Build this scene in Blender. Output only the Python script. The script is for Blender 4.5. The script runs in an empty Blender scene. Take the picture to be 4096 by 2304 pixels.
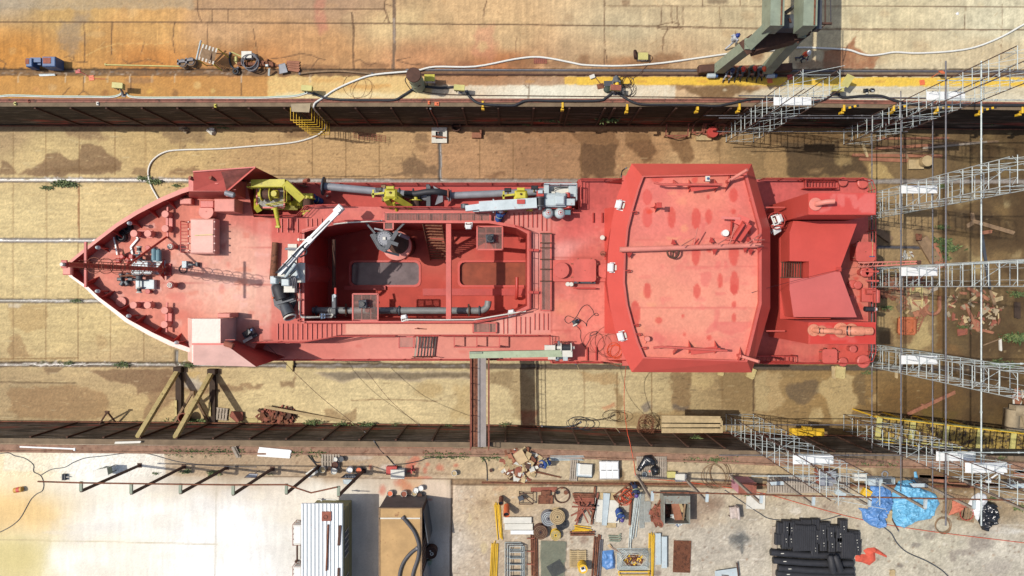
import bpy,bmesh,math,random
import numpy as np
from mathutils import Vector,Matrix
from mathutils.geometry import delaunay_2d_cdt,tessellate_polygon
random.seed(7)
sc=bpy.context.scene
COL=bpy.context.collection
R=math.radians
HC,FP=45.0,2731.0
ZQ,ZF,ZU,ZM,ZH=0.0,-5.3,0.6,-1.2,-4.6
def S2W(X,Y,z=0.0):
 return Vector(((X-2048)*(HC-z)/FP,(1152-Y)*(HC-z)/FP,z))
def N(k,x,y):
 return(int(k[0])*1024+x/2.5156,int(k[1])*576+y/2.5156)
def Q(k,x,y,z=0.0):
 X,Y=N(k,x,y);return S2W(X,Y,z)
def QL(k,pts,z=0.0):
 return[Q(k,p[0],p[1],p[2]if len(p)>2 else z)for p in pts]
def NL(k,pts):
 return[N(k,x,y)for x,y in pts]
GAIN=1.56
def lin(c):
 out=[]
 for v in c[:3]:
  v/=255.0
  out.append(v/12.92 if v<=.04045 else((v+.055)/1.055)**2.4)
 return out
def alb(c):
 return[min(.86,v/GAIN)for v in lin(c)]
MATS={}
def nnew(nt,t,**kw):
 n=nt.nodes.new(t)
 for k,v in kw.items():setattr(n,k,v)
 return n
def mixc(nt,fac,a,b,mode='MIX'):
 n=nnew(nt,'ShaderNodeMix',data_type='RGBA',blend_type=mode)
 for sock,v in((0,fac),(6,a),(7,b)):
  if isinstance(v,(int,float)):n.inputs[sock].default_value=v
  elif isinstance(v,(list,tuple)):n.inputs[sock].default_value=(*v[:3],1)
  else:nt.links.new(v,n.inputs[sock])
 return n.outputs[2]
def ramp(nt,src,a,b):
 n=nnew(nt,'ShaderNodeMapRange');nt.links.new(src,n.inputs[0])
 n.inputs[1].default_value=a;n.inputs[2].default_value=b
 return n.outputs[0]
def noise(nt,vec,scale,detail=5,rough=.6):
 n=nnew(nt,'ShaderNodeTexNoise');n.inputs['Scale'].default_value=scale
 n.inputs['Detail'].default_value=detail;n.inputs['Roughness'].default_value=rough
 nt.links.new(vec,n.inputs['Vector']);return n.outputs['Fac']
def mat(name,c,rough=.6,metal=0.0,var=.18,scale=2.5,rust=0.0,rustc=(120,70,40),bump=.15,stretch=None,spec=.4):
 if name in MATS:return MATS[name]
 m=bpy.data.materials.new(name);m.use_nodes=True;nt=m.node_tree
 b=nt.nodes['Principled BSDF'];tc=nnew(nt,'ShaderNodeTexCoord');vec=tc.outputs['Object']
 if stretch:
  mp=nnew(nt,'ShaderNodeMapping');mp.inputs['Scale'].default_value=stretch
  nt.links.new(vec,mp.inputs[0]);vec=mp.outputs[0]
 base=alb(c)
 f1=ramp(nt,noise(nt,vec,scale),.3,.7)
 f2=ramp(nt,noise(nt,vec,scale*9,3),.3,.7)
 lo=[v*(1-var)for v in base];hi=[min(.9,v*(1+var))for v in base]
 col=mixc(nt,f1,lo,hi)
 col=mixc(nt,f2,mixc(nt,1.0,col,[1-var*.45]*3,'MULTIPLY'),col)
 if rust>0:
  f3=ramp(nt,noise(nt,vec,scale*1.7+.3,8,.7),.66-rust*.3,.74-rust*.3)
  col=mixc(nt,f3,col,alb(rustc))
 nt.links.new(col,b.inputs['Base Color'])
 b.inputs['Roughness'].default_value=rough;b.inputs['Metallic'].default_value=metal
 b.inputs['Specular IOR Level'].default_value=spec
 if bump:
  bp=nnew(nt,'ShaderNodeBump');bp.inputs['Strength'].default_value=bump;bp.inputs['Distance'].default_value=.02
  nt.links.new(f2,bp.inputs['Height']);nt.links.new(bp.outputs[0],b.inputs['Normal'])
 MATS[name]=m;return m
def paintmat(name,scale=14,amp=.16,bump=.2,spec=.3):
 """colours come from the mesh's own colour attribute; alpha carries roughness"""
 m=bpy.data.materials.new(name);m.use_nodes=True;nt=m.node_tree
 b=nt.nodes['Principled BSDF'];tc=nnew(nt,'ShaderNodeTexCoord')
 at=nnew(nt,'ShaderNodeAttribute',attribute_name='Col')
 f=ramp(nt,noise(nt,tc.outputs['Object'],scale,6,.7),.28,.72)
 f2=ramp(nt,noise(nt,tc.outputs['Object'],scale*.12,5,.6),.3,.7)
 c=mixc(nt,f,mixc(nt,1.0,at.outputs['Color'],[1-amp]*3,'MULTIPLY'),mixc(nt,1.0,at.outputs['Color'],[1+amp*.6]*3,'MULTIPLY'))
 c=mixc(nt,f2,mixc(nt,1.0,c,[1-amp*.22]*3,'MULTIPLY'),c)
 nt.links.new(c,b.inputs['Base Color']);nt.links.new(at.outputs['Alpha'],b.inputs['Roughness'])
 b.inputs['Specular IOR Level'].default_value=spec
 bp=nnew(nt,'ShaderNodeBump');bp.inputs['Strength'].default_value=bump;bp.inputs['Distance'].default_value=.03
 nt.links.new(f,bp.inputs['Height']);nt.links.new(bp.outputs[0],b.inputs['Normal'])
 return m
RED=mat('red_deck_paint',(214,100,88),.5,var=.16,scale=.9)
REDB=mat('bright_red_paint',(212,84,72),.45,var=.07,scale=.6)
REDD=mat('deep_red_paint',(196,70,60),.5,var=.14,scale=1.2)
PINK=mat('faded_red_paint',(228,140,124),.55,var=.14,scale=1.1)
WPINK=mat('glare_pink_paint',(248,200,186),.4,var=.12,scale=.9)  # sun glare on south bulwark and forecastle house put into the colour
PIPEG=mat('pipe_grey',(138,140,138),.5,var=.2,scale=2.5)
EDGEB=mat('dusty_rusted_edge',(158,122,98),.85,var=.3,scale=2.2,rust=.35,rustc=(120,78,58))
REDX=mat('hull_red_paint',(190,62,52),.5,var=.15,scale=.8)
RAILM=mat('red_rail_paint',(196,72,62),.5,var=.2,scale=3)
RUST=mat('rusted_steel',(140,88,62),.85,var=.3,scale=3,rust=.5,rustc=(95,58,40))
RUSTR=mat('red_oxide_steel',(158,92,72),.8,var=.25,scale=3,rust=.3)
RUSTD=mat('dark_rusted_steel',(92,62,48),.85,var=.3,scale=3)
STEEL=mat('galvanised_tube',(205,214,210),.42,metal=.15,var=.15,scale=4,rust=.1,rustc=(150,130,105))
STEELD=mat('weathered_tube',(120,118,122),.55,metal=.2,var=.2,scale=4,rust=.25,rustc=(105,80,65))
BROWNT=mat('brown_scaffold_tube',(108,84,76),.6,var=.2,scale=4)
GREY=mat('grey_paint',(148,150,156),.5,var=.15,scale=2)
GREYD=mat('dark_grey_paint',(78,82,88),.5,var=.18,scale=2.5)
GREYL=mat('light_grey_paint',(196,208,210),.45,var=.12,scale=2,rust=.12,rustc=(170,90,75))
WHITE=mat('white_paint',(244,244,240),.45,var=.06,scale=2)
OFFW=mat('off_white_paint',(226,222,208),.5,var=.1,scale=2,rust=.05)
BLACK=mat('black_rubber',(48,48,52),.6,var=.25,scale=4)
BLACKP=mat('black_plastic',(34,36,40),.35,var=.2,scale=5)
YEL=mat('yellow_machine_paint',(206,194,62),.5,var=.2,scale=1.6,rust=.16,rustc=(110,90,40))
YELB=mat('bright_yellow_paint',(244,196,52),.5,var=.12,scale=2)
YELP=mat('pale_yellow_paint',(206,196,120),.55,var=.14,scale=2.5,rust=.15,rustc=(150,120,60))
GREEN=mat('pale_green_paint',(172,184,150),.55,var=.16,scale=2.2,rust=.18,rustc=(110,100,70))
GREENG=mat('grey_green_paint',(150,160,138),.55,var=.18,scale=1.6,rust=.15,rustc=(90,82,60))
BLUE=mat('blue_paint',(72,104,150),.5,var=.2,scale=2.5,rust=.2,rustc=(130,100,90))
TEAL=mat('teal_motor_paint',(104,140,150),.5,var=.15,scale=3)
ORANGE=mat('orange_plate_paint',(236,120,74),.55,var=.12,scale=3)
CONC=mat('bare_concrete',(176,158,128),.9,var=.2,scale=1.5,bump=.3)
CONCD=mat('dirty_concrete',(132,112,88),.9,var=.25,scale=1.5,bump=.3)
WOOD=mat('bleached_timber',(196,172,128),.85,var=.22,scale=3,stretch=(1,1,1))
WOODD=mat('weathered_timber',(150,122,92),.85,var=.28,scale=3)
WOODR=mat('reddish_timber',(168,112,84),.85,var=.28,scale=3)
WOODY=mat('yellowed_timber',(212,192,132),.8,var=.25,scale=2,rust=.3,rustc=(120,95,60))
WOODG=mat('grey_timber',(178,164,146),.85,var=.22,scale=3)
DARKW=mat('creosoted_timber',(70,54,42),.9,var=.3,scale=2)
HOSEW=mat('white_hose',(240,238,228),.5,var=.05,scale=3)
BLUEC=mat('blue_coverall',(48,78,140),.85,var=.2,scale=7)
NAVY=mat('navy_coverall',(40,52,84),.85,var=.2,scale=7)
GREYC=mat('grey_coverall',(104,106,108),.9,var=.2,scale=7)
LGREYC=mat('light_grey_coverall',(190,194,200),.9,var=.12,scale=7)
SKIN=mat('skin',(176,118,92),.6,var=.08,scale=6)
BOOT=mat('boot_leather',(48,42,40),.7,var=.2,scale=6)
REFL=mat('reflective_tape',(220,236,170),.4,var=.05,scale=6)
GRASSM=mat('weed_leaf',(84,104,56),.7,var=.4,scale=6)
GRASSM2=mat('pale_weed_leaf',(122,134,78),.7,var=.35,scale=6)
BLUET=mat('blue_tarpaulin',(98,146,204),.4,var=.25,scale=2.2,bump=.3)
CYANT=mat('light_blue_tarpaulin',(120,190,226),.4,var=.18,scale=2.2,bump=.3)
BAGB=mat('black_polythene',(36,38,42),.22,var=.3,scale=3,spec=.6)
BAGW=mat('white_polythene',(242,242,240),.4,var=.05,scale=3)
TERRA=mat('terracotta_cloth',(206,120,92),.8,var=.2,scale=4)
CARD=mat('cardboard',(206,178,136),.85,var=.15,scale=3)
GRAT=mat('steel_grating',(158,128,116),.6,var=.2,scale=3)
ASPH=mat('dusty_tar',(108,98,88),.95,var=.2,scale=2)
GLASS=mat('dark_glass',(50,56,62),.12,var=.1,scale=2,spec=.7,bump=0)
def watermat(name,c,rough):
 m=bpy.data.materials.new(name);m.use_nodes=True;nt=m.node_tree;b=nt.nodes['Principled BSDF']
 tc=nnew(nt,'ShaderNodeTexCoord');f=noise(nt,tc.outputs['Object'],1.1,5)
 col=mixc(nt,ramp(nt,f,.35,.65),[v*.75 for v in alb(c)],[v*1.2 for v in alb(c)])
 nt.links.new(col,b.inputs['Base Color']);b.inputs['Roughness'].default_value=rough;b.inputs['IOR'].default_value=1.33
 f2=noise(nt,tc.outputs['Object'],5,3);bp=nnew(nt,'ShaderNodeBump')
 bp.inputs['Strength'].default_value=.06;nt.links.new(f2,bp.inputs['Height']);nt.links.new(bp.outputs[0],b.inputs['Normal'])
 return m
class MB:
 def __init__(s,m=None):
  s.v=[];s.f=[];s.mi=[];s.sm=[];s.mats=[];s.cur=0
  if m is not None:s.m(m)
 def m(s,mt):
  if mt not in s.mats:s.mats.append(mt)
  s.cur=s.mats.index(mt);return s
 def add(s,vs,fs,smooth=False):
  o=len(s.v);s.v.extend([tuple(v)for v in vs])
  seen=set()
  for f in fs:
   if len(fs)<9:
    k=frozenset(f)
    if k in seen:continue
    seen.add(k)
   s.f.append([o+i for i in f]);s.mi.append(s.cur);s.sm.append(smooth)
  return s
 def face(s,pts):return s.add(pts,[list(range(len(pts)))])
 def box(s,c,size,rz=0.0,M=None):
  """c = centre of the box"""
  c=Vector(c);hx,hy,hz=size[0]/2,size[1]/2,size[2]/2
  rot=M if M is not None else Matrix.Rotation(rz,3,'Z')
  vs=[c+rot@Vector((sx*hx,sy*hy,sz*hz))for sz in(-1,1)for sx,sy in((-1,-1),(1,-1),(1,1),(-1,1))]
  return s.add(vs,[[3,2,1,0],[4,5,6,7],[0,1,5,4],[1,2,6,5],[2,3,7,6],[3,0,4,7]])
 def bbox(s,c,size,rz=0.0,bev=.02):
  """bevelled box standing on c (base centre)"""
  b=min(bev,size[0]*.3,size[1]*.3,size[2]*.3);w,d,h=size[0]/2,size[1]/2,size[2]
  def ring(i,z):return[(-w+i+b*0,-d+i),(w-i,-d+i),(w-i,d-i),(-w+i,d-i)],z
  rings=[ring(b,0),ring(0,b),ring(0,h-b),ring(b,h)]
  rot=Matrix.Rotation(rz,3,'Z');vs=[]
  for pts,z in rings:vs+=[Vector(c)+rot@Vector((x,y,z))for x,y in pts]
  fs=[[3,2,1,0],[12,13,14,15]]
  for k in range(3):
   for i in range(4):fs.append([k*4+i,k*4+(i+1)%4,k*4+4+(i+1)%4,k*4+4+i])
  return s.add(vs,fs)
 def beam(s,p,q,w,h=None,up=(0,0,1)):
  p,q=Vector(p),Vector(q);h=h or w;d=q-p;L=d.length
  if L<1e-6:return s
  d.normalize();u=Vector(up)
  if abs(d.dot(u))>.98:u=Vector((0,1,0))
  a=d.cross(u).normalized();b=a.cross(d).normalized()
  return s.box((p+q)/2,(L,w,h),M=Matrix((d,a,b)).transposed())
 def ibeam(s,p,q,w,h,t=.03):
  p,q=Vector(p),Vector(q);up=Vector((0,0,1))
  s.beam(p+up*(h/2),q+up*(h/2),w,t);s.beam(p-up*(h/2),q-up*(h/2),w,t);s.beam(p,q,t,h-t*1.2);return s
 def tube(s,p,q,r,r2=None,n=8,caps=True):
  return s.path([p,q],r,n,r2=r2,caps=caps)
 def path(s,pts,r,n=6,r2=None,caps=True,radii=None):
  pts=[Vector(p)for p in pts];K=len(pts);vs=[];a=None
  for i,p in enumerate(pts):
   d=(pts[min(i+1,K-1)]-pts[max(i-1,0)])
   if d.length<1e-9:d=Vector((0,0,1))
   d.normalize()
   if a is None:
    a=d.orthogonal().normalized()
   else:
    a=(a-d*a.dot(d));a=a.normalized()if a.length>1e-6 else d.orthogonal().normalized()
   b=d.cross(a)
   rr=radii[i]if radii else(r if r2 is None else r+(r2-r)*i/(K-1))
   for j in range(n):
    t=2*math.pi*j/n;vs.append(p+(a*math.cos(t)+b*math.sin(t))*rr)
  fs=[[i*n+j,i*n+(j+1)%n,(i+1)*n+(j+1)%n,(i+1)*n+j]for i in range(K-1)for j in range(n)]
  s.add(vs,fs,True)
  if caps:
   s.add([vs[j]for j in range(n)][::-1],[list(range(n))]);s.add([vs[(K-1)*n+j]for j in range(n)],[list(range(n))])
  return s
 def lathe(s,prof,c,n=16,axis=None):
  c=Vector(c);vs=[];rot=Matrix.Identity(3)
  if axis is not None:rot=Vector((0,0,1)).rotation_difference(Vector(axis)).to_matrix()
  for r,z in prof:
   for j in range(n):
    t=2*math.pi*j/n;vs.append(c+rot@Vector((r*math.cos(t),r*math.sin(t),z)))
  K=len(prof)
  fs=[[i*n+j,i*n+(j+1)%n,(i+1)*n+(j+1)%n,(i+1)*n+j]for i in range(K-1)for j in range(n)]
  s.add(vs,fs,False)
  if prof[-1][0]>1e-4:s.add(vs[-n:],[list(range(n))])
  if prof[0][0]>1e-4:s.add(vs[:n][::-1],[list(range(n))])
  return s
 def cyl(s,c,r,h,n=16,bev=.02,axis=None):
  b=min(bev,r*.4,h*.4)
  return s.lathe([(r-b,0),(r,b),(r,h-b),(r-b,h)],c,n,axis)
 def ring(s,c,R_,r,n=20,m=6,axis=(0,0,1),arc=(0,2*math.pi)):
  rot=Vector((0,0,1)).rotation_difference(Vector(axis)).to_matrix();full=abs(arc[1]-arc[0]-2*math.pi)<1e-4
  pts=[Vector(c)+rot@Vector((R_*math.cos(arc[0]+(arc[1]-arc[0])*i/n),R_*math.sin(arc[0]+(arc[1]-arc[0])*i/n),0))for i in range(n+1)]
  return s.path(pts,r,m,caps=not full)
 def sphere(s,c,r,sc_=(1,1,1),n=10,m=7,z0=-1.0):
  vs=[];fs=[]
  for i in range(m+1):
   ph=math.asin(z0)+(math.pi/2-math.asin(z0))*i/m
   for j in range(n):
    t=2*math.pi*j/n
    vs.append((c[0]+r*sc_[0]*math.cos(ph)*math.cos(t),c[1]+r*sc_[1]*math.cos(ph)*math.sin(t),c[2]+r*sc_[2]*math.sin(ph)))
  for i in range(m):
   for j in range(n):fs.append([i*n+j,i*n+(j+1)%n,(i+1)*n+(j+1)%n,(i+1)*n+j])
  return s.add(vs,fs,True)
 def frustum(s,p0,p1):
  """two rings of equal length (lists of 3D points, counter-clockwise), bottom and top"""
  n=len(p0);s.add(list(p0)+list(p1),[[i,(i+1)%n,n+(i+1)%n,n+i]for i in range(n)])
  s.poly(p1);s.poly(p0,flip=True);return s
 def poly(s,pts,flip=False):
  pts=[Vector(p)for p in pts]
  if len(pts)<=4:return s.add(pts if not flip else pts[::-1],[list(range(len(pts)))])
  tris=tessellate_polygon([pts])
  area=sum(pts[i].x*pts[(i+1)%len(pts)].y-pts[(i+1)%len(pts)].x*pts[i].y for i in range(len(pts)))
  out=[]
  for t in tris:
   a,b,c=(pts[i]for i in t);up=(b-a).cross(c-a).z>0
   want=(not flip)if area!=0 else True
   out.append(list(t)if up==want else list(t)[::-1])
  return s.add(pts,out)
 def prism(s,poly,z0,z1):
  a=sum(poly[i][0]*poly[(i+1)%len(poly)][1]-poly[(i+1)%len(poly)][0]*poly[i][1]for i in range(len(poly)))
  if a<0:poly=list(poly)[::-1]
  return s.frustum([(p[0],p[1],z0)for p in poly],[(p[0],p[1],z1)for p in poly])
 def split(s):
  n=len(s.v);par=list(range(n))
  def f(a):
   while par[a]!=a:par[a]=par[par[a]];a=par[a]
   return a
  for fc in s.f:
   for a in fc[1:]:par[f(a)]=f(fc[0])
  g={}
  for i in range(n):g.setdefault(f(i),[]).append(i)
  if not 1<len(g)<=160:return[s]
  co=np.array(s.v);ks=list(g);lo=[co[g[k]].min(0)-.03 for k in ks];hi=[co[g[k]].max(0)+.03 for k in ks];p2=list(range(len(ks)))
  def h(a):
   while p2[a]!=a:a=p2[a]
   return a
  for i in range(len(ks)):
   for j in range(i):
    if(lo[i]<hi[j]).all()and(lo[j]<hi[i]).all():p2[h(i)]=h(j)
  cl=[h(i)for i in range(len(ks))];ids=sorted(set(cl))
  if not 1<len(ids)<=12:return[s]
  of={k:cl[i]for i,k in enumerate(ks)};out=[]
  for c in ids:
   m=MB();m.mats=s.mats;mp={}
   for fi,fc in enumerate(s.f):
    if of[f(fc[0])]!=c:continue
    for a in fc:
     if a not in mp:mp[a]=len(m.v);m.v.append(s.v[a])
    m.f.append([mp[a]for a in fc]);m.mi.append(s.mi[fi]);m.sm.append(s.sm[fi])
   if m.f:used=sorted(set(m.mi));m.mats=[s.mats[u]for u in used];m.mi=[used.index(u)for u in m.mi];out.append(m)
  return sorted(out,key=lambda m:-len(m.v))
 def build(s,name,parent=None,origin=None):
  if parent is not None:
   ps=s.split()
   if len(ps)>1:return[p.build1(name,parent)for p in ps][0]
  return s.build1(name,parent,origin)
 def build1(s,name,parent=None,origin=None):
  me=bpy.data.meshes.new(name)
  v=np.array(s.v,dtype=float)if s.v else np.zeros((0,3))
  if parent is not None:o=ORG[parent]
  elif origin is not None:o=Vector(origin)
  else:o=Vector(((v[:,0].min()+v[:,0].max())/2,(v[:,1].min()+v[:,1].max())/2,v[:,2].min()))
  v=v-np.array(o)
  me.from_pydata([tuple(p)for p in v],[],s.f)
  for mt in s.mats:me.materials.append(mt)
  me.polygons.foreach_set('material_index',s.mi);me.polygons.foreach_set('use_smooth',s.sm)
  me.update();ob=bpy.data.objects.new(name,me);COL.objects.link(ob)
  ORG[ob]=o
  if parent is not None:ob.parent=parent
  else:ob.location=o
  return ob
ORG={}
def tag(o,label=None,cat=None,group=None,kind=None):
 if label:o['label']=label
 if cat:o['category']=cat
 if group:o['group']=group
 if kind:o['kind']=kind
 return o
def thing(name,label,cat,loc,group=None):
 o=bpy.data.objects.new(name,None);o.empty_display_size=.3;COL.objects.link(o)
 o.location=loc;ORG[o]=Vector(loc);return tag(o,label,cat,group)
def single(mb,name,label,cat,group=None):
 return tag(mb.build(name),label,cat,group)
def dup(root,loc,rz=0.0,label=None,group=None,s=1.0):
 r=root.copy();COL.objects.link(r);r.location=loc;r.rotation_euler=(0,0,rz);r.scale=(s,s,s)
 if label:r['label']=label
 if group:r['group']=group
 for ch in list(root.children):
  c=ch.copy();COL.objects.link(c);c.parent=r
  for g in list(ch.children):
   d=g.copy();COL.objects.link(d);d.parent=c
 return r
def smooth(pts,k=5):
 """Catmull-Rom through the points"""
 P=[Vector(p)for p in pts]
 if len(P)<3:return P
 out=[]
 for i in range(len(P)-1):
  a,b,c,d=P[max(i-1,0)],P[i],P[i+1],P[min(i+2,len(P)-1)]
  for j in range(k):
   t=j/k
   out.append(.5*((2*b)+(c-a)*t+(2*a-5*b+4*c-d)*t*t+(3*b-a-3*c+d)*t**3))
 return out+[P[-1]]
def _h(ix,iy,seed):
 n=(ix.astype(np.int64)*374761393+iy.astype(np.int64)*668265263+seed*1442695041)&0xffffffff
 n=((n^(n>>13))*1274126177)&0xffffffff
 return((n^(n>>16))&0xffff)/65535.0
def vn(x,y,seed=0):
 ix,iy=np.floor(x),np.floor(y);fx,fy=x-ix,y-iy
 fx=fx*fx*(3-2*fx);fy=fy*fy*(3-2*fy)
 a,b,c,d=_h(ix,iy,seed),_h(ix+1,iy,seed),_h(ix,iy+1,seed),_h(ix+1,iy+1,seed)
 return(a*(1-fx)+b*fx)*(1-fy)+(c*(1-fx)+d*fx)*fy
def fbm(x,y,seed=0,o=4):
 s=0;a=.5;t=0
 for i in range(o):
  s=s+a*vn(x,y,seed+i*17);t+=a;x=x*2.03+7.1;y=y*2.03+3.7;a*=.5
 return s/t
class Surf:
 """vertices of one surface with their survey coordinates, to paint on"""
 def __init__(s,pts,z=None):
  p=np.asarray(pts,dtype=float);s.P=p;zz=p[:,2]
  s.X=p[:,0]*FP/(HC-zz)+2048;s.Y=1152-p[:,1]*FP/(HC-zz)
  s.C=np.zeros((len(p),3));s.Rg=np.full(len(p),.85);s.dz=np.zeros(len(p))
 def base(s,ctl,power=3.0):
  num=np.zeros((len(s.X),3));den=np.zeros(len(s.X))
  wx=s.X+90*(fbm(s.X/160,s.Y/160,3)-.5);wy=s.Y+90*(fbm(s.X/160,s.Y/160,9)-.5)
  for x,y,c in ctl:
   w=1/((wx-x)**2+(2.2*(wy-y))**2+900)**(power/2);den+=w
   num+=w[:,None]*np.array(c,dtype=float)[None]
  s.C=num/den[:,None]
 def wash(s,k,lift=1.0,x0=None,x1=None):
  g=(s.C*np.array([.3,.6,.1])).sum(1,keepdims=True);w_=np.clip((x1-s.X)/(x1-x0),0,1)[:,None]if x0 else 1.0
  s.C=s.C*(1-w_)+((s.C*(1-k)+g*k)*lift)*w_
 def grainy(s,a,seed=1):
  r=np.random.default_rng(seed).random(len(s.X));s.mul(1+a*(r-.5)*2)
 def scratches(s,n,x0,x1,y0,y1,cols,L=(10,60),w=.35,tilt=.15,seed=3,a=.55):
  r=random.Random(seed)
  for i in range(n):
   x,y,l=r.uniform(x0,x1),r.uniform(y0,y1),r.uniform(*L);t=r.gauss(0,tilt);s.line([(x,y),(x+l,y+l*t)],w,r.choice(cols),a,1.2)
 def mul(s,f):s.C=s.C*f[:,None]
 def mottle(s,amp,sx,sy,seed,o=4):
  s.mul(1+amp*(fbm(s.X/sx,s.Y/sy,seed,o)-.5)*2)
 def blend(s,idx,m,c,wet=None):
  s.C[idx]=s.C[idx]*(1-m[:,None])+np.array(c,dtype=float)[None]*m[:,None]
  if wet is not None:s.Rg[idx]=s.Rg[idx]*(1-m)+wet*m
 def stain(s,poly,c,a=.9,soft=6,warp=14,ws=35,wet=None,dz=0,grain=.25,seed=5):
  p=np.array(poly);pad=warp+soft+4
  idx=np.where((s.X>p[:,0].min()-pad)&(s.X<p[:,0].max()+pad)&(s.Y>p[:,1].min()-pad)&(s.Y<p[:,1].max()+pad))[0]
  if not len(idx):return
  x0,y0=s.X[idx],s.Y[idx]
  x=x0+warp*3.2*(fbm(x0/ws,y0/ws,seed,5)-.5);y=y0+warp*3.2*(fbm(x0/ws,y0/ws,seed+50,5)-.5)
  ins=np.zeros(len(idx),bool);dist=np.full(len(idx),1e9);n=len(p)
  for i in range(n):
   ax,ay=p[i];bx,by=p[(i+1)%n]
   cond=((ay>y)!=(by>y));xx=(bx-ax)*(y-ay)/((by-ay)if by!=ay else 1e-9)+ax
   ins^=cond&(x<xx)
   L2=(bx-ax)**2+(by-ay)**2+1e-9;t=np.clip(((x-ax)*(bx-ax)+(y-ay)*(by-ay))/L2,0,1)
   dist=np.minimum(dist,np.hypot(x-ax-t*(bx-ax),y-ay-t*(by-ay)))
  d=np.where(ins,dist,-dist);m=np.clip((d+soft)/(2*soft),0,1)
  if grain:m=m*(1-grain*(1-fbm(x0/7,y0/7,seed+3))*1.6)*(1-grain*.7*fbm(x0/45,y0/30,seed+6))
  m=np.clip(m*a,0,1);s.blend(idx,m,c,wet)
  if dz:s.dz[idx]+=dz*(d>0)
 def blob(s,cx,cy,rx,ry,c,a=.8,soft=.35,warp=.35,wet=None,seed=11):
  pts=[(cx+rx*math.cos(t*math.pi/6),cy+ry*math.sin(t*math.pi/6))for t in range(12)]
  r=min(rx,ry);s.stain(pts,c,a,soft=max(2,r*soft),warp=r*warp,ws=max(6,r*.8),wet=wet,seed=seed)
 def line(s,pts,w,c,a=.9,jit=2.0,js=12,seed=21):
  p=np.array(pts,dtype=float);pad=w+jit*2+4
  idx=np.where((s.X>p[:,0].min()-pad)&(s.X<p[:,0].max()+pad)&(s.Y>p[:,1].min()-pad)&(s.Y<p[:,1].max()+pad))[0]
  if not len(idx):return
  x0,y0=s.X[idx],s.Y[idx];x=x0+jit*2*(fbm(x0/js,y0/js,seed)-.5);y=y0+jit*2*(fbm(x0/js,y0/js,seed+9)-.5)
  dist=np.full(len(idx),1e9)
  for i in range(len(p)-1):
   ax,ay=p[i];bx,by=p[i+1];L2=(bx-ax)**2+(by-ay)**2+1e-9
   t=np.clip(((x-ax)*(bx-ax)+(y-ay)*(by-ay))/L2,0,1);dist=np.minimum(dist,np.hypot(x-ax-t*(bx-ax),y-ay-t*(by-ay)))
  wv=w*(.6+.8*fbm(x0/25,y0/25,seed+4));m=np.clip((wv+2.2-dist)/3.5,0,1)*a
  s.blend(idx,m,c)
 def finish(s):
  c=np.clip(s.C,0,255)/255.0;l=np.where(c<=.04045,c/12.92,((c+.055)/1.055)**2.4)/GAIN
  return np.concatenate([np.clip(l,0,.86),np.clip(s.Rg,.03,1)[:,None]],axis=1)
def mesh_np(name,P,F,colors,m,parent=None):
 me=bpy.data.meshes.new(name);o=ORG[parent]if parent else Vector((float(P[:,0].mean()),float(P[:,1].mean()),float(P[:,2].min())))
 P=P-np.array(o)[None];nv,nf=len(P),len(F);k=F.shape[1]
 me.vertices.add(nv);me.vertices.foreach_set('co',P.astype(np.float32).ravel())
 me.loops.add(nf*k);me.loops.foreach_set('vertex_index',F.astype(np.int32).ravel())
 me.polygons.add(nf);me.polygons.foreach_set('loop_start',np.arange(0,nf*k,k,dtype=np.int32))
 me.update(calc_edges=True);me.validate()
 at=me.color_attributes.new('Col','FLOAT_COLOR','POINT');at.data.foreach_set('color',colors.astype(np.float32).ravel())
 me.materials.append(m);ob=bpy.data.objects.new(name,me);COL.objects.link(ob);ORG[ob]=o
 if parent:ob.parent=parent
 else:ob.location=o
 return ob
def grid(x0,x1,ylo,yhi,z,res):
 """quads between two y-curves (functions of x)"""
 nx=int((x1-x0)/res)+1;xs=np.linspace(x0,x1,nx)
 lo=np.array([ylo(x)for x in xs]);hi=np.array([yhi(x)for x in xs]);ny=int((hi-lo).max()/res)+2
 t=np.linspace(0,1,ny);X=np.repeat(xs,ny);Y=(lo[:,None]+(hi-lo)[:,None]*t[None]).ravel()
 P=np.stack([X,Y,np.full(len(X),z)],1);i=np.arange(nx-1)[:,None]*ny+np.arange(ny-1)[None];i=i.ravel()
 return P,np.stack([i,i+ny,i+ny+1,i+1],1)
def lerp_curve(pts):
 xs=[p[0]for p in pts];ys=[p[1]for p in pts]
 return lambda x:float(np.interp(x,xs,ys))
def inpoly(x,y,poly):
 ins=np.zeros(len(x),bool);n=len(poly)
 for i in range(n):
  ax,ay=poly[i][0],poly[i][1];bx,by=poly[(i+1)%n][0],poly[(i+1)%n][1]
  ins^=((ay>y)!=(by>y))&(x<(bx-ax)*(y-ay)/((by-ay)if by!=ay else 1e-9)+ax)
 return ins
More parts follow.
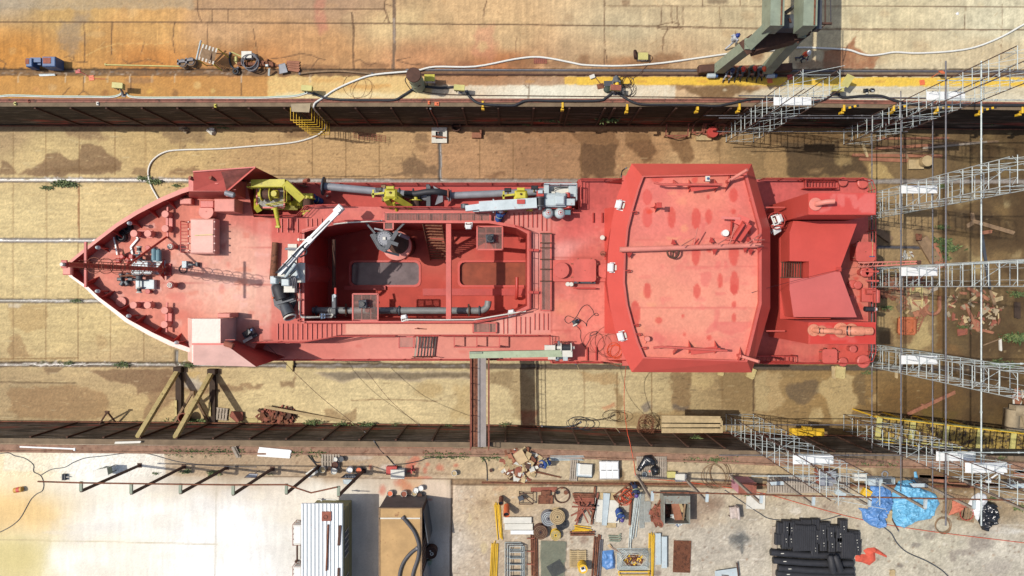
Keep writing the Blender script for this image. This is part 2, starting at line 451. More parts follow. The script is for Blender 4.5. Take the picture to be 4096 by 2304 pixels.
def sheet(outline,z,res,holes=()):
 """flat plate of any outline, cut finely enough to paint"""
 xs=[p[0]for p in outline];ys=[p[1]for p in outline]
 gx,gy=np.meshgrid(np.arange(min(xs)+res/2,max(xs),res),np.arange(min(ys)+res/2,max(ys),res));gx=gx.ravel()+.0007*np.sin(gy.ravel()*91);gy=gy.ravel()
 k=inpoly(gx,gy,outline)
 for h in holes:k&=~inpoly(gx,gy,h)
 verts=[Vector((p[0],p[1]))for p in outline];edges=[(i,(i+1)%len(outline))for i in range(len(outline))]
 for h in holes:
  o=len(verts);verts+=[Vector((p[0],p[1]))for p in h];edges+=[(o+i,o+(i+1)%len(h))for i in range(len(h))]
 verts+=[Vector((a,b))for a,b in zip(gx[k],gy[k])]
 r=delaunay_2d_cdt(verts,edges,[],0,1e-5)
 P=np.array([(v.x,v.y,z)for v in r[0]]);F=np.array([f for f in r[2]if len(f)==3])
 c=P[F].mean(1);keep=inpoly(c[:,0],c[:,1],outline)
 for h in holes:keep&=~inpoly(c[:,0],c[:,1],h)
 F=F[keep];a,b,d=P[F[:,0]],P[F[:,1]],P[F[:,2]]
 cr=(b[:,0]-a[:,0])*(d[:,1]-a[:,1])-(b[:,1]-a[:,1])*(d[:,0]-a[:,0]);F[cr<0]=F[cr<0][:,::-1]
 u,inv=np.unique(F.ravel(),return_inverse=True)
 return P[u],inv.reshape(F.shape)
cam=bpy.data.cameras.new('camera');cam.sensor_width=36;cam.lens=FP/4096*36;cam.clip_end=2000;cam.clip_start=.5
co=bpy.data.objects.new('camera',cam);COL.objects.link(co);co.location=(0,0,HC);sc.camera=co
SUNDIR=Vector((.62,-.085,-1)).normalized()
sl=bpy.data.lights.new('sun','SUN');sl.energy=4.7;sl.angle=R(.55);sl.color=(1,.955,.88)
so=bpy.data.objects.new('sun',sl);COL.objects.link(so);so.rotation_euler=SUNDIR.to_track_quat('-Z','Y').to_euler();so.location=(-60,8,90)
w=bpy.data.worlds.new('World');sc.world=w;w.use_nodes=True;nt=w.node_tree
sky=nt.nodes.new('ShaderNodeTexSky');sky.sky_type='NISHITA';sky.sun_disc=False
sky.sun_elevation=math.asin(-SUNDIR.z);sky.sun_rotation=math.atan2(-SUNDIR.x,-SUNDIR.y);sky.dust_density=2.5;sky.air_density=1.0
nt.links.new(sky.outputs[0],nt.nodes['Background'].inputs[0]);nt.nodes['Background'].inputs[1].default_value=.15
sc.view_settings.view_transform='Standard';sc.view_settings.look='None';sc.view_settings.exposure=0
sc.cycles.max_bounces=6;sc.cycles.diffuse_bounces=3
NW=lerp_curve([(-400,12.0),(17,11.96),(33.75,11.72),(400,11.0)])
SW=lerp_curve([(-60,-9.75),(-33.75,-9.89),(-16.9,-10.04),(0,-10.18),(13.4,-10.6),(16.9,-10.76),(33.75,-11.09),(60,-11.5)])
GROUNDM=paintmat('ground_paint',16,.16,.1)
FLOORM=paintmat('floor_paint',14,.2,.12)
WALLM=paintmat('wall_paint',5,.35,.5)
DECKM=paintmat('deck_paint',6,.07,.08,.4)
P,F=grid(-42,42,lambda x:NW(x)+.52,lambda x:22.5,ZQ,.08)
S=Surf(P)
S.base([(0,20,(186,162,126)),(250,60,(200,160,95)),(300,200,(204,148,76)),(50,230,(204,138,58)),(600,120,(210,160,92)),(600,250,(203,134,62)),(900,100,(204,160,112)),(1000,240,(192,132,76)),(1300,20,(186,148,110)),(1300,200,(200,148,94)),(1600,100,(212,182,130)),(1700,240,(196,140,94)),(2000,120,(210,174,124)),(2000,250,(186,120,72)),(2500,100,(206,186,145)),(2500,200,(205,178,134)),(2500,258,(176,130,88)),(3000,50,(204,184,142)),(3500,60,(214,198,156)),(3500,200,(214,194,150)),(4000,100,(220,210,174)),(4000,240,(208,188,148)),(400,350,(196,148,82)),(3500,380,(222,214,190)),(2200,380,(232,226,200))])
S.wash(.05,1.0);S.mottle(.10,140,60,31);S.mottle(.09,7,90,32,3);S.mottle(.07,16,16,33)
S.stain([(-200,-200),(780,-200),(780,35),(300,38),(-200,36)],(172,158,134),.75,6,8)
S.stain([(780,-200),(1540,-200),(1540,36),(1100,37),(780,42)],(168,136,108),.55,6,8)
S.stain([(290,36),(350,36),(345,90),(310,120),(330,170),(300,230),(240,150),(240,95),(285,88)],(148,130,112),.75,14,24)
S.stain([(1255,-60),(1300,-60),(1305,60),(1320,120),(1285,140),(1262,90)],(206,134,108),.8,8,10)
S.stain([(1920,100),(1970,100),(1985,230),(1900,240),(1880,200)],(206,138,108),.6,14,16)
S.blob(1930,185,24,20,(214,184,128),.8)
S.stain(NL('30',[(570,500),(790,470),(875,370),(880,470),(1010,560),(1130,570),(1080,620),(1065,692),(560,692)]),(152,88,54),.92,4,5,20,wet=.5)
S.stain(NL('30',[(300,620),(560,610),(700,640),(760,692),(300,692)]),(150,116,84),.8,6,8)
S.stain([(1700,262),(1880,250),(1930,275),(1700,275)],(140,92,62),.7,6,8)
for x,y,rx,ry in((2090,250,70,26),(2332,240,26,26),(2645,235,32,26),(2700,232,34,20),(3030,220,24,26),(2230,258,60,16),(2590,258,90,16),(1690,262,30,12),(1500,262,60,12),(1240,268,120,10),(2860,262,60,12)):
 S.blob(x,y,rx,ry,(134,96,64),.8)
S.blob(2870,5,40,14,(110,92,72),.8);S.blob(2500,10,18,14,(120,90,66),.7);S.blob(3420,85,26,34,(186,162,120),.4);S.blob(2275,70,18,16,(176,146,108),.6)
for k in range(26):
 S.blob(random.uniform(0,4096),random.uniform(-20,250),random.uniform(10,40),random.uniform(8,30),random.choice([(226,200,150),(176,140,100),(196,150,100)]),.28)
DK=(92,66,46)
S.line([(-200,87),(640,89),(1400,93),(2048,98),(2600,105),(3072,115),(4300,121)],2.0,DK,.85,1.5)
S.line([(780,36),(1100,37),(1540,36)],1.6,DK,.8,2);S.line([(2420,24),(3072,25),(4300,27)],1.2,DK,.75,1)
for k,pts,w in(('00',[(845,225),(852,420),(850,620)],1.8),('00',[(1130,230),(1118,400),(1120,545)],2.4),('00',[(1755,230),(1738,400),(1757,530)],1.6),('00',[(2080,230),(2092,400),(2088,480)],1.2),('00',[(1990,-40),(1990,100),(2010,180),(2030,220)],1.8),('00',[(2138,100),(2138,220)],1.2),('00',[(2295,100),(2295,220)],1.2),('10',[(0,450),(20,600)],1.4),('00',[(2550,290),(2576,460)],1.2),('10',[(965,130),(985,300),(975,480),(985,690)],3.4),('10',[(1305,-30),(1290,80),(1320,160),(1340,230)],2.6),('10',[(1310,40),(1385,68)],1.6),('10',[(1320,160),(1285,220)],1.4),('10',[(2320,10),(2290,110),(2288,235)],1.3),('20',[(933,-40),(930,300),(935,460),(928,660)],1.8),('20',[(940,500),(960,640)],1.6),('20',[(1510,70),(1500,150),(1498,230)],1.4),('20',[(1608,70),(1602,150),(1610,235)],1.4),('20',[(1662,70),(1658,160),(1675,255)],1.4),('20',[(1722,70),(1715,160),(1720,250)],1.2),('20',[(1470,260),(1520,240),(1620,225),(1690,240)],1.6),('20',[(1460,285),(1540,290),(1640,280),(1720,290)],1.6),('20',[(1565,285),(1550,330),(1522,380),(1518,500)],2.0),('20',[(2090,70),(2096,180),(2094,265)],1.2),('20',[(2240,275),(2250,360)],1.2),('20',[(1920,-20),(1918,60)],1.4),('20',[(2300,-20),(2300,60)],1.4),('20',[(45,360),(40,520)],1.2),('30',[(1985,70),(1978,290)],1.0),('30',[(2355,40),(2350,590)],1.0),('30',[(450,310),(450,600)],1.0),('00',[(0,600),(60,640),(30,690)],1.6),('00',[(640,570),(740,570),(750,620),(700,600)],1.4),('00',[(770,625),(880,628)],1.4),('00',[(1450,430),(1415,550)],1.2),('00',[(1230,600),(1290,640),(1500,600),(1640,640)],1.4),('10',[(150,590),(280,580),(440,540),(560,555),(640,590),(700,600)],1.6),('10',[(560,680),(620,600),(640,580)],1.4),('10',[(1000,610),(1050,605),(1100,640),(1150,655),(1210,630)],1.6),('10',[(1420,600),(1550,580)],1.4),('10',[(1420,610),(1600,655),(1660,640)],1.4)):
 S.line(NL(k,pts),w*.8,DK,.8,2.4)
S.line(NL('10',[(1390,-40),(1392,250),(1390,500),(1380,690)]),6,(120,96,76),.9,3);S.line(NL('10',[(1390,190),(1392,420)]),4,(172,156,140),.8,3)
S.line(NL('00',[(870,555),(1000,490),(1170,440),(1400,440),(1560,445),(1700,420)]),.8,(232,200,130),.7,3)
S.stain([(-300,275),(4400,279),(4400,307),(-300,303)],(104,82,62),.95,1.5,2,20,dz=-.10)
S.stain([(-300,272),(4400,276),(4400,281),(-300,278)],(54,44,36),.9,1,2,20)
for k in range(170):
 x=random.uniform(-50,1000);S.blob(x,random.uniform(281,297),random.uniform(2,9),random.uniform(1,2.5),random.choice([(200,190,180),(160,150,140),(70,56,46)]),.8)
S.stain([(-300,305),(1070,305),(1078,350),(1074,396),(-300,396)],(198,146,76),.8,5,8)
S.mottle(.06,30,14,41)
S.stain([(1072,303),(1725,303),(1725,400),(1072,400)],(236,208,136),.92,5,8,20);S.stain([(1100,372),(1725,370),(1725,398),(1100,398)],(240,228,186),.8,8,8)
S.stain([(1250,312),(1370,312),(1380,330),(1250,330)],(214,160,92),.7,5,6);S.stain([(1390,338),(1560,338),(1560,350),(1480,358),(1390,352)],(210,154,84),.8,4,4)
S.stain([(1725,342),(2700,340),(2700,400),(1725,400)],(234,228,204),.92,3,4,20);S.stain([(1725,303),(2262,305),(2262,341),(1725,341)],(164,122,86),.9,3,4)
S.stain([(2258,307),(4400,311),(4400,346),(3300,345),(2258,338)],(242,196,62),.97,1.5,2,20,grain=.12)
S.stain([(2258,308),(2310,308),(2310,336),(2262,337)],(206,160,92),.7,4,6)
for x in(2570,2810,2120,2905,3520):S.blob(x,326,22,6,(196,140,70),.6)
S.stain([(2690,342),(2960,342),(3060,352),(2950,372),(2920,402),(2830,402),(2780,380)],(104,74,40),.92,5,8,24,wet=.4);S.blob(2900,360,8,6,(215,205,180),.8)
S.stain([(3050,348),(4400,350),(4400,404),(2960,402)],(222,214,188),.85,6,8);S.stain([(3280,350),(4400,352),(4400,374),(3700,380),(3300,370)],(200,184,150),.7,8,10)
S.stain([(2960,345),(3130,343),(3130,352),(2990,362)],(184,132,80),.7,5,8)
for x,y,rx,ry,c in((330,335,60,18,(222,170,98)),(500,350,40,20,(176,128,78)),(560,322,60,12,(140,104,74)),(790,340,16,14,(228,196,130)),(852,362,9,10,(224,196,120)),(210,350,14,14,(206,170,118)),(145,358,13,10,(210,150,90)),(700,372,14,14,(120,84,52)),(420,372,16,14,(140,92,50)),(600,365,14,10,(236,190,90))):
 S.blob(x,y,rx,ry,c,.75)
for k,pts in(('00',[(845,780),(835,920),(790,960)]),('00',[(835,910),(900,960)]),('00',[(700,880),(630,960)]),('20',[(175,850),(165,1000)]),('20',[(120,850),(165,885)]),('00',[(2430,790),(2430,960)]),('00',[(1320,780),(1315,900)])):
 S.line(NL(k,pts),1.4,(96,70,48),.8,2)
for x in(185/2.5156,1080/2.5156,1760/2.5156,655/2.5156,855/2.5156,1530/2.5156,1305/2.5156,2430/2.5156,1240):S.line([(x,297),(x,328)],1.8,(214,196,170),.75,.5)
S.grainy(.06,5);S.scratches(200,0,4096,-20,260,[(226,196,140),(160,120,80)],(4,30),.3,.8)
q=mesh_np('quay',P+np.stack([0*S.dz,0*S.dz,S.dz],1),F,S.finish(),GROUNDM);tag(q,'stained concrete quay on the north side of the dock',kind='structure')
P,F=grid(-42,42,lambda x:-22.0,lambda x:SW(x)-.03,ZQ,.08)
S=Surf(P)
S.base([(100,1850,(246,226,184)),(60,2060,(240,204,142)),(60,2250,(222,206,146)),(400,1850,(255,252,242)),(500,2080,(255,250,238)),(300,2250,(254,250,236)),(900,2100,(255,254,250)),(900,2250,(255,254,250)),(1300,1960,(240,232,216)),(1250,2150,(236,232,222)),(1720,1960,(222,200,176)),(1700,2200,(214,202,186)),(2000,2000,(196,172,140)),(2000,2250,(192,172,146)),(2500,2100,(192,180,160)),(2900,2200,(192,182,164)),(3300,2080,(194,182,158)),(3300,2250,(196,188,168)),(3700,2150,(197,189,166)),(4000,2200,(196,188,170)),(4050,1960,(160,138,106)),(1900,1850,(194,170,132)),(2500,1860,(196,176,140)),(3200,1860,(186,162,124)),(3900,1850,(126,98,62)),(900,1850,(176,152,120)),(1300,1850,(184,156,124))])
S.mottle(.05,160,60,61);S.mottle(.05,10,70,62,3)
pat=(S.X>1804)|((S.Y<1908)&(S.X>660))
f=1+.10*(fbm(S.X/45,S.Y/40,64)-.5)*2*pat+.10*(fbm(S.X/9,S.Y/9,65)-.5)*2*pat;S.mul(f)
S.stain([(656,1700),(1806,1700),(1806,1908),(662,1904)],(180,154,122),.85,3,5);S.stain([(16,1792),(660,1800),(662,1900),(300,1890),(16,1880)],(250,243,226),.6,4,5)
S.stain([(-300,1660),(1200,1690),(2100,1700),(2100,1806),(1000,1806),(660,1800),(-300,1790)],(150,128,104),.85,4,6)
S.stain([(2100,1700),(4400,1740),(4400,1856),(3500,1842),(2100,1812)],(156,118,94),.85,4,6)
S.stain([(-300,2156),(190,2164),(180,2400),(-300,2400)],(222,204,142),.6,20,14)
S.line([(-300,2154),(400,2166),(870,2178)],1.2,(190,172,132),.7,1.5);S.line([(866,1900),(862,2180),(858,2400)],2.2,(206,196,176),.7,1.5)
for y in range(1900,2300,13):
 pass
for k in range(34):S.blob(random.uniform(200,1200),random.uniform(1910,2300),random.uniform(20,90),random.uniform(8,40),random.choice([(236,226,206),(228,222,214),(250,240,214)]),.35)
for k in range(30):S.blob(random.uniform(1130,1200),random.uniform(1930,2290),5,4,(206,196,180),.5)
S.stain([(1804,1918),(1812,1918),(1806,2400),(1796,2400)],(88,70,54),.9,1,1,dz=-.08)
S.stain([(1806,1918),(2240,1922),(4400,1940),(4400,1962),(2240,1944),(1812,1938)],(128,96,64),.85,2,3,dz=-.06)
S.line([(1806,1938),(2500,1944),(3072,1952)],1.8,(84,62,44),.85,1);S.line([(1024,1905),(1806,1917),(2600,1928)],1.6,(110,86,62),.8,2);S.line([(660,1868),(1400,1884),(1804,1896)],1.5,(120,96,72),.6,3)
RS=(204,88,66)
for x,y,rx,ry in((1655,1770,34,16),(1640,1860,18,16),(1662,1838,20,14),(1655,1872,22,18),(1700,1880,8,14),(1710,1858,10,8),(1760,1870,16,12),(1824,1862,10,8),(1482,1868,7,9),(1620,1910,40,6),(1690,1910,40,5),(1600,1930,26,16),(1630,1950,24,16),(1530,1960,14,20),(1720,1998,12,4)):
 S.blob(x,y,rx,ry,RS,.62,.5)
S.blob(1640,1930,50,40,(206,150,96),.5);S.stain([(1510,1762),(1820,1774),(1810,1800),(1620,1806),(1500,1790)],(200,112,88),.5,8,10)
for x,y,rx,ry,c,a in((2958,2156,34,32,(66,70,72),.85),(2968,2195,8,20,(78,80,80),.8),(2780,2040,90,60,(128,98,76),.6),(2860,2010,40,30,(116,88,70),.6),(2336,2158,16,16,(130,100,84),.6),(2628,2292,18,12,(110,90,80),.7),(2850,2080,60,26,(206,186,156),.6),(3184,2042,22,18,(222,214,198),.8),(3340,2010,60,40,(160,138,116),.4),(2040,1990,120,60,(206,178,134),.5),(1950,2100,90,90,(204,176,132),.5),(1930,2010,30,16,(140,112,84),.4),(3720,2145,24,14,(132,120,108),.7),(3920,2170,50,34,(140,128,118),.7),(3850,2210,60,12,(140,128,118),.6),(3812,2232,12,18,(130,118,108),.7),(3600,2262,14,10,(100,92,86),.8),(3730,2115,14,18,(140,130,120),.6),(3664,2180,22,10,(120,112,106),.7),(3990,2270,60,40,(160,150,140),.5),(3960,2100,60,30,(148,130,108),.5),(3310,2035,40,22,(150,130,112),.5),(2390,2290,40,30,(170,150,130),.4),(2470,2120,60,20,(196,176,152),.4),(1880,2080,10,24,(220,196,150),.7),(1936,2190,14,22,(216,194,140),.7),(2300,1900,120,16,(206,186,146),.4),(2440,1900,30,18,(140,110,76),.5),(2486,1905,12,28,(104,78,50),.8),(4010,2120,70,16,(224,218,206),.6),(3060,1812,60,10,(150,122,90),.5),(3560,1900,70,40,(116,90,60),.5),(1430,1830,60,12,(206,200,196),.5),(1550,1870,34,16,(220,214,206),.7),(2000,1955,30,10,(206,150,110),.4)):
 S.blob(x,y,rx,ry,c,a)
S.stain([(3640,1870),(3800,1862),(4400,1858),(4400,1976),(4100,1970),(3860,1950),(3740,1960),(3660,1930)],(112,86,54),.8,8,16,wet=.5);S.stain([(4040,2120),(4400,2110),(4400,2140),(4060,2134)],(230,226,216),.7,6,8)
S.stain([(3376,1890),(3480,1888),(3500,1940),(3380,1946)],(106,82,56),.7,8,10)
for pts in([(1930,2230),(1945,2250),(1962,2290)],[(3900,2095),(4300,2105)],[(3960,2195),(4080,2230)],[(3920,2240),(3800,2280)],[(2940,2240),(3060,2235)]):S.line(pts,1,(226,216,200),.6,3)
for k in range(700):S.blob(random.uniform(1820,4096),random.uniform(1960,2300),random.uniform(1.5,6),random.uniform(1.5,5),random.choice([(222,212,190),(110,92,78),(140,110,84),(228,222,210)]),.75)
for k in range(160):S.blob(random.uniform(670,2900),random.uniform(1810,1900),random.uniform(2,9),random.uniform(1.5,6),random.choice([(216,200,170),(110,88,68),(140,110,84),(150,140,130)]),.55)
n_=np.arange(len(S.X));ya=((S.X>1806)|(S.Y<1905));S.mul(1+ya*.08*(np.random.default_rng(8).random(len(n_))-.5)*2);S.grainy(.02,6);S.scratches(260,1810,4096,1950,2300,[(226,216,200),(130,110,92),(150,130,110)],(4,40),.3,.6)
q=mesh_np('quay',P+np.stack([0*S.dz,0*S.dz,S.dz],1),F,S.finish(),GROUNDM);tag(q,'white concrete apron and dusty yard on the south side of the dock',kind='structure')
P,F=grid(-46,46,lambda x:SW(x)+.0,lambda x:NW(x)+.0,ZF,.085)
S=Surf(P)
S.base([(0,530,(180,146,94)),(200,600,(203,172,105)),(100,850,(212,184,116)),(400,870,(210,180,112)),(100,1050,(212,184,116)),(300,1300,(205,176,108)),(100,1600,(172,142,92)),(700,600,(198,162,94)),(1100,620,(192,148,88)),(1500,600,(190,146,88)),(1900,640,(186,134,84)),(2200,640,(166,116,72)),(2500,600,(174,124,74)),(2800,640,(190,150,98)),(3000,620,(150,120,78)),(3300,640,(136,110,72)),(3700,600,(130,106,72)),(4000,620,(118,98,62)),(3600,1000,(160,134,94)),(3900,900,(118,94,58)),(3600,1300,(168,142,98)),(3900,1300,(100,80,50)),(3300,1550,(156,126,80)),(3700,1600,(112,84,46)),(3000,1550,(156,128,84)),(2600,1560,(190,166,112)),(2300,1600,(206,184,128)),(1900,1600,(200,176,120)),(1500,1600,(212,188,128)),(1100,1600,(210,184,122)),(600,1500,(184,152,98)),(700,1650,(190,158,96)),(4000,1650,(104,82,46))])
S.wash(.26,1.08,2500,3300);S.mottle(.05,120,60,71);S.mottle(.06,50,9,72);S.mottle(.09,7,6,73);S.mottle(.07,60,6,74,4)
BR=(122,92,66);DB=(82,62,42)
S.stain(NL('01',[(0,165),(60,180),(190,290),(0,320)]),BR,.9,4,8);S.stain(NL('01',[(200,300),(330,220),(460,170),(480,110),(570,90),(720,150),(800,160),(800,0),(1000,0),(1070,80),(1240,180),(1230,250),(1000,300),(600,320)]),BR,.9,4,9)
S.stain(NL('01',[(450,270),(1000,220),(1200,200),(1150,250),(700,300)]),(110,82,50),.5,6,9);S.stain(NL('01',[(1340,250),(1470,245),(1480,330),(1330,310)]),(128,100,72),.8,5,9);S.stain(NL('01',[(1700,280),(1800,230),(2040,250),(2040,300),(1700,305)]),(136,104,72),.85,5,9)
S.stain(NL('00',[(0,1250),(2576,1250),(2576,1310),(0,1315)]),(150,118,84),.6,8,6);S.stain(NL('00',[(600,1290),(820,1280),(1000,1300),(1100,1390),(900,1400),(700,1370)]),(128,100,74),.75,8,14);S.stain(NL('00',[(1600,1300),(1900,1290),(2120,1380),(2000,1449),(1700,1449)]),(124,98,74),.65,8,16)  # first strip: the north wall's cast shadow put into the floor colour
S.stain(NL('02',[(900,830),(1400,815),(1750,820),(1760,1020),(1500,1050),(1390,1090),(1380,1000),(1100,940)]),BR,.9,4,8);S.stain(NL('02',[(110,1000),(600,970),(900,1000),(1100,1070),(1100,1300),(700,1320),(200,1310),(100,1200)]),(152,116,78),.7,6,14)
S.stain(NL('02',[(1760,820),(2000,960),(2170,980),(2576,960),(2576,1000),(2300,1040),(2060,1050),(1880,1040),(1500,1330),(1450,1300),(1500,1050)]),(138,106,76),.8,5,12);S.stain(NL('02',[(1840,860),(2020,870),(2040,1020),(1880,1000)]),(190,186,176),.7,8,16,wet=.3);S.stain(NL('02',[(1880,845),(2020,845),(1990,910),(1890,890)]),(206,172,104),.8,4,8)
S.stain(NL('02',[(90,160),(470,160),(470,400),(300,430),(90,400)]),(182,148,96),.6,5,10);S.stain(NL('02',[(90,490),(200,480),(260,640),(330,700),(90,715)]),(158,124,84),.75,5,10);S.blob(405,1365,24,30,(176,142,96),.5)
S.stain(NL('02',[(80,150),(240,150),(210,190),(100,195)]),(216,206,190),.8,3,6);S.stain(NL('02',[(430,815),(620,815),(580,870),(500,870)]),(120,94,68),.85,3,8)
S.stain(NL('12',[(580,850),(1400,835),(2170,840),(2172,920),(1720,910),(1650,950),(1300,925),(1000,930),(880,955),(750,920)]),(176,160,140),.8,4,6);S.stain(NL('12',[(640,855),(2170,850),(2165,905),(1700,895),(1600,920),(1000,915),(870,935),(780,900)]),(98,82,54),.92,4,6,wet=.12)
S.stain(NL('12',[(690,1230),(760,1200),(860,1290),(1020,1200),(1010,1330),(700,1340)]),(150,120,84),.8,4,8);S.stain(NL('12',[(0,950),(90,960),(60,1000),(0,1010)]),BR,.8,4,8);S.stain(NL('12',[(260,950),(370,950),(420,850),(390,1000),(270,1000)]),BR,.8,4,8)
S.stain(NL('12',[(2350,840),(2576,830),(2576,1020),(2450,960),(2350,970)]),(132,108,76),.8,5,10);S.stain(NL('22',[(0,840),(90,830),(250,980),(220,1200),(90,1350),(0,1300)]),(150,122,84),.6,8,14)
S.stain(NL('12',[(1990,990),(2170,990),(2170,1340),(1950,1300)]),(176,146,94),.5,10,20);S.blob(1700+20,1560,60,30,(176,144,90),.5);S.line(NL('12',[(960,1130),(1400,1120),(1830,1140)]),1.2,(120,90,60),.7,2)
for k,pts,c,a in(('11',[(1250,340),(1480,280),(1500,180),(1570,140),(1590,60),(1600,150),(1740,210),(1810,240),(1800,310),(1450,330)],(108,84,62),.85),('11',[(2300,310),(2400,285),(2510,290),(2500,335),(2330,340)],(120,86,60),.8),('11',[(1600,0),(1720,20),(1700,70),(1600,50)],(130,98,68),.7),('10',[(1590,1350),(1700,1330),(1720,1420),(1600,1449)],(120,92,66),.75),('10',[(280,1330),(420,1300),(650,1320),(600,1370),(330,1380)],(110,80,54),.7),('10',[(2300,1350),(2480,1340),(2500,1449),(2350,1449)],(122,92,66),.6),('21',[(680,0),(1050,0),(1060,150),(1040,320),(1150,335),(700,335)],(84,58,36),.88),('21',[(1130,-20),(1380,-20),(1450,80),(1400,180),(1310,170),(1220,60)],(100,68,42),.85),('21',[(1560,-20),(1780,-20),(1810,60),(1800,190),(1720,190),(1650,80)],(112,78,48),.8),('21',[(2060,-20),(2120,-20),(2110,80),(2080,70)],(112,84,54),.7),('20',[(0,1320),(620,1320),(640,1449),(400,1449),(300,1380),(0,1400)],(150,106,68),.5),('20',[(560,1320),(1080,1310),(1050,1449),(680,1449)],(112,78,48),.75),('20',[(1130,1330),(1370,1330),(1380,1449),(1130,1449)],(118,84,52),.7),('20',[(1560,1330),(1780,1340),(1800,1449),(1600,1449)],(112,80,50),.7),('30',[(0,1340),(760,1340),(1000,1449),(0,1449)],(104,78,48),.8),('31',[(100,0),(700,0),(680,140),(760,230),(860,130),(940,180),(1000,320),(860,300),(560,330),(220,335),(210,120)],(72,56,38),.9),('31',[(-20,0),(110,0),(200,100),(210,330),(-20,330)],(186,152,104),.7),('31',[(720,110),(860,150),(850,230),(760,220),(660,190)],(176,150,102),.7),('31',[(1030,200),(1150,190),(1250,320),(1240,370),(1030,370),(990,240)],(206,178,116),.9),('31',[(380,250),(560,230),(540,290),(430,300)],(170,136,92),.6),('31',[(880,-10),(1750,-10),(1740,60),(1150,80)],(60,46,32),.5),('31',[(1040,430),(1720,430),(1720,1010),(1040,1010)],(176,148,106),.8),('31',[(1450,880),(1560,850),(1640,1000),(1460,990)],(112,90,66),.8),('31',[(1100,800),(1200,820),(1260,1000),(1080,1010)],(90,74,58),.6),('31',[(1790,500),(2000,430),(2320,420),(2300,520),(1900,640)],(190,170,124),.85),('31',[(1830,1120),(2000,1030),(2180,1180),(2180,1300),(1800,1300)],(190,170,118),.85),('31',[(2380,550),(2530,560),(2520,625),(2390,620)],(192,176,130),.9),('31',[(2430,1100),(2530,1030),(2550,1280),(2450,1250)],(184,162,116),.8),('31',[(2150,700),(2220,700),(2220,740),(2160,740)],(186,168,130),.8),('31',[(2380,780),(2530,850),(2450,850)],(180,160,120),.7),('31',[(1870,640),(2250,660),(2260,800),(2000,900),(1850,820)],(84,68,48),.7),('31',[(2140,860),(2576,900),(2576,1080),(2180,1080)],(92,72,46),.6),('31',[(1720,420),(1790,420),(1790,1449),(1740,1449)],(110,86,52),.85),('32',[(1700,0),(1770,0),(1760,600),(1690,640)],(122,84,42),.9),('32',[(1800,560),(1950,620),(1980,740),(1780,700)],(150,108,62),.6),('32',[(1480,350),(1620,330),(1630,560),(1500,640),(1380,620),(1480,500)],(200,178,122),.85),('32',[(1100,420),(1250,420),(1240,590),(1110,600)],(104,80,54),.85),('32',[(1260,310),(1450,470),(1440,540),(1300,540)],(110,76,48),.7),('32',[(0,850),(120,850),(155,900),(110,1000),(190,1170),(0,1260)],(200,174,126),.85),('32',[(490,970),(620,905),(700,880),(880,880),(860,1000),(890,1130),(840,1300),(640,1350),(620,1240),(560,1080),(480,1040)],(204,182,132),.9),('32',[(390,1290),(430,1230),(520,1200),(560,1320),(530,1350),(420,1340)],(202,178,128),.9),('32',[(180,960),(480,930),(500,1050),(420,1160),(290,1170),(190,1080)],(92,78,64),.75),('32',[(880,870),(980,860),(960,1200),(880,1160)],(96,80,58),.6),('32',[(1000,1090),(1090,1070),(1110,1190),(1020,1160)],(196,168,118),.8),('32',[(1560,1180),(1900,1260),(1850,1330),(1560,1320)],(108,92,38),.6),('32',[(2060,1190),(2280,1220),(2260,1290),(2060,1280)],(84,68,40),.6),('22',[(1600,850),(1800,850),(1790,1250),(1620,1260)],(124,94,62),.8),('22',[(2080,860),(2430,850),(2430,1050),(2380,1250),(2120,1200)],(138,112,74),.65),('22',[(2440,860),(2576,845),(2576,1270),(2440,1250)],(206,186,138),.8),('22',[(1800,870),(2020,860),(2010,980),(1880,1010),(1810,980)],(206,182,128),.8),('22',[(1030,1000),(1080,1000),(1120,1280),(1060,1310)],(134,104,66),.7),('22',[(660,850),(1060,850),(1060,960),(900,970),(720,930)],(168,130,84),.6),('22',[(1050,1250),(2100,1250),(2200,1360),(1060,1400)],(136,106,66),.65),('22',[(1310,1180),(1390,1120),(1400,1200),(1340,1230)],(112,104,104),.8),('22',[(1620,1180),(1780,1180),(1720,1250),(1610,1230)],(96,90,88),.7),('22',[(910,1180),(1030,1170),(1030,1210),(920,1210)],(206,120,84),.6),('22',[(100,1250),(250,1240),(260,1385),(90,1385)],(150,66,46),.6)):  # includes the south funnel block's cast shadow behind the stern, put in as colour
 S.stain(NL(k,pts),c,a,5,12,30)
sel=np.clip((S.X-3720)/160,0,1)*np.clip(fbm(S.X/60,S.Y/60,81)*2.4-.6,0,1)*.88;S.blend(np.arange(len(S.X)),sel,(84,64,38),wet=.5)
for k in range(520):S.blob(random.uniform(0,4096),random.uniform(500,1740),random.uniform(1.5,7),random.uniform(1.2,4),random.choice([(226,204,150),(96,72,50),(110,84,58),(214,190,140)]),.6)
for k in range(140):S.blob(random.uniform(640,2600),random.uniform(540,690),random.uniform(1.5,5),random.uniform(1.2,4),(86,60,40),.7)
JT=(122,92,58)
for x,y0,y1 in((52,520,1440),(184,520,1440),(318,540,950),(312,960,1440),(460,520,700),(582,520,700),(720,520,600),(1117,540,700),(1250,530,705),(1384,530,710),(1517,540,700),(1918,540,710),(2188,550,715),(2325,570,712),(2448,570,710),(2600,560,660),(2880,560,660),(443,1210,1440),(576,1320,1440),(2053,570,715),(2468,1490,1690),(3013,1480,1650),(2890,1490,1640),(2606,1480,1680),(2336,1480,1690)):
 S.line([(x,y0),(x+random.uniform(-2,2),(y0+y1)/2),(x,y1)],1.1,JT,.7,1.2)
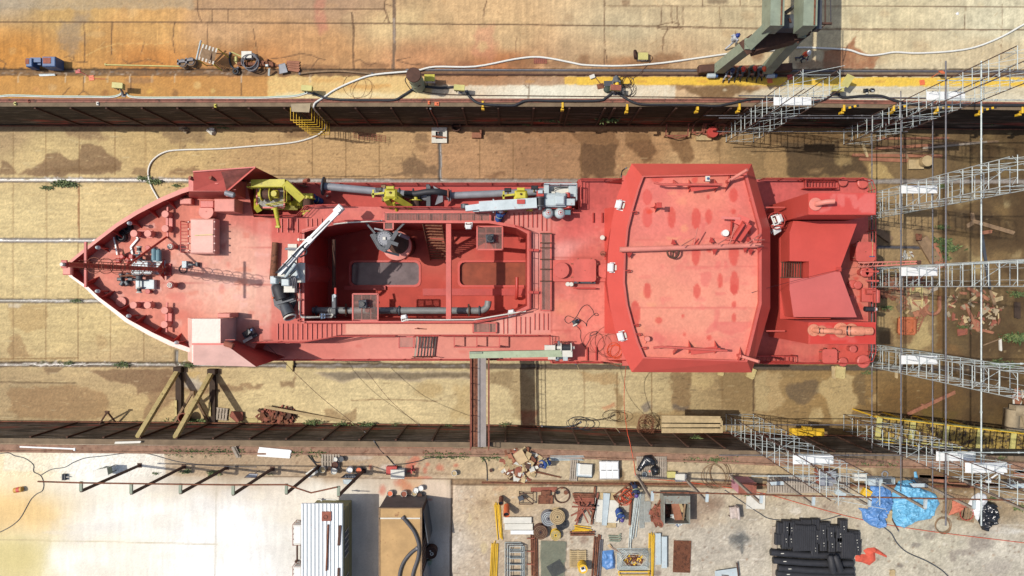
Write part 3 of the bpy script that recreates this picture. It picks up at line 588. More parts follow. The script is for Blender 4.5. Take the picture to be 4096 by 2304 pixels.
S.line(NL('01',[(795,420),(790,700),(795,940)]),2,(150,96,60),.8,2);S.line(NL('11',[(0,310),(1250,330)]),1.4,DB,.7,2);S.line(NL('02',[(0,945),(760,955)]),1.6,DB,.8,2);S.line(NL('02',[(0,715),(780,705)]),2,(130,98,60),.7,2);S.line(NL('22',[(2430,860),(2430,1240)]),2.4,DB,.8,3)
for pts,w,c,rg in(([(-400,719),(800,721),(1700,724),(4400,726)],10.5,(176,170,164),.18),([(-400,961),(400,962),(1200,962)],10,(186,184,182),.14),([(-400,1203),(420,1204),(1200,1204)],9.0,(150,146,136),.16),([(-400,1456),(700,1458),(2048,1466),(3420,1472),(4400,1478)],11,(104,92,78),.16),([(1760,545),(1760,724)],6.5,(126,124,124),.2),([(3390,988),(3690,990)],7,(88,92,104),.16),([(706,1400),(706,1460)],7,(130,128,122),.2),([(3390,1236),(3560,1238)],9,(96,74,46),.3)):  # grey of the channel water has the mirrored sky painted in
 a=np.array(pts);poly=[(x,y-w)for x,y in pts]+[(x,y+w)for x,y in pts[::-1]]
 if abs(pts[0][0]-pts[-1][0])<20:poly=[(pts[0][0]-w,pts[0][1]),(pts[0][0]+w,pts[0][1]),(pts[1][0]+w,pts[1][1]),(pts[1][0]-w,pts[1][1])]
 S.stain(poly,(80,62,46),.9,1.5,1.5,20);S.stain([(x,y+(2 if i<len(pts)else-2))for i,(x,y)in enumerate(poly)]if len(poly)>4 or abs(pts[0][0]-pts[-1][0])>20 else poly,c,.92,1.5,1.5,20,wet=rg,dz=-.1,grain=.12)
for k in range(240):
 S.blob(random.choice([random.uniform(0,980),random.uniform(0,980),random.uniform(150,320)]),random.choice([1456,1460,1450])+random.uniform(-7,7),random.uniform(1.5,6),random.uniform(1,2.4),random.choice([(232,226,220),(190,180,170),(90,100,60),(236,230,226)]),.85)
for k in range(120):S.blob(random.choice([random.uniform(180,330),random.uniform(540,720)]),720+random.uniform(-12,8),random.uniform(1.5,5),random.uniform(1,2.5),(236,232,228),.85)
for k in range(60):S.blob(random.uniform(80,380),1203+random.uniform(-7,6),random.uniform(1.5,5),random.uniform(1,2.5),(232,228,224),.8)
for k in range(46):S.blob(random.uniform(1080,1880),1464+random.uniform(-7,7),random.uniform(5,18),random.uniform(2,5),(166,160,156),.8,wet=.15)
S.grainy(.07,4);S.scratches(260,0,900,520,1690,[(236,216,164),(238,222,178),(176,148,100)]);S.scratches(200,900,3900,510,1740,[(222,196,146),(96,72,48),(228,206,158)],(6,40));S.scratches(160,2500,3700,1500,1720,[(70,58,46),(214,196,150)],(6,30))
for k in range(420):S.blob(random.uniform(0,4096),random.uniform(510,1740),random.uniform(1,2.6),random.uniform(1,2),(70,52,38),.7)
q=mesh_np('dock_floor',P+np.stack([0*S.dz,0*S.dz,S.dz],1),F,S.finish(),FLOORM);tag(q,'stained concrete floor of the dry dock',kind='structure')
g=MB(CONC)
for x0,x1,y0,y1,z in((-400,400,22.5,400,-.02),(-400,400,-400,-22,-.02),(-400,-42,12.5,22.5,-.02),(42,400,12.3,22.5,-.02),(-400,-42,-22,-9.9,-.02),(42,400,-22,-11.3,-.02),(-60,-46,-9.7,12.2,ZF-.02),(46,60,-11.6,12.0,ZF-.02),(-400,-60,-9.9,12.5,-.02),(60,400,-11.3,12.3,-.02)):
 g.face([(x0,y0,z),(x1,y0,z),(x1,y1,z),(x0,y1,z)])
for x in(-60,60):g.face([(x,-11.8,ZF-.1),(x,12.4,ZF-.1),(x,12.4,-.02),(x,-11.8,-.02)])
tag(g.build('ground',origin=(0,0,0)),'plain concrete ground around the dock',kind='structure')
def wall(curve,side,label,bars,seed):
 xs=np.linspace(-60,60,900);ts=np.linspace(0,1,56)
 ys=np.array([curve(x)for x in xs]);zz=ZF-.15+(0.0-ZF+.13)*ts
 Pw=np.stack([np.repeat(xs,56),np.repeat(ys,56),np.tile(zz,900)],1)
 i=(np.arange(899)[:,None]*56+np.arange(55)[None]).ravel()
 Fw=np.stack([i,i+1,i+57,i+56],1)if side>0 else np.stack([i,i+56,i+57,i+1],1)
 Sx=Surf(Pw);Sx.X=Pw[:,0]*60;Sx.Y=Pw[:,2]*60;n=np.arange(len(Pw))
 Sx.C[:]=(58,46,38)if side>0 else(88,78,68)
 st=fbm(Sx.X/110,Sx.Y/7,seed,5);Sx.mul((.45+1.15*st)if side>0 else(.1+1.9*st))
 Sx.blend(n,np.clip((fbm(Sx.X/70,Sx.Y/5,seed+3,4)-(.57 if side>0 else.5))*5,0,1)*.75,(150,138,122)if side>0 else(170,160,146));Sx.blend(n,np.clip((fbm(Sx.X/120,Sx.Y/26,seed+8,4)-.55)*5,0,1)*.6,(26,22,20))
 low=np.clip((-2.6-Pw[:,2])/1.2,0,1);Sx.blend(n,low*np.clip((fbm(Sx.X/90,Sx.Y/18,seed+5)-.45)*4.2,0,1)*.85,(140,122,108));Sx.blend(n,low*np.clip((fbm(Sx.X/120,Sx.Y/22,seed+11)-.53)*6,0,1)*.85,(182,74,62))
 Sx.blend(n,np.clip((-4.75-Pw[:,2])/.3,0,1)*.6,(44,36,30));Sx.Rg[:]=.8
 loc=(0,0,ZF-.15);t=thing('dock_wall',label,'dock wall',loc)
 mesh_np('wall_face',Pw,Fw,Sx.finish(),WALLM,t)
 s=side;c=MB(CONCD);e=MB(mat('brown_edge_steel',(150,96,78),.8,var=.3,scale=2,rust=.4,rustc=(96,66,54))if s>0 else EDGEB);xx=[-60]+[-33.75,-25,-16.9,-8,0,7,13.4,16.9,25,33.75]+[60]
 lip=MB(CONCD)
 for a,b in zip(xx[:-1],xx[1:]):
  ya,yb=curve(a),curve(b)
  if s>0:
   c.face([(a,ya,-.02),(b,yb,-.02),(b,yb+.26,-.02),(a,ya+.26,-.02)])
   e.beam((a,ya+.33,-.06),(b,yb+.33,-.06),.13,.16);e.beam((a,ya+.47,-.05),(b,yb+.47,-.05),.10,.17)
   lip.face([(a,ya+.26,-.12),(b,yb+.26,-.12),(b,yb+.54,-.12),(a,ya+.54,-.12)])
  else:
   c.face([(a,ya-.36,.006),(b,yb-.36,.006),(b,yb,.006),(a,ya,.006)])
   e.beam((a,ya-.55,.03),(b,yb-.55,.03),.3,.07);e.beam((a,ya-.86,.05),(b,yb-.86,.05),.12,.12);e.beam((a,ya-.72,.02),(b,yb-.72,.02),.14,.04)
 c.build('coping',t);e.build('edge_beam',t)
 if s>0:lip.build('edge_channel',t)
 for x,w_ in bars:
  y=curve(x);b=MB(RUSTD);b.beam((x,y-s*.05,-.2),(x,y-s*.05,ZF+.25),w_,.1,up=(0,1,0));b.build('fender_bar',t)
 p=MB(RUST)
 for a,b in zip(xx[:-1],xx[1:]):p.path([(a,curve(a)-s*.1,ZF+.3),(b,curve(b)-s*.1,ZF+.3)],.05,6,caps=False)
 p.build('service_pipe',t)
 return t
wall(NW,1,'tall black stained dock wall on the north side with rusty fender bars',[(-31.6+2.36*i,.12)for i in range(21)]+[(-13.55,.3),(3.4,.14),(6.8,.16),(14.5,.12)],5)
wall(SW,-1,'weathered dark dock wall on the south side below the yard',[(-31.9+2.42*i,.12)for i in range(25)],40)
def rail_line(name,label,y0,y1,z,x0=-42,x1=42,m_=RUSTD):
 r=MB(m_);n=12
 for i in range(n):
  a,b=x0+(x1-x0)*i/n,x0+(x1-x0)*(i+1)/n;ya,yb=y0+(y1-y0)*i/n,y0+(y1-y0)*(i+1)/n
  r.beam((a,ya,z),(b,yb,z),.14,.03);r.beam((a,ya,z+.05),(b,yb,z+.05),.03,.08);r.beam((a,ya,z+.1),(b,yb,z+.1),.08,.04)
 return single(r,name,label,'rail')
rail_line('crane_rail','steel crane rail beside the feet of the green portal crane',14.40,14.26,-.10,-7,42,STEELD)
rail_line('guard_rail','long rusty steel angle laid in the gully beside the yellow band',14.10,13.98,-.10,-6,42,RUSTD)
rail_line('crane_rail','rusty rail along the edge of the yard south of the dock',-12.83,-13.2,-.05,-2,42,RUST)
ship=thing('dredger_ship','red hopper dredger ship standing in the dry dock, fresh red paint all over','ship',(0,1.08,ZF))
def U(X,Y):return S2W(X,Y,ZU)
def part(mb,name,parent=None):return mb.build(name,parent or ship)
YN,YS,YC=7.08,-4.92,1.08
bowN=[S2W(X,Y,1.7)for X,Y in((256,1078),(274,1047),(322,1006),(391,950),(457,898),(537,846),(636,793),(715,759),(757,745))]
bowS=[S2W(X,Y,1.7)for X,Y in((278,1107),(340,1152),(382,1194),(445,1243),(501,1288),(596,1342),(676,1381),(757,1410))]
XST=23.2
plan=[(p.x,p.y)for p in bowN]+[(-19.2,6.9),(-17,YN),(-5,YN),(8,YN),(19,YN),(22.6,YN),(XST,YN-.6),(XST,4),(XST,1),(XST,-2),(XST,YS+.6),(22.6,YS),(19,YS),(8,YS),(-5,YS),(-17,YS),(-19.2,-4.75)]+[(p.x,p.y)for p in bowS[::-1]]
def ring(z,k,ret):
 out=[]
 for x,y in plan:
  f=max(0,min(1,(-10-x)/19.0));a=max(0,(x-14)/9.2)
  out.append((x+ret*f**2-ret*.9*a*a,YC+(y-YC)*(1-k*(.12+f*f*1.2)),z))
 return out
h=MB(REDX);rings=[ring(-5.27,.42,3.2),ring(-4.6,.2,2.6),ring(-2.6,.08,1.6),ring(-1.2,.03,.8)]
n=len(plan);vs=[p for r in rings for p in r]
h.add(vs,[[i*n+(j+1)%n,i*n+j,(i+1)*n+j,(i+1)*n+(j+1)%n]for i in range(3)for j in range(n)],True);h.poly(rings[0],flip=True);hull=part(h,'hull')
upN=[(p.x+.12,YC+(p.y-YC)*.97)for p in bowN];upS=[(p.x+.12,YC+(p.y-YC)*.97)for p in bowS]
def uxy(X,Y):p=U(X,Y);return(p.x,p.y)
up=upN+[(-19.2,6.85),(-17.3,6.95),uxy(1015,868),uxy(1208,868),uxy(1245,822),uxy(1520,828),uxy(2313,838)]+[(uxy(2313,713)[0],YN-.02),(18,YN-.02),(22.6,YN-.02),(XST-.02,YN-.6),(XST-.02,YS+.6),(22.6,YS+.02),(10,YS+.02),(uxy(2203,1400)[0],YS+.02)]+[uxy(2203,1339),uxy(1362,1339),uxy(1228,1369),uxy(1030,1369)]+[(-17.2,-4.8),(-19.2,-4.72)]+upS[::-1]
hop=[uxy(*p)for p in((1225,930),(1390,893),(1955,895),(2065,914),(2108,937),(2108,1222),(2050,1250),(1895,1283),(1225,1283))]
a=sum(up[i][0]*up[(i+1)%len(up)][1]-up[(i+1)%len(up)][0]*up[i][1]for i in range(len(up)))
if a<0:up=up[::-1]
m=MB(REDX);nn=len(up)
m.add([(x,y,ZM-.02)for x,y in up]+[(x,y,ZU)for x,y in up],[[i,(i+1)%nn,nn+(i+1)%nn,nn+i]for i in range(nn)])
part(m,'upper_hull')
P,F=sheet(up,ZU,.11,[hop]);S=Surf(P)
S.base([(450,1080,(222,142,122)),(600,900,(216,128,108)),(620,1300,(222,138,118)),(900,1000,(234,172,150)),(1000,1150,(238,184,162)),(1000,1250,(236,178,156)),(1150,900,(212,112,100)),(1150,1320,(216,118,104)),(1500,850,(216,116,106)),(1500,1310,(236,178,156)),(1700,1310,(234,168,146)),(2000,1310,(234,160,140)),(2180,1000,(222,148,138)),(2150,880,(222,130,118)),(2300,900,(206,98,90)),(2300,800,(196,88,80)),(2300,1050,(204,102,90)),(2300,1280,(222,124,108)),(2350,1420,(218,112,98)),(3100,800,(200,92,86)),(3400,740,(204,92,84)),(3400,1100,(206,110,94)),(3200,1420,(206,98,86)),(3400,1440,(208,86,72))],4)
S.mottle(.07,60,40,91);S.mottle(.06,10,10,92);S.mottle(.05,6,50,93,3);S.grainy(.03)
rq=random.Random(12)
for k in range(64):
 x,y,a_,b_=rq.uniform(420,1080),rq.uniform(880,1320),rq.uniform(12,70),rq.uniform(6,30);S.stain([(x,y),(x+a_,y+rq.uniform(-3,3)),(x+a_+rq.uniform(-8,8),y+b_),(x+rq.uniform(-6,6),y+b_)],rq.choice([(240,184,170),(238,176,158),(218,130,110),(226,146,120),(242,192,180)]),rq.uniform(.4,.85),1.5,4,9)
for k in range(40):S.blob(random.uniform(400,1085),random.uniform(850,1320),random.uniform(8,34),random.uniform(6,24),random.choice([(238,172,156),(216,116,98),(232,150,132),(222,128,112)]),.55)
for k in range(40):x,y,a_,b_=rq.choice([rq.uniform(2210,2400),rq.uniform(3100,3440)]),rq.choice([rq.uniform(850,1000),rq.uniform(1290,1440)]),rq.uniform(10,40),rq.uniform(4,16);S.stain([(x,y),(x+a_,y),(x+a_,y+b_),(x,y+b_)],rq.choice([(224,132,110),(196,86,78),(230,148,128)]),.45,1.5,4,9)
for k in range(46):S.blob(random.uniform(2200,2420),random.uniform(850,1450),random.uniform(4,18),random.uniform(3,10),random.choice([(232,150,120),(212,92,80),(226,126,108)]),.4)
S.stain(NL('11',[(0,750),(155,750),(155,1449),(0,1449)]),(236,164,150),.5,3,10);S.stain(NL('12',[(0,0),(150,0),(150,300),(0,320)]),(238,168,150),.55,3,8);S.stain(NL('12',[(60,320),(150,340),(150,530),(60,530)]),(234,160,146),.7,2,4)
S.stain(NL('11',[(155,748),(500,748),(500,1449),(155,1449)]),(206,92,82),.75,1.5,1);S.stain(NL('12',[(150,0),(500,0),(500,335),(905,340),(905,480),(840,490),(600,530),(150,530)]),(214,108,96),.8,1.5,1)
S.stain(NL('12',[(905,340),(2180,350),(2180,465),(905,470)]),(234,172,148),.8,2,2);S.stain(NL('12',[(1650,350),(2180,355),(2180,460),(1650,462)]),(234,164,134),.6,2,2)
S.stain(NL('11',[(920,670),(1260,660),(1260,760),(960,740)]),(226,128,110),.7,4,6);S.stain(NL('12',[(2425,300),(2576,270),(2576,465),(2425,465)]),(234,168,154),.8,2,2);S.stain(NL('22',[(0,290),(390,220),(390,460),(0,470)]),(228,148,136),.75,3,4)
S.stain(NL('21',[(0,680),(300,640),(390,760),(395,880),(215,890),(0,830)]),(228,150,138),.75,3,6);S.stain(NL('21',[(180,890),(400,890),(400,1449),(180,1449)]),(226,160,150),.6,3,4)
S.stain(NL('22',[(420,130),(640,120),(660,290),(420,290)]),(234,150,112),.5,8,10);S.stain(NL('31',[(800,1200),(1010,1180),(1010,1449),(840,1449)]),(226,148,118),.55,8,10);S.stain(NL('32',[(830,0),(1010,0),(1010,300),(950,300)]),(226,136,112),.55,8,10);S.stain(NL('32',[(180,560),(600,575),(620,700),(280,680)]),(222,130,108),.5,8,12)
for k,x,y,rx,ry in(('32',920,185,16,15),('31',890,1350,12,7),('32',930,92,16,4),('32',920,15,12,6),('22',680,395,8,8),('22',980,690,14,8),('22',455,500,4,4),('12',2440,520,12,10),('32',290,530,6,5),('32',640,590,20,12),('32',735,600,10,10),('12',1510,505,8,6)):
 X,Y=N(k,x,y);S.blob(X,Y,rx,ry,(212,76,62),.85)
for pts in([(1085,874),(1085,1362)],[(2310,720),(2310,840)],[(2206,860),(2206,1330)],[(2420,840),(2420,1450)],[(2206,1030),(2420,1032)],[(2206,1322),(2420,1326)],[(1520,1290),(1520,1335)],[(850,985),(1085,990)],[(1920,1290),(1920,1336)],[(930,930),(930,1260)],[(640,1130),(1085,1140)]):S.line(pts,.9,(176,78,68),.55,.6)
part_deck=mesh_np('upper_deck',P,F,S.finish(),DECKM,ship)
for nm,poly,ctl in(('main_deck',[(-17.3,YN-.05),uxy(2313,713)[:1]+(YN-.05,),uxy(2313,840),uxy(1520,830),uxy(1245,824),uxy(1208,870),uxy(1015,870)],[(1200,780,(204,92,84)),(1700,780,(206,90,82)),(2200,780,(210,92,84)),(1400,800,(198,84,74))]),('main_deck',[uxy(1030,1367),uxy(1228,1367),uxy(1362,1337),uxy(2203,1337),(uxy(2203,1400)[0],YS+.1),(-17.2,YS+.1)],[(1200,1400,(222,128,114)),(1600,1400,(230,146,130)),(1900,1390,(230,150,132)),(2100,1400,(224,130,114))])):
 P,F=sheet(poly[::-1],ZM,.2);S=Surf(P);S.base(ctl,4);S.mottle(.06,50,30,95);S.mottle(.05,8,8,96)
 for k in range(24):S.blob(random.uniform(1060,2280),random.choice([random.uniform(740,830),random.uniform(1345,1430)]),random.uniform(4,26),random.uniform(3,10),random.choice([(228,136,120),(204,84,72)]),.4)
 mesh_np(nm,P,F,S.finish(),DECKM,ship)
b=MB(PINK);line=[(p.x,p.y)for p in bowS[::-1]]+[(p.x,p.y)for p in bowN]
for(x0,y0),(x1,y1)in zip(line[:-1],line[1:]):
 n_=Vector((y0-y1,x1-x0)).normalized()*.3*-1
 n0=Vector((YC-y0,0));k=.94
 i0=(x0+.22,YC+(y0-YC)*.955);i1=(x1+.22,YC+(y1-YC)*.955)
 b.m(WPINK if y0<YC else PINK);b.add([(x0,y0,1.7),(x1,y1,1.7),(i1[0],i1[1],1.7),(i0[0],i0[1],1.7)],[[0,3,2,1]])  # south cap takes the glare colour, north cap the plain pink
 b.m(REDX);b.add([(x0,y0,1.69),(x1,y1,1.69),(x1+.35,YC+(y1-YC)*.96,-1.2),(x0+.35,YC+(y0-YC)*.96,-1.2)],[[0,1,2,3]])
 b.m(REDD);j0=(x0+.16,YC+(y0-YC)*.965);j1=(x1+.16,YC+(y1-YC)*.965)
 b.add([(j0[0],j0[1],1.69),(j1[0],j1[1],1.69),(j1[0]+.06,j1[1],ZU),(j0[0]+.06,j0[1],ZU)],[[3,2,1,0]])
bul=part(b,'bulwark')
def along(pl,step):
 out=[];acc=0
 for(x0,y0),(x1,y1)in zip(pl[:-1],pl[1:]):
  d=math.hypot(x1-x0,y1-y0);t=step-acc
  while t<d:out.append((x0+(x1-x0)*t/d,y0+(y1-y0)*t/d,(x1-x0)/d,(y1-y0)/d));t+=step
  acc=(acc+d)%step
 return out
for x,y,dx,dy in along(line,1.35):
 sd=1 if y>YC else-1;nx,ny=(dy,-dx)
 if(nx*(-15-x)+ny*(YC-y))<0:nx,ny=-nx,-ny
 s_=MB(REDD);p0=Vector((x+nx*.2,y+ny*.2,1.62));p1=Vector((x+nx*.2,y+ny*.2,ZU));p2=Vector((x+nx*.75,y+ny*.75,ZU));t_=Vector((dx,dy,0))*.02
 s_.add([p0-t_,p1-t_,p2-t_,p0+t_,p1+t_,p2+t_],[[0,1,2],[5,4,3],[0,3,4,1],[1,4,5,2],[2,5,3,0]]);part(s_,'bulwark_stay',bul)
s_=MB(PINK);c0=S2W(264,1078,1.75);s_.bbox((c0.x+.1,c0.y,1.55),(.55,.7,.3),0,.06);part(s_,'stem_head',bul)
mb=MB(REDD);hp=[(x,y)for x,y in hop];k=len(hp)
ccw=sum(hp[i][0]*hp[(i+1)%k][1]-hp[(i+1)%k][0]*hp[i][1]for i in range(k))>0
if ccw:hp=hp[::-1]
mb.add([(x,y,ZH)for x,y in hp]+[(x,y,ZU+.42)for x,y in hp],[[i,(i+1)%k,k+(i+1)%k,k+i]for i in range(k)])
well=part(mb,'hopper_well')
ho=[]
cx_,cy_=sum(p[0]for p in hp)/k,sum(p[1]for p in hp)/k
for x,y in hp:d=Vector((x-cx_,y-cy_));ho.append((x+.16*(1 if d.x>0 else-1),y+.16*(1 if d.y>0 else-1)))
c=MB(RED);c.add([(x,y,ZU+.42)for x,y in hp]+[(x,y,ZU+.42)for x,y in ho]+[(x,y,ZU)for x,y in ho],[[i,(i+1)%k,k+(i+1)%k,k+i]for i in range(k)]+[[k+i,k+(i+1)%k,2*k+(i+1)%k,2*k+i]for i in range(k)]);part(c,'coaming',well)
def Hp(k_,x,y):return Q(k_,x,y,ZH)
openings=[]
for ks,x0,y0,x1,y1 in(('11',955,1190,1640,1418),('11',2050,1190,2770,1420)):
 pts=[]
 A,B=Hp(ks,x0,y1),Hp(ks,x1,y0);r=.35
 for cxx,cyy,a0 in((B.x-r,B.y-r,0),(A.x+r,B.y-r,90),(A.x+r,A.y+r,180),(B.x-r,A.y+r,270)):
  for t in(0,30,60,90):pts.append((cxx+r*math.cos(R(a0+t)),cyy+r*math.sin(R(a0+t))))
 openings.append(pts)
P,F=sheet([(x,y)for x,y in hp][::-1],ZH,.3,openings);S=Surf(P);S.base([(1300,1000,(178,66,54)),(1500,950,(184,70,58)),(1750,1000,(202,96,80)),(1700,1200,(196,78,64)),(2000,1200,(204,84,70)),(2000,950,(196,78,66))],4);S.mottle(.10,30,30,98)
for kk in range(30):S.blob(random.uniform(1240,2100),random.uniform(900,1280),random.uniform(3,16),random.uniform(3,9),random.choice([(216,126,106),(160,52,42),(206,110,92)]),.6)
mesh_np('hopper_floor',P,F,S.finish(),DECKM,well)
for i,pts in enumerate(openings):
 r_=MB(REDB);kk=len(pts);outer=[(x+(.14 if x>sum(p[0]for p in pts)/kk else-.14),y+(.14 if y>sum(p[1]for p in pts)/kk else-.14))for x,y in pts]
 r_.add([(x,y,ZH-.4)for x,y in pts]+[(x,y,ZH+.05)for x,y in pts]+[(x,y,ZH+.05)for x,y in outer]+[(x,y,ZH)for x,y in outer],[[kk*j+(a_+1)%kk,kk*j+a_,kk*(j+1)+a_,kk*(j+1)+(a_+1)%kk]for j in range(3)for a_ in range(kk)]);part(r_,'hatch_frame',well)
 w_=MB(watermat('hopper_water_%d'%i,(126,112,112)if i==0 else(150,74,50),.12 if i==0 else.35));w_.poly([(x,y,ZH-.22)for x,y in pts]);o=part(w_,'pooled_water',well)
o=MB(RED)
x0,x1=U(1785,0).x,U(1805,0).x;o.box(((x0+x1)/2,(hp[0][1]+U(0,1283).y)/2 if False else(U(0,895).y+U(0,1283).y)/2,ZU-.1),(x1-x0,U(0,895).y-U(0,1283).y-.02,.55));part(o,'cross_beam',well)
o=MB(REDD);A=Hp('12',1750,40);o.box((A.x+3.3,A.y,ZH+.1),(7.6,.5,.2));o.box((Hp('12',1100,12).x,A.y+.3,ZH+.1),(3,.3,.2));part(o,'floor_stringer',well)
o=MB(RED);c0=Vector((-14.15,.98,0));o.lathe([(.95,ZH+.002),(.95,ZU-.06)],(c0.x+.02,c0.y,0),28);part(o,'pedestal_bulge',well)
for xx,yy in(('12',(840,20)),('11',(1960,1100))):pass
o=MB(RUSTD);o.path([Q('11',785,960,-1),Q('11',785,1449,-1.6)],.13,8);part(o,'discharge_pipe',well)
def stair(name,p,q,w,nst,ma,mt,parent=ship,rails=False):
 p,q=Vector(p),Vector(q);d=q-p;s=Vector((-d.y,d.x,0)).normalized()*w/2;o=MB(ma)
 for sg in(-1,1):o.beam(p+s*sg,q+s*sg,.05,.2)
 o.m(mt);dl=Vector((d.x,d.y,0)).normalized()
 for i in range(nst):
  c_=p+d*((i+.5)/nst);o.box(c_,(min(.2,dl.dot(d)/nst*.62),w-.06,.035),math.atan2(dl.y,dl.x))
 if rails:
  o.m(RAILM);z=Vector((0,0,.95))
  for sg in(-1,1):
   o.tube(p+s*sg+z,q+s*sg+z,.025,n=5)
   for t in(.1,.5,.9):o.tube(p+d*t+s*sg,p+d*t+s*sg+z,.02,n=5)
 return part(o,name,parent)
stair('hopper_stair',Q('11',1775,805,.5),Q('11',1845,1165,ZH+.1),1.25,13,RUST,RUST,well)
def handrail(pts,h=1.0,step=1.5,name='handrail',m_=RAILM,rails=(1.0,.66,.33),r=.026):
 o=MB(m_);pts=[Vector(p)for p in pts]
 for f in rails:o.path([p+Vector((0,0,h*f))for p in pts],r,5)
 for i in range(len(pts)-1):
  d=pts[i+1]-pts[i];n_=max(1,int(d.length/step))
  for j in range(n_+(1 if i==len(pts)-2 else 0)):q=pts[i]+d*(j/n_);o.tube(q,q+Vector((0,0,h)),r,n=5)
 return part(o,name)
handrail([(-16.5,YN-.12,ZM),(-8,YN-.12,ZM),(2,YN-.12,ZM),(uxy(2290,0)[0],YN-.12,ZM)]);handrail([(-16.9,YS+.12,ZM),(-2.4,YS+.12,ZM)],1.0,2.2);handrail([(-1.0,YS+.12,ZM),(uxy(2200,0)[0],YS+.12,ZM)],1.0,2.2)
zz=Vector((0,0,0))
handrail([U(1040,866),U(1205,866),U(1240,830),U(1300,826),U(1395,824)]);handrail([U(1530,832),U(1900,836),U(2290,842)]);handrail([U(1030,1366),U(1225,1366),U(1360,1342),U(1590,1341)]);handrail([U(1665,1340),U(2150,1340),U(2198,1342),U(2198,1440)])
handrail([(uxy(2318,0)[0],YN-.12,ZU),(9.2,YN-.12,ZU)]);handrail([(uxy(2318,0)[0],5.2,ZU),(uxy(2318,0)[0],YN-.14,ZU)])
handrail([(16,YN-.1,ZU),(22.4,YN-.1,ZU),(22.9,YN-.25,ZU),(XST-.1,YN-.8,ZU),(XST-.1,YS+.8,ZU),(22.9,YS+.25,ZU),(22.4,YS+.1,ZU),(16,YS+.1,ZU)],1.05,1.2)
handrail([(uxy(2208,0)[0],YS+.14,ZU),(5.8,YS+.14,ZU)],1.0,1.4)
handrail([U(1232,1290),U(1890,1290),U(2050,1258),U(2122,1232),U(2122,930),U(2060,906)],.85,1.6,rails=(1.0,.5));handrail([U(1215,1285),U(1215,935),U(1290,910),U(1390,886),U(1530,886)],.85,1.6,rails=(1.0,.5))
for xs,y0,y1 in(([220,258,320,370,418],750,890),([516,560,610,660,715,765],750,830)):
 for x in xs:o=MB(RED);o.beam(Q('11',x,y0,ZU+.04),Q('11',x+2,y1,ZU+.04),.05,.08);part(o,'deck_rib')
for i,x in enumerate(range(218,860,49)):
 o=MB(RED);o.beam(Q('12',x,358,ZU+.04),Q('12',x,520-(max(0,i-7)*8),ZU+.04),.05,.08);part(o,'deck_rib')
for x in(20,68,112,160,206,252,300,346):o=MB(REDD);o.beam(Q('21',x,690,ZU+.04),Q('21',x,840 if x<260 else 875,ZU+.04),.05,.07);part(o,'deck_rib')
for x in(2490,2530):o=MB(REDD);o.beam(Q('12',x,300,ZU+.04),Q('12',x,460,ZU+.04),.04,.06);part(o,'deck_rib')
for x in(40,86,134,180,228,272,318,362):o=MB(REDD);o.beam(Q('22',x,255 if x>200 else 290,ZU+.04),Q('22',x,460 if x<200 else 424,ZU+.04),.04,.06);part(o,'deck_rib')
for x in(755,845):o=MB(REDD);o.beam(Q('22',x,595,ZU+.1),Q('22',x,730,ZU+.1),.05,.2);part(o,'deck_rib')
for x in(815,905):o=MB(REDD);o.beam(Q('21',x,690,ZU+.1),Q('21',x,790,ZU+.1),.05,.2);part(o,'deck_rib')
def grating(name,p0,p1,z,nx,ny,parent=None,m_=GRAT,frame=.09,under=()):
 A,B=Vector((min(p0.x,p1.x),min(p0.y,p1.y),z)),Vector((max(p0.x,p1.x),max(p0.y,p1.y),z));o=MB(RED)
 for y in(A.y,B.y):o.beam((A.x,y,z),(B.x,y,z),frame,.1)
 for x in(A.x,B.x):o.beam((x,A.y,z),(x,B.y,z),frame,.1)
 for f in under:x=A.x+(B.x-A.x)*f;o.beam((x,A.y,z-.08),(x,B.y,z-.08),.07,.1)
 o.m(m_)
 for i in range(1,nx):x=A.x+(B.x-A.x)*i/nx;o.beam((x,A.y,z),(x,B.y,z),.016,.03)
 for i in range(1,ny):y=A.y+(B.y-A.y)*i/ny;o.beam((A.x,y,z+.004),(B.x,y,z+.004),.016,.03)
 return part(o,name,parent)
grating('walkway_grating',Q('11',1290,785,ZU+.3),Q('11',2355,690,ZU+.3),ZU+.3,70,9,under=(.1,.3,.42,.55,.7,.83,.9))
grating('walkway_grating',Q('11',1290,860,ZU+.3),Q('11',1380,785,ZU+.3),ZU+.28,9,9)
grating('walkway_grating',Q('21',290,900,ZU+.3),Q('22',390,225,ZU+.3),ZU+.3,8,70,under=());grating('walkway_grating',Q('12',2185,350,ZU+.2),Q('12',2420,450,ZU+.2),ZU+.2,18,9,under=(.7,))
for y in(900,995,1045,1160,1260,1380):o=MB(RUSTD);o.beam(Q('21',282,y,ZU+.38),Q('21',402,y,ZU+.38),.07,.05);part(o,'grating_clamp')
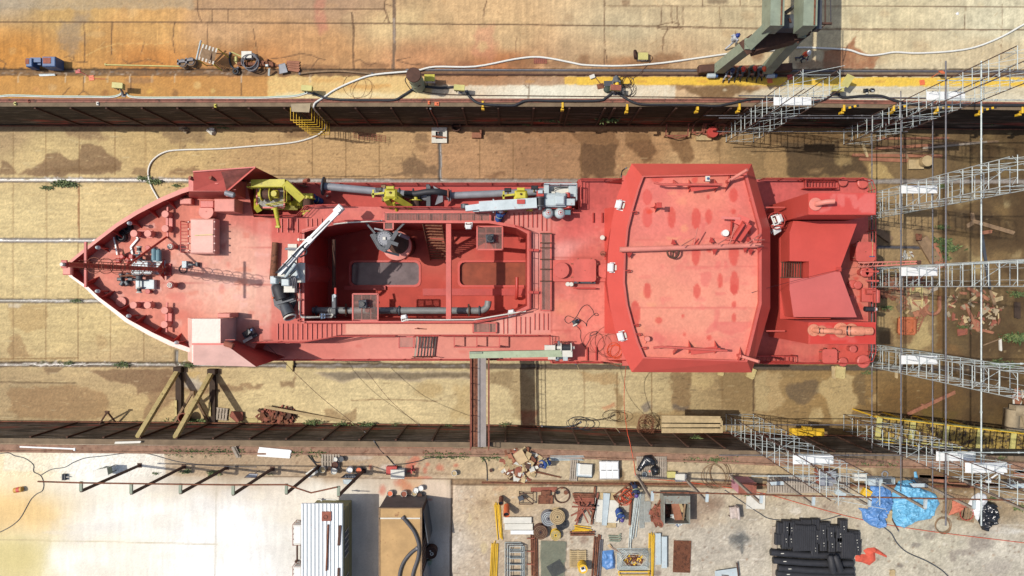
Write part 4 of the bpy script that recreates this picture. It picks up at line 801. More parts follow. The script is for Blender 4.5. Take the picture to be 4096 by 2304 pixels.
for k_,x0,y0,x1,y1 in(('11',2225,830,2480,1062),('12',975,60,1228,325)):
 g_=grating('service_platform',Q(k_,x0,y1,.9),Q(k_,x1,y0,.9),.9,22,22,under=(.35,.7))
 o=MB(RED);
 for fx in(x0,x1):o.tube(Q(k_,fx,y0 if k_=='11' else y1,.9),Q(k_,fx,y0 if k_=='11' else y1,1.5),.03)
 c_=Q(k_,(x0+x1)/2,(y0+y1)/2,.9);o.tube((c_.x+.1,c_.y-.2,.85),(c_.x+.3,c_.y-.4,ZH),.16,n=10);o.beam((c_.x-.8,c_.y+.3,.8),(c_.x+.9,c_.y+.3,.8),.12,.12);part(o,'platform_leg',g_)
 q=Q(k_,2355,950,1.2)if k_=='11' else Q(k_,1080,160,1.2);o=MB(GREYD);o.bbox((q.x,q.y,.93),(.52,.52,.5),.1,.06);o.m(BLACKP);o.cyl((q.x,q.y,1.43),.17,.12,12);o.m(GREYD)
 for sx,sy in((-1,-1),(1,-1),(1,1),(-1,1)):o.cyl((q.x+sx*.2,q.y+sy*.2,1.4),.05,.08,8)
 part(o,'jet_pump_drive',g_)
o=MB(RED);A,B=Q('12',1995,595,ZM+1.05),Q('12',2450,478,ZM+1.05)
for y in(A.y,B.y):o.beam((A.x,y,ZM+1.05),(B.x,y,ZM+1.05),.08)
for f in(0,.5,1):x=A.x+(B.x-A.x)*f;o.beam((x,A.y,ZM+1.05),(x,B.y,ZM+1.05),.08);o.tube((x,A.y,ZM),(x,A.y,ZM+1.05),.05);o.tube((x,B.y,ZM),(x,B.y,ZM+1.05),.05)
part(o,'overhead_frame')
stair('deck_stair',Q('12',1600,547,ZU),Q('12',1815,547,ZM+.05),1.9,7,RUST,WOODG,ship,True)
grating('walkway_grating',Q('12',1440,600,ZU+.02),Q('12',1588,490,ZU),ZU+.02,12,10)
def flood(k_,x,y,z,az,s=1.0,name='floodlight'):
 p=Q(k_,x,y,z);o=MB(WHITE);d=Vector((math.cos(R(az)),math.sin(R(az)),0));M_=Matrix.Rotation(R(az),3,'Z')
 rot=Matrix.Rotation(R(az),3,'Z')@Matrix.Rotation(R(28),3,'Y')
 b_=MB(WHITE);b_.bbox((0,0,0),(.36*s,.46*s,.24*s),0,.07*s);o.add([p+rot@Vector(v)for v in b_.v],b_.f)
 for sg in(-1,1):o.beam(p+M_@Vector((.1*s,sg*.27*s,-.05*s)),p+M_@Vector((-.3*s,sg*.27*s,-.05*s)),.05*s);o.beam(p+M_@Vector((0,sg*.27*s,-.05)),p+M_@Vector((0,sg*.27*s,.2*s)),.04*s)
 o.beam(p+M_@Vector((-.3*s,-.3*s,-.05*s)),p+M_@Vector((-.3*s,.3*s,-.05*s)),.06*s);o.m(OFFW);o.box(p+M_@Vector((-.24*s,0,.05*s)),(.1*s,.3*s,.1*s),R(az));return part(o,name)
flood('21',1080,612,5.5,165);flood('21',1000,1243,5.45,178);flood('22',1100,485,5.5,195);flood('11',2140,828,1.1,270,.8);flood('12',1492,296,1.1,100,.75);flood('12',2570,245,1.1,100,.75)
def lamp(k_,x,y):
 p=Q(k_,x,y,1.95);o=MB(REDD);o.cyl((p.x,p.y,ZU),.05,1.05,8);o.m(WHITE);o.cyl((p.x,p.y,ZU+1.05),.12,.16,12,.03);o.m(GREYL);o.lathe([(.12,0),(.09,.12),(.03,.18)],(p.x,p.y,ZU+1.2),12);part(o,'deck_light')
for a_ in(('01',1288,795),('01',968,1040),('02',965,32),('02',1280,282),('02',1762,552)):lamp(*a_)
def post_(o,p,r,z0,z1,cap=True):
 o.cyl((p.x,p.y,z0),r*.86,z1-z0-.06,16,.01);o.cyl((p.x,p.y,z1-.06),r,.06,16,.015)
def bollard(ps,k_,bar=False):
 o=MB(PINK);pp=[Q(k_,x,y,1.25)for x,y in ps]
 for p in pp:post_(o,p,.235,ZU,1.25)
 A,B=pp;o.m(RED);o.beam((A.x,A.y,ZU+.03),(B.x,B.y,ZU+.03),.5,.06)
 if bar:o.beam((A.x+.05,A.y+.5*(1 if A.y>B.y else-1),ZU+.4),(B.x+.05,B.y-.5*(1 if A.y>B.y else-1),ZU+.4),.1,.1)
 part(o,'bollard')
bollard([(1345,900),(1485,900)],'01');bollard([(1660,705),(1660,850)],'01',True);bollard([(1340,172),(1482,172)],'02');bollard([(1655,225),(1650,368)],'02',True)
def hatchround(k_,x,y,r,z=.95,m_=PINK):
 p=Q(k_,x,y,z);o=MB(m_);o.lathe([(r*.9,ZU-.02),(r*.9,z-.08),(r,z-.08),(r,z-.02),(r*.96,z)],(p.x,p.y,0),24);o.cyl((p.x,p.y,z),.03,.05,8);part(o,'round_hatch')
hatchround('02',1215,140,.34,.8);hatchround('01',2072,680,.48,1.4);hatchround('21',497,1270,.52,1.15,RED);hatchround('21',930,1275,.48,1.0,RED)
def boxp(k_,x0,y0,x1,y1,z,m_,name,z0=ZU,bev=.04,parent=None):
 A,B=Q(k_,x0,y1,z),Q(k_,x1,y0,z);o=MB(m_);o.bbox(((A.x+B.x)/2,(A.y+B.y)/2,z0),(B.x-A.x,B.y-A.y,z-z0),0,bev);return part(o,name,parent)
hb=boxp('01',1910,750,2155,1105,1.55,mat('pale_hatch_paint',(236,168,152),.5,var=.14,scale=1.3),'booby_hatch',bev=.08)
A,B=Q('01',1905,1108,1.5),Q('01',2160,748,1.5);o=MB(RED)
for i in range(10):o=MB(WPINK);o.cyl(((A.x-.02,B.x+.02)[i%2],A.y+(B.y-A.y)*(i//2+.5)/5,1.4),.05,.2,8);part(o,'hatch_clip',hb)
o=MB(YELP);o.beam(Q('01',1960,920,1.58),Q('01',2140,912,1.58),.05);part(o,'lifting_bar',hb)
o=MB(RAILM);A,B=Q('01',1818,1088,1.3),Q('01',1893,775,1.3);o.path([(A.x,A.y,1.3),(A.x,B.y,1.3),(B.x,B.y,1.3),(B.x,A.y,1.3),(A.x,A.y,1.3)],.035,6)
for i in range(1,9):y=A.y+(B.y-A.y)*i/9;o.tube((A.x,y,1.3),(B.x,y,1.3),.025,n=5)
for x in(A.x,B.x):
 for y in(A.y,B.y):o.tube((x,y,ZU),(x,y,1.3),.03,n=5)
part(o,'hatch_guard')
boxp('01',2155,550,2360,680,2.0,PINK,'deck_locker');boxp('01',1808,546,1925,605,1.1,PINK,'deck_locker');boxp('01',2012,568,2150,640,1.5,RED,'deck_locker')
boxp('02',2187,254,2315,300,2.0,PINK,'deck_locker')
def vent(k_,x,y,r=.22,z=1.35,name='mushroom_vent'):
 p=Q(k_,x,y,z);o=MB(RED);o.cyl((p.x,p.y,ZU),r*.75,z-ZU-.1,14);o.lathe([(r*1.05,z-.22),(r*1.15,z-.1),(r,z-.02),(r*.55,z)],(p.x,p.y,0),16);o.m(OFFW);o.ring((p.x,p.y,z+.02),r*.65,.03,16,6)
 for t in range(5):o.beam((p.x,p.y,z+.03),(p.x+r*.6*math.cos(t*1.257),p.y+r*.6*math.sin(t*1.257),z+.03),.03)
 part(o,name)
vent('01',1712,1030);vent('01',1708,1420)
for k_,x,y in(('01',1492,1045),('02',1492,35)):p=Q(k_,x,y,1.0);o=MB(REDD);o.cyl((p.x,p.y,ZU),.1,.42,10);o.cyl((p.x,p.y,ZU+.42),.17,.06,12);part(o,'sounding_vent')
for k_,x,y,r in(('01',1272,848,.34),('01',1218,935,.33)):
 p=Q(k_,x,y,ZU+.25);o=MB(BLACK);o.lathe([(r,ZU),(r,ZU+.3),(r*.9,ZU+.34),(r*.82,ZU+.28),(r*.8,ZU+.05)],(p.x,p.y,0),20);o.ring((p.x,p.y,ZU+.22),r*.55,.07,16,6);part(o,'mooring_reel')
c0=Q('01',1460,1240,ZU+.5);wl=MB(GREYL)
wl.bbox((c0.x,c0.y,ZU),(2.2,.9,.16));wl.bbox((c0.x-.1,c0.y+.2,ZU+.16),(.7,.4,.5));wl.bbox((c0.x+.1,c0.y-.3,ZU+.16),(.8,.3,.42));wl.tube((c0.x-.35,c0.y-1.5,ZU+.55),(c0.x-.35,c0.y+1.3,ZU+.55),.06,n=8);wl.bbox((c0.x-.1,c0.y-1.1,ZU),(1.2,.6,.35));wind=part(wl,'windlass')
for dx,dy in((-.35,1.15),(-.35,-1.45)):
 o=MB(OFFW);o.lathe([(.2,0),(.13,.1),(.13,.3),(.2,.4)],(c0.x+dx,c0.y+dy-.2,ZU+.55),14,(0,1,0));o.m(BLACK);o.lathe([(.135,.1),(.135,.3)],(c0.x+dx,c0.y+dy-.2,ZU+.55),14,(0,1,0));part(o,'warping_drum',wind)
for dy in(.45,-.85):o=MB(GREYD);o.lathe([(.36,0),(.36,.06),(.2,.1),(.2,.28),(.36,.32),(.36,.38)],(c0.x-.35,c0.y+dy,ZU+.55),16,(0,1,0));part(o,'chain_wheel',wind)
for x,y in((1520,1130),(1565,1140)):p=Q('01',x,y,ZU+.9);o=MB(TEAL);o.cyl((p.x,p.y-.25,ZU+.5),.17,.75,12,.03,(0,1,0));o.m(GREYD);o.cyl((p.x,p.y+.5,ZU+.5),.1,.08,12,.01,(0,1,0));part(o,'drive_motor',wind)
p=Q('01',1245,1360,ZU+.3);o=MB(GREYD)
for k_ in range(6):t=k_*1.05;o.bbox((p.x+.35*math.cos(t),p.y+.3*math.sin(t),ZU),(.34,.22,.22+.08*(k_%3)),t,.05)
o.m(RUST);o.path(smooth([Q('01',1200,1330,ZU+.35),Q('01',1300,1325,ZU+.35),Q('01',1400,1325,ZU+.5)]),.06,6);part(o,'chain_stopper',wind)
p=Q('01',1230,1150,ZU+.3);o=MB(REDD)
for k_ in range(5):o.bbox((p.x-.35+.3*k_,p.y+.12*((k_%2)*2-1),ZU),(.3,.3,.22+.1*(k_%2)),k_*.5,.05)
o.m(RUSTD);o.add([Q('01',1235,1040,ZU+.7),Q('01',1275,1160,ZU),Q('01',1225,1160,ZU),Q('01',1245,1100,ZU+.1)],[[0,1,2],[0,3,1],[0,2,3]]);part(o,'chain_stopper',wind)
for pts,w_ in(([(1135,905),(1160,1010),(1178,1115)],.09),([(1375,930),(1385,955),(1315,1035),(1330,1100),(1320,1170)],.12)):
 o=MB(WHITE);q=QL('01',pts,ZU+.12)
 for a_,b_ in zip(q[:-1],q[1:]):o.beam(a_,b_,w_,.03)
 part(o,'chain_guide')
mx,my=U(662,1079).x,U(662,1079).y;zt=10.5;o=MB(REDD);o.cyl((mx,my,ZU),.135,zt-ZU,12,.02);o.bbox((mx,my,ZU),(.8,.8,.12));o.add([(mx-.45,my,ZU+.1),(mx+.45,my,ZU+.1),(mx,my,ZU+1.4)],[[0,1,2],[2,1,0]]);o.add([(mx,my-.7,ZU+.1),(mx,my+.7,ZU+.1),(mx,my,ZU+1.2)],[[0,1,2],[2,1,0]]);mast=part(o,'foremast')
o=MB(RUSTR)
for dx in(.2,.62):o.tube((mx+.28,my+dx-.4,ZU+.2),(mx+.28,my+dx-.4,zt-.6),.022,n=5)
z=ZU+.5
while z<zt-.6:o.tube((mx+.28,my-.2,z),(mx+.28,my+.22,z),.018,n=5);z+=.42
z=ZU+2.3
while z<zt-.5:o.ring((mx+.62,my,z),.42,.02,18,5);z+=1.05
for t in(-1,0,1):o.tube((mx+.62+.42*math.cos(t*.9),my+.42*math.sin(t*.9),ZU+2.3),(mx+.62+.42*math.cos(t*.9),my+.42*math.sin(t*.9),zt-.7),.014,n=5)
part(o,'ladder_cage',mast)
o=MB(REDD);o.beam((mx,my-1.15,zt-1.6),(mx,my+1.25,zt-1.6),.12);part(o,'cross_yard',mast)
o=MB(REDD);o.bbox((mx-.05,my+.02,zt),(.3,.4,.1));o.m(OFFW);o.cyl((mx-.05,my,zt+.1),.1,.2,10);part(o,'masthead_light',mast)
o=MB(REDD);o.tube((mx,my,zt-5.2),Q('01',1685,930,ZU),.07,n=8);part(o,'mast_stay',mast)
p=Q('01',1860,1212,ZU+.3);o=MB(GREYL);o.bbox((p.x,p.y,ZU),(.3,.45,.4));o.m(GREYD);o.bbox((p.x+.4,p.y,ZU),(.5,.14,.3));o.bbox((p.x+.75,p.y,ZU),(.14,.3,.3));o.m(BLACK);o.ring((p.x-.25,p.y-.3,ZU+.05),.25,.03,16,5);part(o,'grease_pump')
for sgn in(1,-1):
 if sgn>0:
  base=[S2W(757,778,ZU),S2W(757,800,ZU),S2W(1000,800,ZU),S2W(1000,720,ZU),S2W(757,720,ZU)]
  ty=5.95;o=MB(RED);x0,x1=-21.0,-17.3
  o.frustum([(x0,ty-.15,ZU),(x1,ty-.15,ZU),(x1,6.85,ZU),(x0,6.85,ZU)],[(x0+1.1,ty,3.0),(x1-.1,ty,3.0),(x1-.1,6.85,3.0),(x0+1.1,6.85,3.0)]);hs=part(o,'forecastle_house')
  o=MB(RED);o.poly([S2W(773,763,3.02),S2W(911,764,3.02),S2W(1023,669,4.15),S2W(773,687,4.15)]);o.m(mat('bare_wet_plate',(150,84,72),.25,var=.4,scale=2));o.poly([S2W(905,760,3.08),S2W(1010,672,4.13),S2W(880,679,4.13),S2W(895,715,3.7)]);o.m(REDD);a0,b0=S2W(773,687,4.15),S2W(1023,669,4.15)
  o.add([a0,b0,(b0.x,b0.y-.05,ZU-1),(a0.x,a0.y-.05,ZU-1)],[[0,1,2,3],[3,2,1,0]]);o.m(RED);o.beam(a0+Vector((0,0,.03)),b0+Vector((0,0,.03)),.07);o.beam(S2W(911,764,3.05),b0+Vector((0,0,.03)),.07);part(o,'wing_plate',hs)
  for x,y in((1975,365),(2180,365)):
   p=Q('01',x,y,3.4);o=MB(RED);o.cyl((p.x,p.y,3.0),.24,.4,16);q=MB(RUSTD);o.m(RUSTR);o.path([(p.x-.05,p.y+.03,3.35),(p.x-.1,p.y+.05,3.65),(p.x-.2,p.y+.1,3.85)],.12,10);part(o,'cowl_vent',hs)
 else:
  o=MB(WPINK);A,B=S2W(768,1367,3.0),S2W(882,1275,3.0)
  o.frustum([(A.x-1.4,-4.7,ZU),(B.x,-4.7,ZU),(B.x,B.y-.05,ZU),(A.x-1.4,B.y-.05,ZU)],[(A.x,-4.6,3.0),(B.x,-4.6,3.0),(B.x,B.y,3.0),(A.x,B.y,3.0)]);hs=part(o,'forecastle_house')
  o=MB(WPINK);o.poly([S2W(773,1377,3.02),S2W(773,1459,4.15),S2W(1024,1467,4.15),S2W(900,1377,3.02)]);a0,b0=S2W(773,1459,4.15),S2W(1024,1467,4.15)
  o.m(REDD);o.add([a0,b0,(b0.x,b0.y+.05,ZU-1),(a0.x,a0.y+.05,ZU-1)],[[0,1,2,3],[3,2,1,0]]);o.add([S2W(900,1377,3.01),S2W(1024,1467,4.14),(b0.x,b0.y+.05,ZU-1.8),(B.x,-3.4,ZU)],[[0,1,2,3],[3,2,1,0]]);o.m(RED);o.beam(S2W(768,1376,3.06),S2W(905,1376,3.06),.1,.06);part(o,'wing_plate',hs)
  p=Q('02',2295,432,1.6);o=MB(GREY);o.bbox((p.x+.05,p.y,ZU+.6),(.12,1.0,.7));part(o,'vent_louvre',hs)
  o=MB(GLASS);q=Q('02',2440,660,.6);o.bbox((q.x,q.y,ZM+.2),(.9,.06,1.6));o.m(OFFW);o.beam((q.x-.5,q.y-.02,ZM+1.85),(q.x+.5,q.y-.02,ZM+1.85),.07);part(o,'side_window',hs)
for k_,x,y,m_ in(('01',2318,490,GREY),('02',2310,555,RUSTR)):
 p=Q(k_,x,y,3.1);o=MB(m_);o.cyl((p.x-.3,p.y,3.15),.17,.6,12,.04,(1,-.3,0));o.m(REDD);o.beam((p.x-.3,p.y-.2,3.0),(p.x+.3,p.y-.2,3.0),.04);o.beam((p.x-.3,p.y+.2,3.0),(p.x+.3,p.y+.2,3.0),.04);part(o,'search_light')
ZO,ZI,ZR=5.0,5.9,5.62
outer=[Q('21',1205,197,ZO),Q('21',1140,330,ZO),Q('21',1060,520,ZO),Q('21',1000,800,ZO),Q('21',966,1100,ZO),Q('21',956,1400,ZO),Q('22',985,190,ZO),Q('22',1040,440,ZO),Q('22',1112,650,ZO),Q('22',1205,847,ZO),Q('22',2412,850,ZO),S2W(3081,1232,ZO),S2W(3081,915,ZO),Q('21',2412,200,ZO)]
inner=[Q('21',1310,320,ZI),Q('21',1268,430,ZI),Q('21',1205,640,ZI),Q('21',1155,840,ZI),Q('21',1127,1100,ZI),Q('21',1118,1400,ZI),Q('22',1148,180,ZI),Q('22',1205,390,ZI),Q('22',1258,560,ZI),Q('22',1322,708,ZI),Q('22',2368,742,ZI),Q('22',2512,160,ZI),Q('21',2512,850,ZI),Q('21',2362,296,ZI)]
wh=MB(REDB);n=len(outer)
wh.add(outer+inner,[[i,(i+1)%n,n+(i+1)%n,n+i]for i in range(n)])
wh.poly(outer,flip=True);visor=part(wh,'wheelhouse_visor')
cc=sum((p for p in inner),Vector())/n;lipi=[Vector((p.x+(cc.x-p.x)*.012+(.07 if p.x<cc.x else-.07),p.y+(.07 if p.y<cc.y else-.07),ZI))for p in inner]
o=MB(RED);up1=[p+Vector((0,0,.0))for p in inner]
o.add(inner+lipi,[[i,(i+1)%n,n+(i+1)%n,n+i]for i in range(n)]);o.add(lipi+[Vector((p.x,p.y,ZR-.02))for p in lipi],[[i,(i+1)%n,n+(i+1)%n,n+i]for i in range(n)]);part(o,'roof_lip',visor)
P,F=sheet([(p.x,p.y)for p in lipi],ZR,.085);S=Surf(P)
S.base([(2600,750,(226,120,108)),(2800,760,(232,136,114)),(2980,760,(222,116,104)),(2600,900,(228,126,112)),(2700,1050,(234,144,122)),(2850,1000,(232,138,118)),(3000,950,(224,118,106)),(2650,1200,(234,148,122)),(2800,1250,(236,152,126)),(2950,1250,(234,146,122)),(2700,1400,(230,132,112)),(2950,1400,(228,128,112))],4)
S.mottle(.06,60,60,101);S.mottle(.05,9,9,102);S.grainy(.03)
for k in range(60):S.blob(random.uniform(2560,3040),random.uniform(720,1430),random.uniform(6,30),random.uniform(5,20),random.choice([(240,168,120),(224,112,104),(236,150,124),(222,110,102)]),.4)
PT=(214,80,68)
for k,x,y,rx,ry in(('21',2230,515,42,70),('21',1605,740,40,106),('21',1852,750,45,105),('21',1980,730,34,72),('21',2228,680,26,26),('21',1850,1090,44,135),('21',2232,1100,50,125),('21',1985,1060,26,30),('21',2095,1375,26,74),('21',2238,1400,44,118),('22',1362,30,38,78),('22',1860,30,36,72),('22',2236,10,42,44),('22',2234,165,22,36),('22',2234,298,22,44),('22',1475,325,34,36),('22',1718,282,14,20),('22',1735,466,17,17),('22',1985,498,24,28),('21',1975,530,13,26),('21',1840,355,28,40),('21',1460,350,60,36),('22',1240,260,50,130)):
 X,Y=N(k,x,y);S.blob(X,Y,rx/2.4,ry/2.4,PT,1,.08,.08,seed=int(x))
for k,x,y,rx,ry in(('21',1360,536,48,78),('21',1362,740,52,105)):
 X,Y=N(k,x,y);S.blob(X,Y,rx/2.5156,ry/2.5156,PT,.9,.1,.1);S.blob(X,Y,rx/2.5156-4,ry/2.5156-4,(226,104,94),.9,.15,.1)
X,Y=N('21',1380,680);S.blob(X,Y,13,10,(222,72,50),.9)
for k,pts in(('22',[(1950,440),(2040,330),(2200,350),(2400,340),(2420,380),(2210,480),(2080,430),(1960,460)]),('22',[(1430,430),(1560,500),(1500,580),(1400,500)]),('21',[(1900,1290),(2000,1270),(2020,1330),(1960,1449),(1900,1420)]),('21',[(1740,1120),(1780,1060),(1790,1100)]),('21',[(2040,1170),(2090,1170),(2090,1260),(2040,1260)]),('21',[(2130,1170),(2160,1170),(2180,1260),(2130,1260)]),('21',[(1750,1230),(2020,1235),(2020,1250),(1750,1260)]),('22',[(2040,40),(2140,40),(2160,60),(2040,70)]),('22',[(1520,200),(2360,195),(2360,215),(1800,212)]),('22',[(2040,220),(2090,220),(2070,400),(2030,400)]),('21',[(2380,500),(2430,500),(2440,640),(2390,640)]),('21',[(1900,800),(1940,800),(1930,1000),(1910,1000)])):
 S.stain(NL(k,pts),(220,106,98),.65,3,5)
S.blob(2048+1735/2.5156,576+850/2.5156,15,14,(238,164,116),.7);S.stain(NL('21',[(1550,940),(1700,940),(1650,960),(1560,970)]),(240,172,124),.7,3,4)
for pts in([(2540,960),(3040,950)],[(2520,1062),(3045,1066)],[(2520,1230),(3040,1232)],[(2560,1286),(3000,1288)]):S.line(pts,.7,(206,100,90),.5,.6)
mesh_np('wheelhouse_roof',P,F,S.finish(),DECKM,visor)
o=MB(REDX);pin=[Vector((p.x+(cc.x-p.x)*.14,p.y+(cc.y-p.y)*.10,0))for p in outer]
for i in range(n):a_,b_=pin[i],pin[(i+1)%n];o.add([(a_.x,a_.y,ZU-.02),(b_.x,b_.y,ZU-.02),(b_.x,b_.y,ZO+.02),(a_.x,a_.y,ZO+.02)],[[0,1,2,3]])
walls=part(o,'deckhouse_wall')
for i in(2,3,4,5,6,7):
 a_,b_=pin[i],pin[(i+1)%n];d=(b_-a_);nx=Vector((d.y,-d.x,0)).normalized();nx=nx if nx.x<0 else-nx
 for t0,t1 in((.06,.47),(.53,.94)):
  p0,p1=a_+d*t0+nx*.03,a_+d*t1+nx*.03;o=MB(GLASS);o.add([(p0.x,p0.y,3.5),(p1.x,p1.y,3.5),(p1.x,p1.y,4.6),(p0.x,p0.y,4.6)],[[0,1,2,3],[3,2,1,0]]);part(o,'bridge_window',walls)
A,B=Q('21',930,650,ZU),Q('22',930,455,ZU)
o=MB(REDB);o.frustum([(A.x,B.y,ZU-.01),(9.5,B.y,ZU-.01),(9.5,A.y,ZU-.01),(A.x,A.y,ZU-.01)],[(A.x+1.1,B.y+.1,3.4),(9.5,B.y+.1,3.4),(9.5,A.y-.1,3.4),(A.x+1.1,A.y-.1,3.4)]);part(o,'lower_deckhouse')
for sgn,k_,y0,y1 in((1,'21',325,350),(-1,'22',750,775)):
 o=MB(RED);Yw=YN-.25 if sgn>0 else YS+.25;x0=U(2420,0).x;o.add([(x0,Yw,ZU),(x0+1.3,Yw,ZU),(x0+1.3,Yw,2.6),(x0+.8,Yw,2.6)],[[0,1,2,3],[3,2,1,0]]);o.beam((x0+.8,Yw,2.6),(x0+3.5,Yw,2.6),.3,.06);o.beam((x0+.9,Yw-sgn*.2,2.5),(x0+.9,Yw-sgn*2.2,2.5),.22,.06);o.tube((x0+.9,Yw-sgn*2.2,ZU),(x0+.9,Yw-sgn*2.2,2.5),.07,n=8);part(o,'wing_support')
def rp(k_,x,y,z=ZR):return Q(k_,x,y,z)
o=MB(PINK);o.tube(rp('21',1085,1062,6.15),rp('21',2500,1018,6.15),.155,.13,n=14);lm=part(o,'lowered_mast',visor)
for x,y,s in((1180,1095,1),(1622,1010,-1),(2005,990,-1),(2035,1060,1),(2400,1062,1),(2345,1040,1),(2485,1040,1),(2375,980,-1)):
 p=rp('21',x,y,6.0);o=MB(REDD);o.add([p+Vector((-.16,0,.1)),p+Vector((.16,0,.1)),p+Vector((0,-.34*s,-.1))],[[0,1,2],[2,1,0]]);o.add([p+Vector((0,.1*s,.1)),p+Vector((.12,-.3*s,-.1)),p+Vector((-.02,-.1*s,-.3))],[[0,1,2],[2,1,0]]);part(o,'mast_bracket',lm)
p=rp('21',1622,1088,6.1);o=MB(RUSTD);o.ring(p,.33,.06,20,6)
for t in range(3):o.beam(p,p+Vector((.33*math.cos(t*2.1+.5),.33*math.sin(t*2.1+.5),0)),.08)
part(o,'masthead_ring',lm)
for a_,b_ in(((1865,845),(1830,1015)),((1700,1025),(1845,940)),((2065,1010),(2205,925)),((2240,835),(2190,1005)),((2365,1005),(2500,905)),((2430,965),(2540,965)),((2440,1020),(2530,1026))):
 o=MB(PINK);o.tube(rp('21',*a_,7.0),rp('21',*b_,6.2),.035,n=6);part(o,'aerial_rod',lm)
for k_,sg,ya in(('21',1,404),('22',-1,610)):
 c0=rp(k_,1945,ya+10*sg if sg>0 else 612,ZR);o=MB(RED);yy=8 if sg>0 else 28
 if sg>0:o.path([rp(k_,1430,388,6.5),rp(k_,1505,408,6.5),rp(k_,2115,408,6.5)],.07,8)
 else:o.path([rp(k_,1425,602,6.5),rp(k_,1505,592,6.5),rp(k_,2165,632,6.5)],.07,8)
 yard=part(o,'signal_yard',visor);q=rp(k_,1945,410 if sg>0 else 615,6.4);o=MB(REDB)
 for dx in(-.75,.75):
  o.add([(q.x+dx,q.y+.45,ZR),(q.x+dx,q.y-.35,ZR),(q.x+dx,q.y,6.3)],[[0,1,2],[2,1,0]]);o.beam((q.x+dx,q.y,ZR),(q.x+dx,q.y,6.5),.12,.12)
 o.beam((q.x-.75,q.y-.2,6.1),(q.x+.75,q.y,6.2),.3,.05);part(o,'yard_stand',yard);q2=rp(k_,1655,410 if sg>0 else 605,6.4);o=MB(RED);o.beam((q2.x,q2.y-.35 if sg<0 else q2.y+.3,ZR+.02),(q2.x,q2.y,6.45),.06,.2);part(o,'yard_prop',yard)
p=rp('21',1968,350,6.3);o=MB(OFFW);o.bbox((p.x,p.y,6.3),(.26,.3,.06));o.m(BLUE);o.cyl((p.x,p.y,6.36),.07,.1,10);o.m(RED);o.cyl((p.x,p.y,ZR),.05,.7,8);part(o,'aerial_box',visor)
for a_,b_,k_ in(((2368,258),(2180,372),'21'),((2485,742),(2292,682),'22')):
 o=MB(PINK);A,B=rp(k_,*a_,7.0),rp(k_,*b_,6.0);o.tube(A,B,.09,n=8);o.m(RED);o.beam((B.x,B.y,ZR),B+Vector((0,0,.1)),.15);o.add([(B.x-.1,B.y-.6,ZR),(B.x+.15,B.y+.5,ZR),(B.x,B.y,6.3)],[[0,1,2],[2,1,0]]);part(o,'raking_pole',visor)
p=rp('21',1437,640,ZR);o=MB(REDD);o.bbox((p.x,p.y,ZR),(.12,.12,1.15));o.add([(p.x-.3,p.y,ZR),(p.x+.3,p.y,ZR),(p.x,p.y,6.3)],[[0,1,2],[2,1,0]]);o.add([(p.x,p.y-.3,ZR),(p.x,p.y+.3,ZR),(p.x,p.y,6.3)],[[0,1,2],[2,1,0]]);o.bbox((p.x,p.y,6.75),(.3,.3,.06));part(o,'compass_post',visor)
p=rp('22',1352,508,ZR);o=MB(PINK);o.cyl((p.x,p.y,ZR),.15,.4,14)
for t in(0,1,2):o.add([(p.x+.1,p.y,ZR),(p.x+.34*math.cos(t*2.1+.3),p.y+.34*math.sin(t*2.1+.3),ZR),(p.x,p.y,5.95)],[[0,1,2],[2,1,0]])
part(o,'roof_vent',visor)
q0,q1,q2,q3=rp('21',2110,742,6.6),rp('21',2340,738,6.6),rp('21',2385,790,7.2),rp('21',2270,960,ZR)
o=MB(REDB);o.beam(rp('21',2255,750,6.5),rp('21',2375,800,6.7),.55,.1);o.beam(rp('21',2375,800,6.7),rp('21',2262,960,6.2),.5,.1);o.beam(rp('21',2330,790,6.9),rp('21',2225,950,6.4),.12,.5);o.m(REDD);o.beam(rp('21',2108,742,6.2),rp('21',2300,752,6.6),.14,.1);o.beam(rp('21',2200,760,ZR+.1),rp('21',2310,830,6.5),.1);o.beam(rp('21',2200,950,ZR+.1),rp('21',2210,770,6.0),.08);o.beam(rp('21',2140,960,ZR+.1),rp('21',2290,962,ZR+.3),.1);o.beam(rp('21',2380,800,6.7),rp('21',2390,900,ZR),.1)
part(o,'radar_stand',visor)
for k_,x,y in(('21',1225,684),('21',1160,1275),('22',1245,372),('22',1262,466),('22',1322,602)):
 p=rp(k_,x,y,ZI);o=MB(REDD);o.path(smooth([p+Vector((-.12,0,0)),p+Vector((.14,.04,.02)),p+Vector((.18,-.06,-.05)),p+Vector((.05,-.1,-.2))],3),.03,6);part(o,'lashing_hook',visor)
for k_,x,y in(('21',2410,545),('22',2390,610)):p=rp(k_,x,y,ZI-.1);o=MB(RED);o.bbox((p.x,p.y,ZR),(.16,.3,.22));o.cyl((p.x-.1,p.y,ZR+.2),.06,.1,8);part(o,'roof_socket',visor)
o=MB(RED);
for y in(700,750):o.tube(Q('21',2500,y,5.2),Q('21',2600,y-8,1.0),.04,n=6)
o=MB(REDD);p=Q('31',60,770,4.6)
for z in(4.6,3.6,2.6):o.ring((p.x+.15,p.y,z),.5,.03,18,5)
for t in(-1.2,0,1.2):o.tube((p.x+.15+.5*math.cos(t),p.y+.5*math.sin(t),1.6),(p.x+.15+.5*math.cos(t),p.y+.5*math.sin(t),4.8),.025,n=5)
part(o,'aft_ladder')
flood('31',100,755,4.6,20,1.0);flood('31',75,860,4.0,-60,1.1)
o=MB(RED)
for k_,x0,x1,y in(('31',-60,170,638),('31',-60,160,822),('32',-20,170,432)):o.tube(Q(k_,x0,y,4.4),Q(k_,x1,y,4.4),.05,n=6)
part(o,'aft_stay')
W3=lambda X,Y,z:S2W(X,Y,z)
xw=W3(3120,0,3.0).x
o=MB(REDB);o.prism([(xw,-2.9),(19.6,-2.9),(19.6,5.05),(xw,5.05)],ZU-.01,3.0);casing=part(o,'engine_casing')
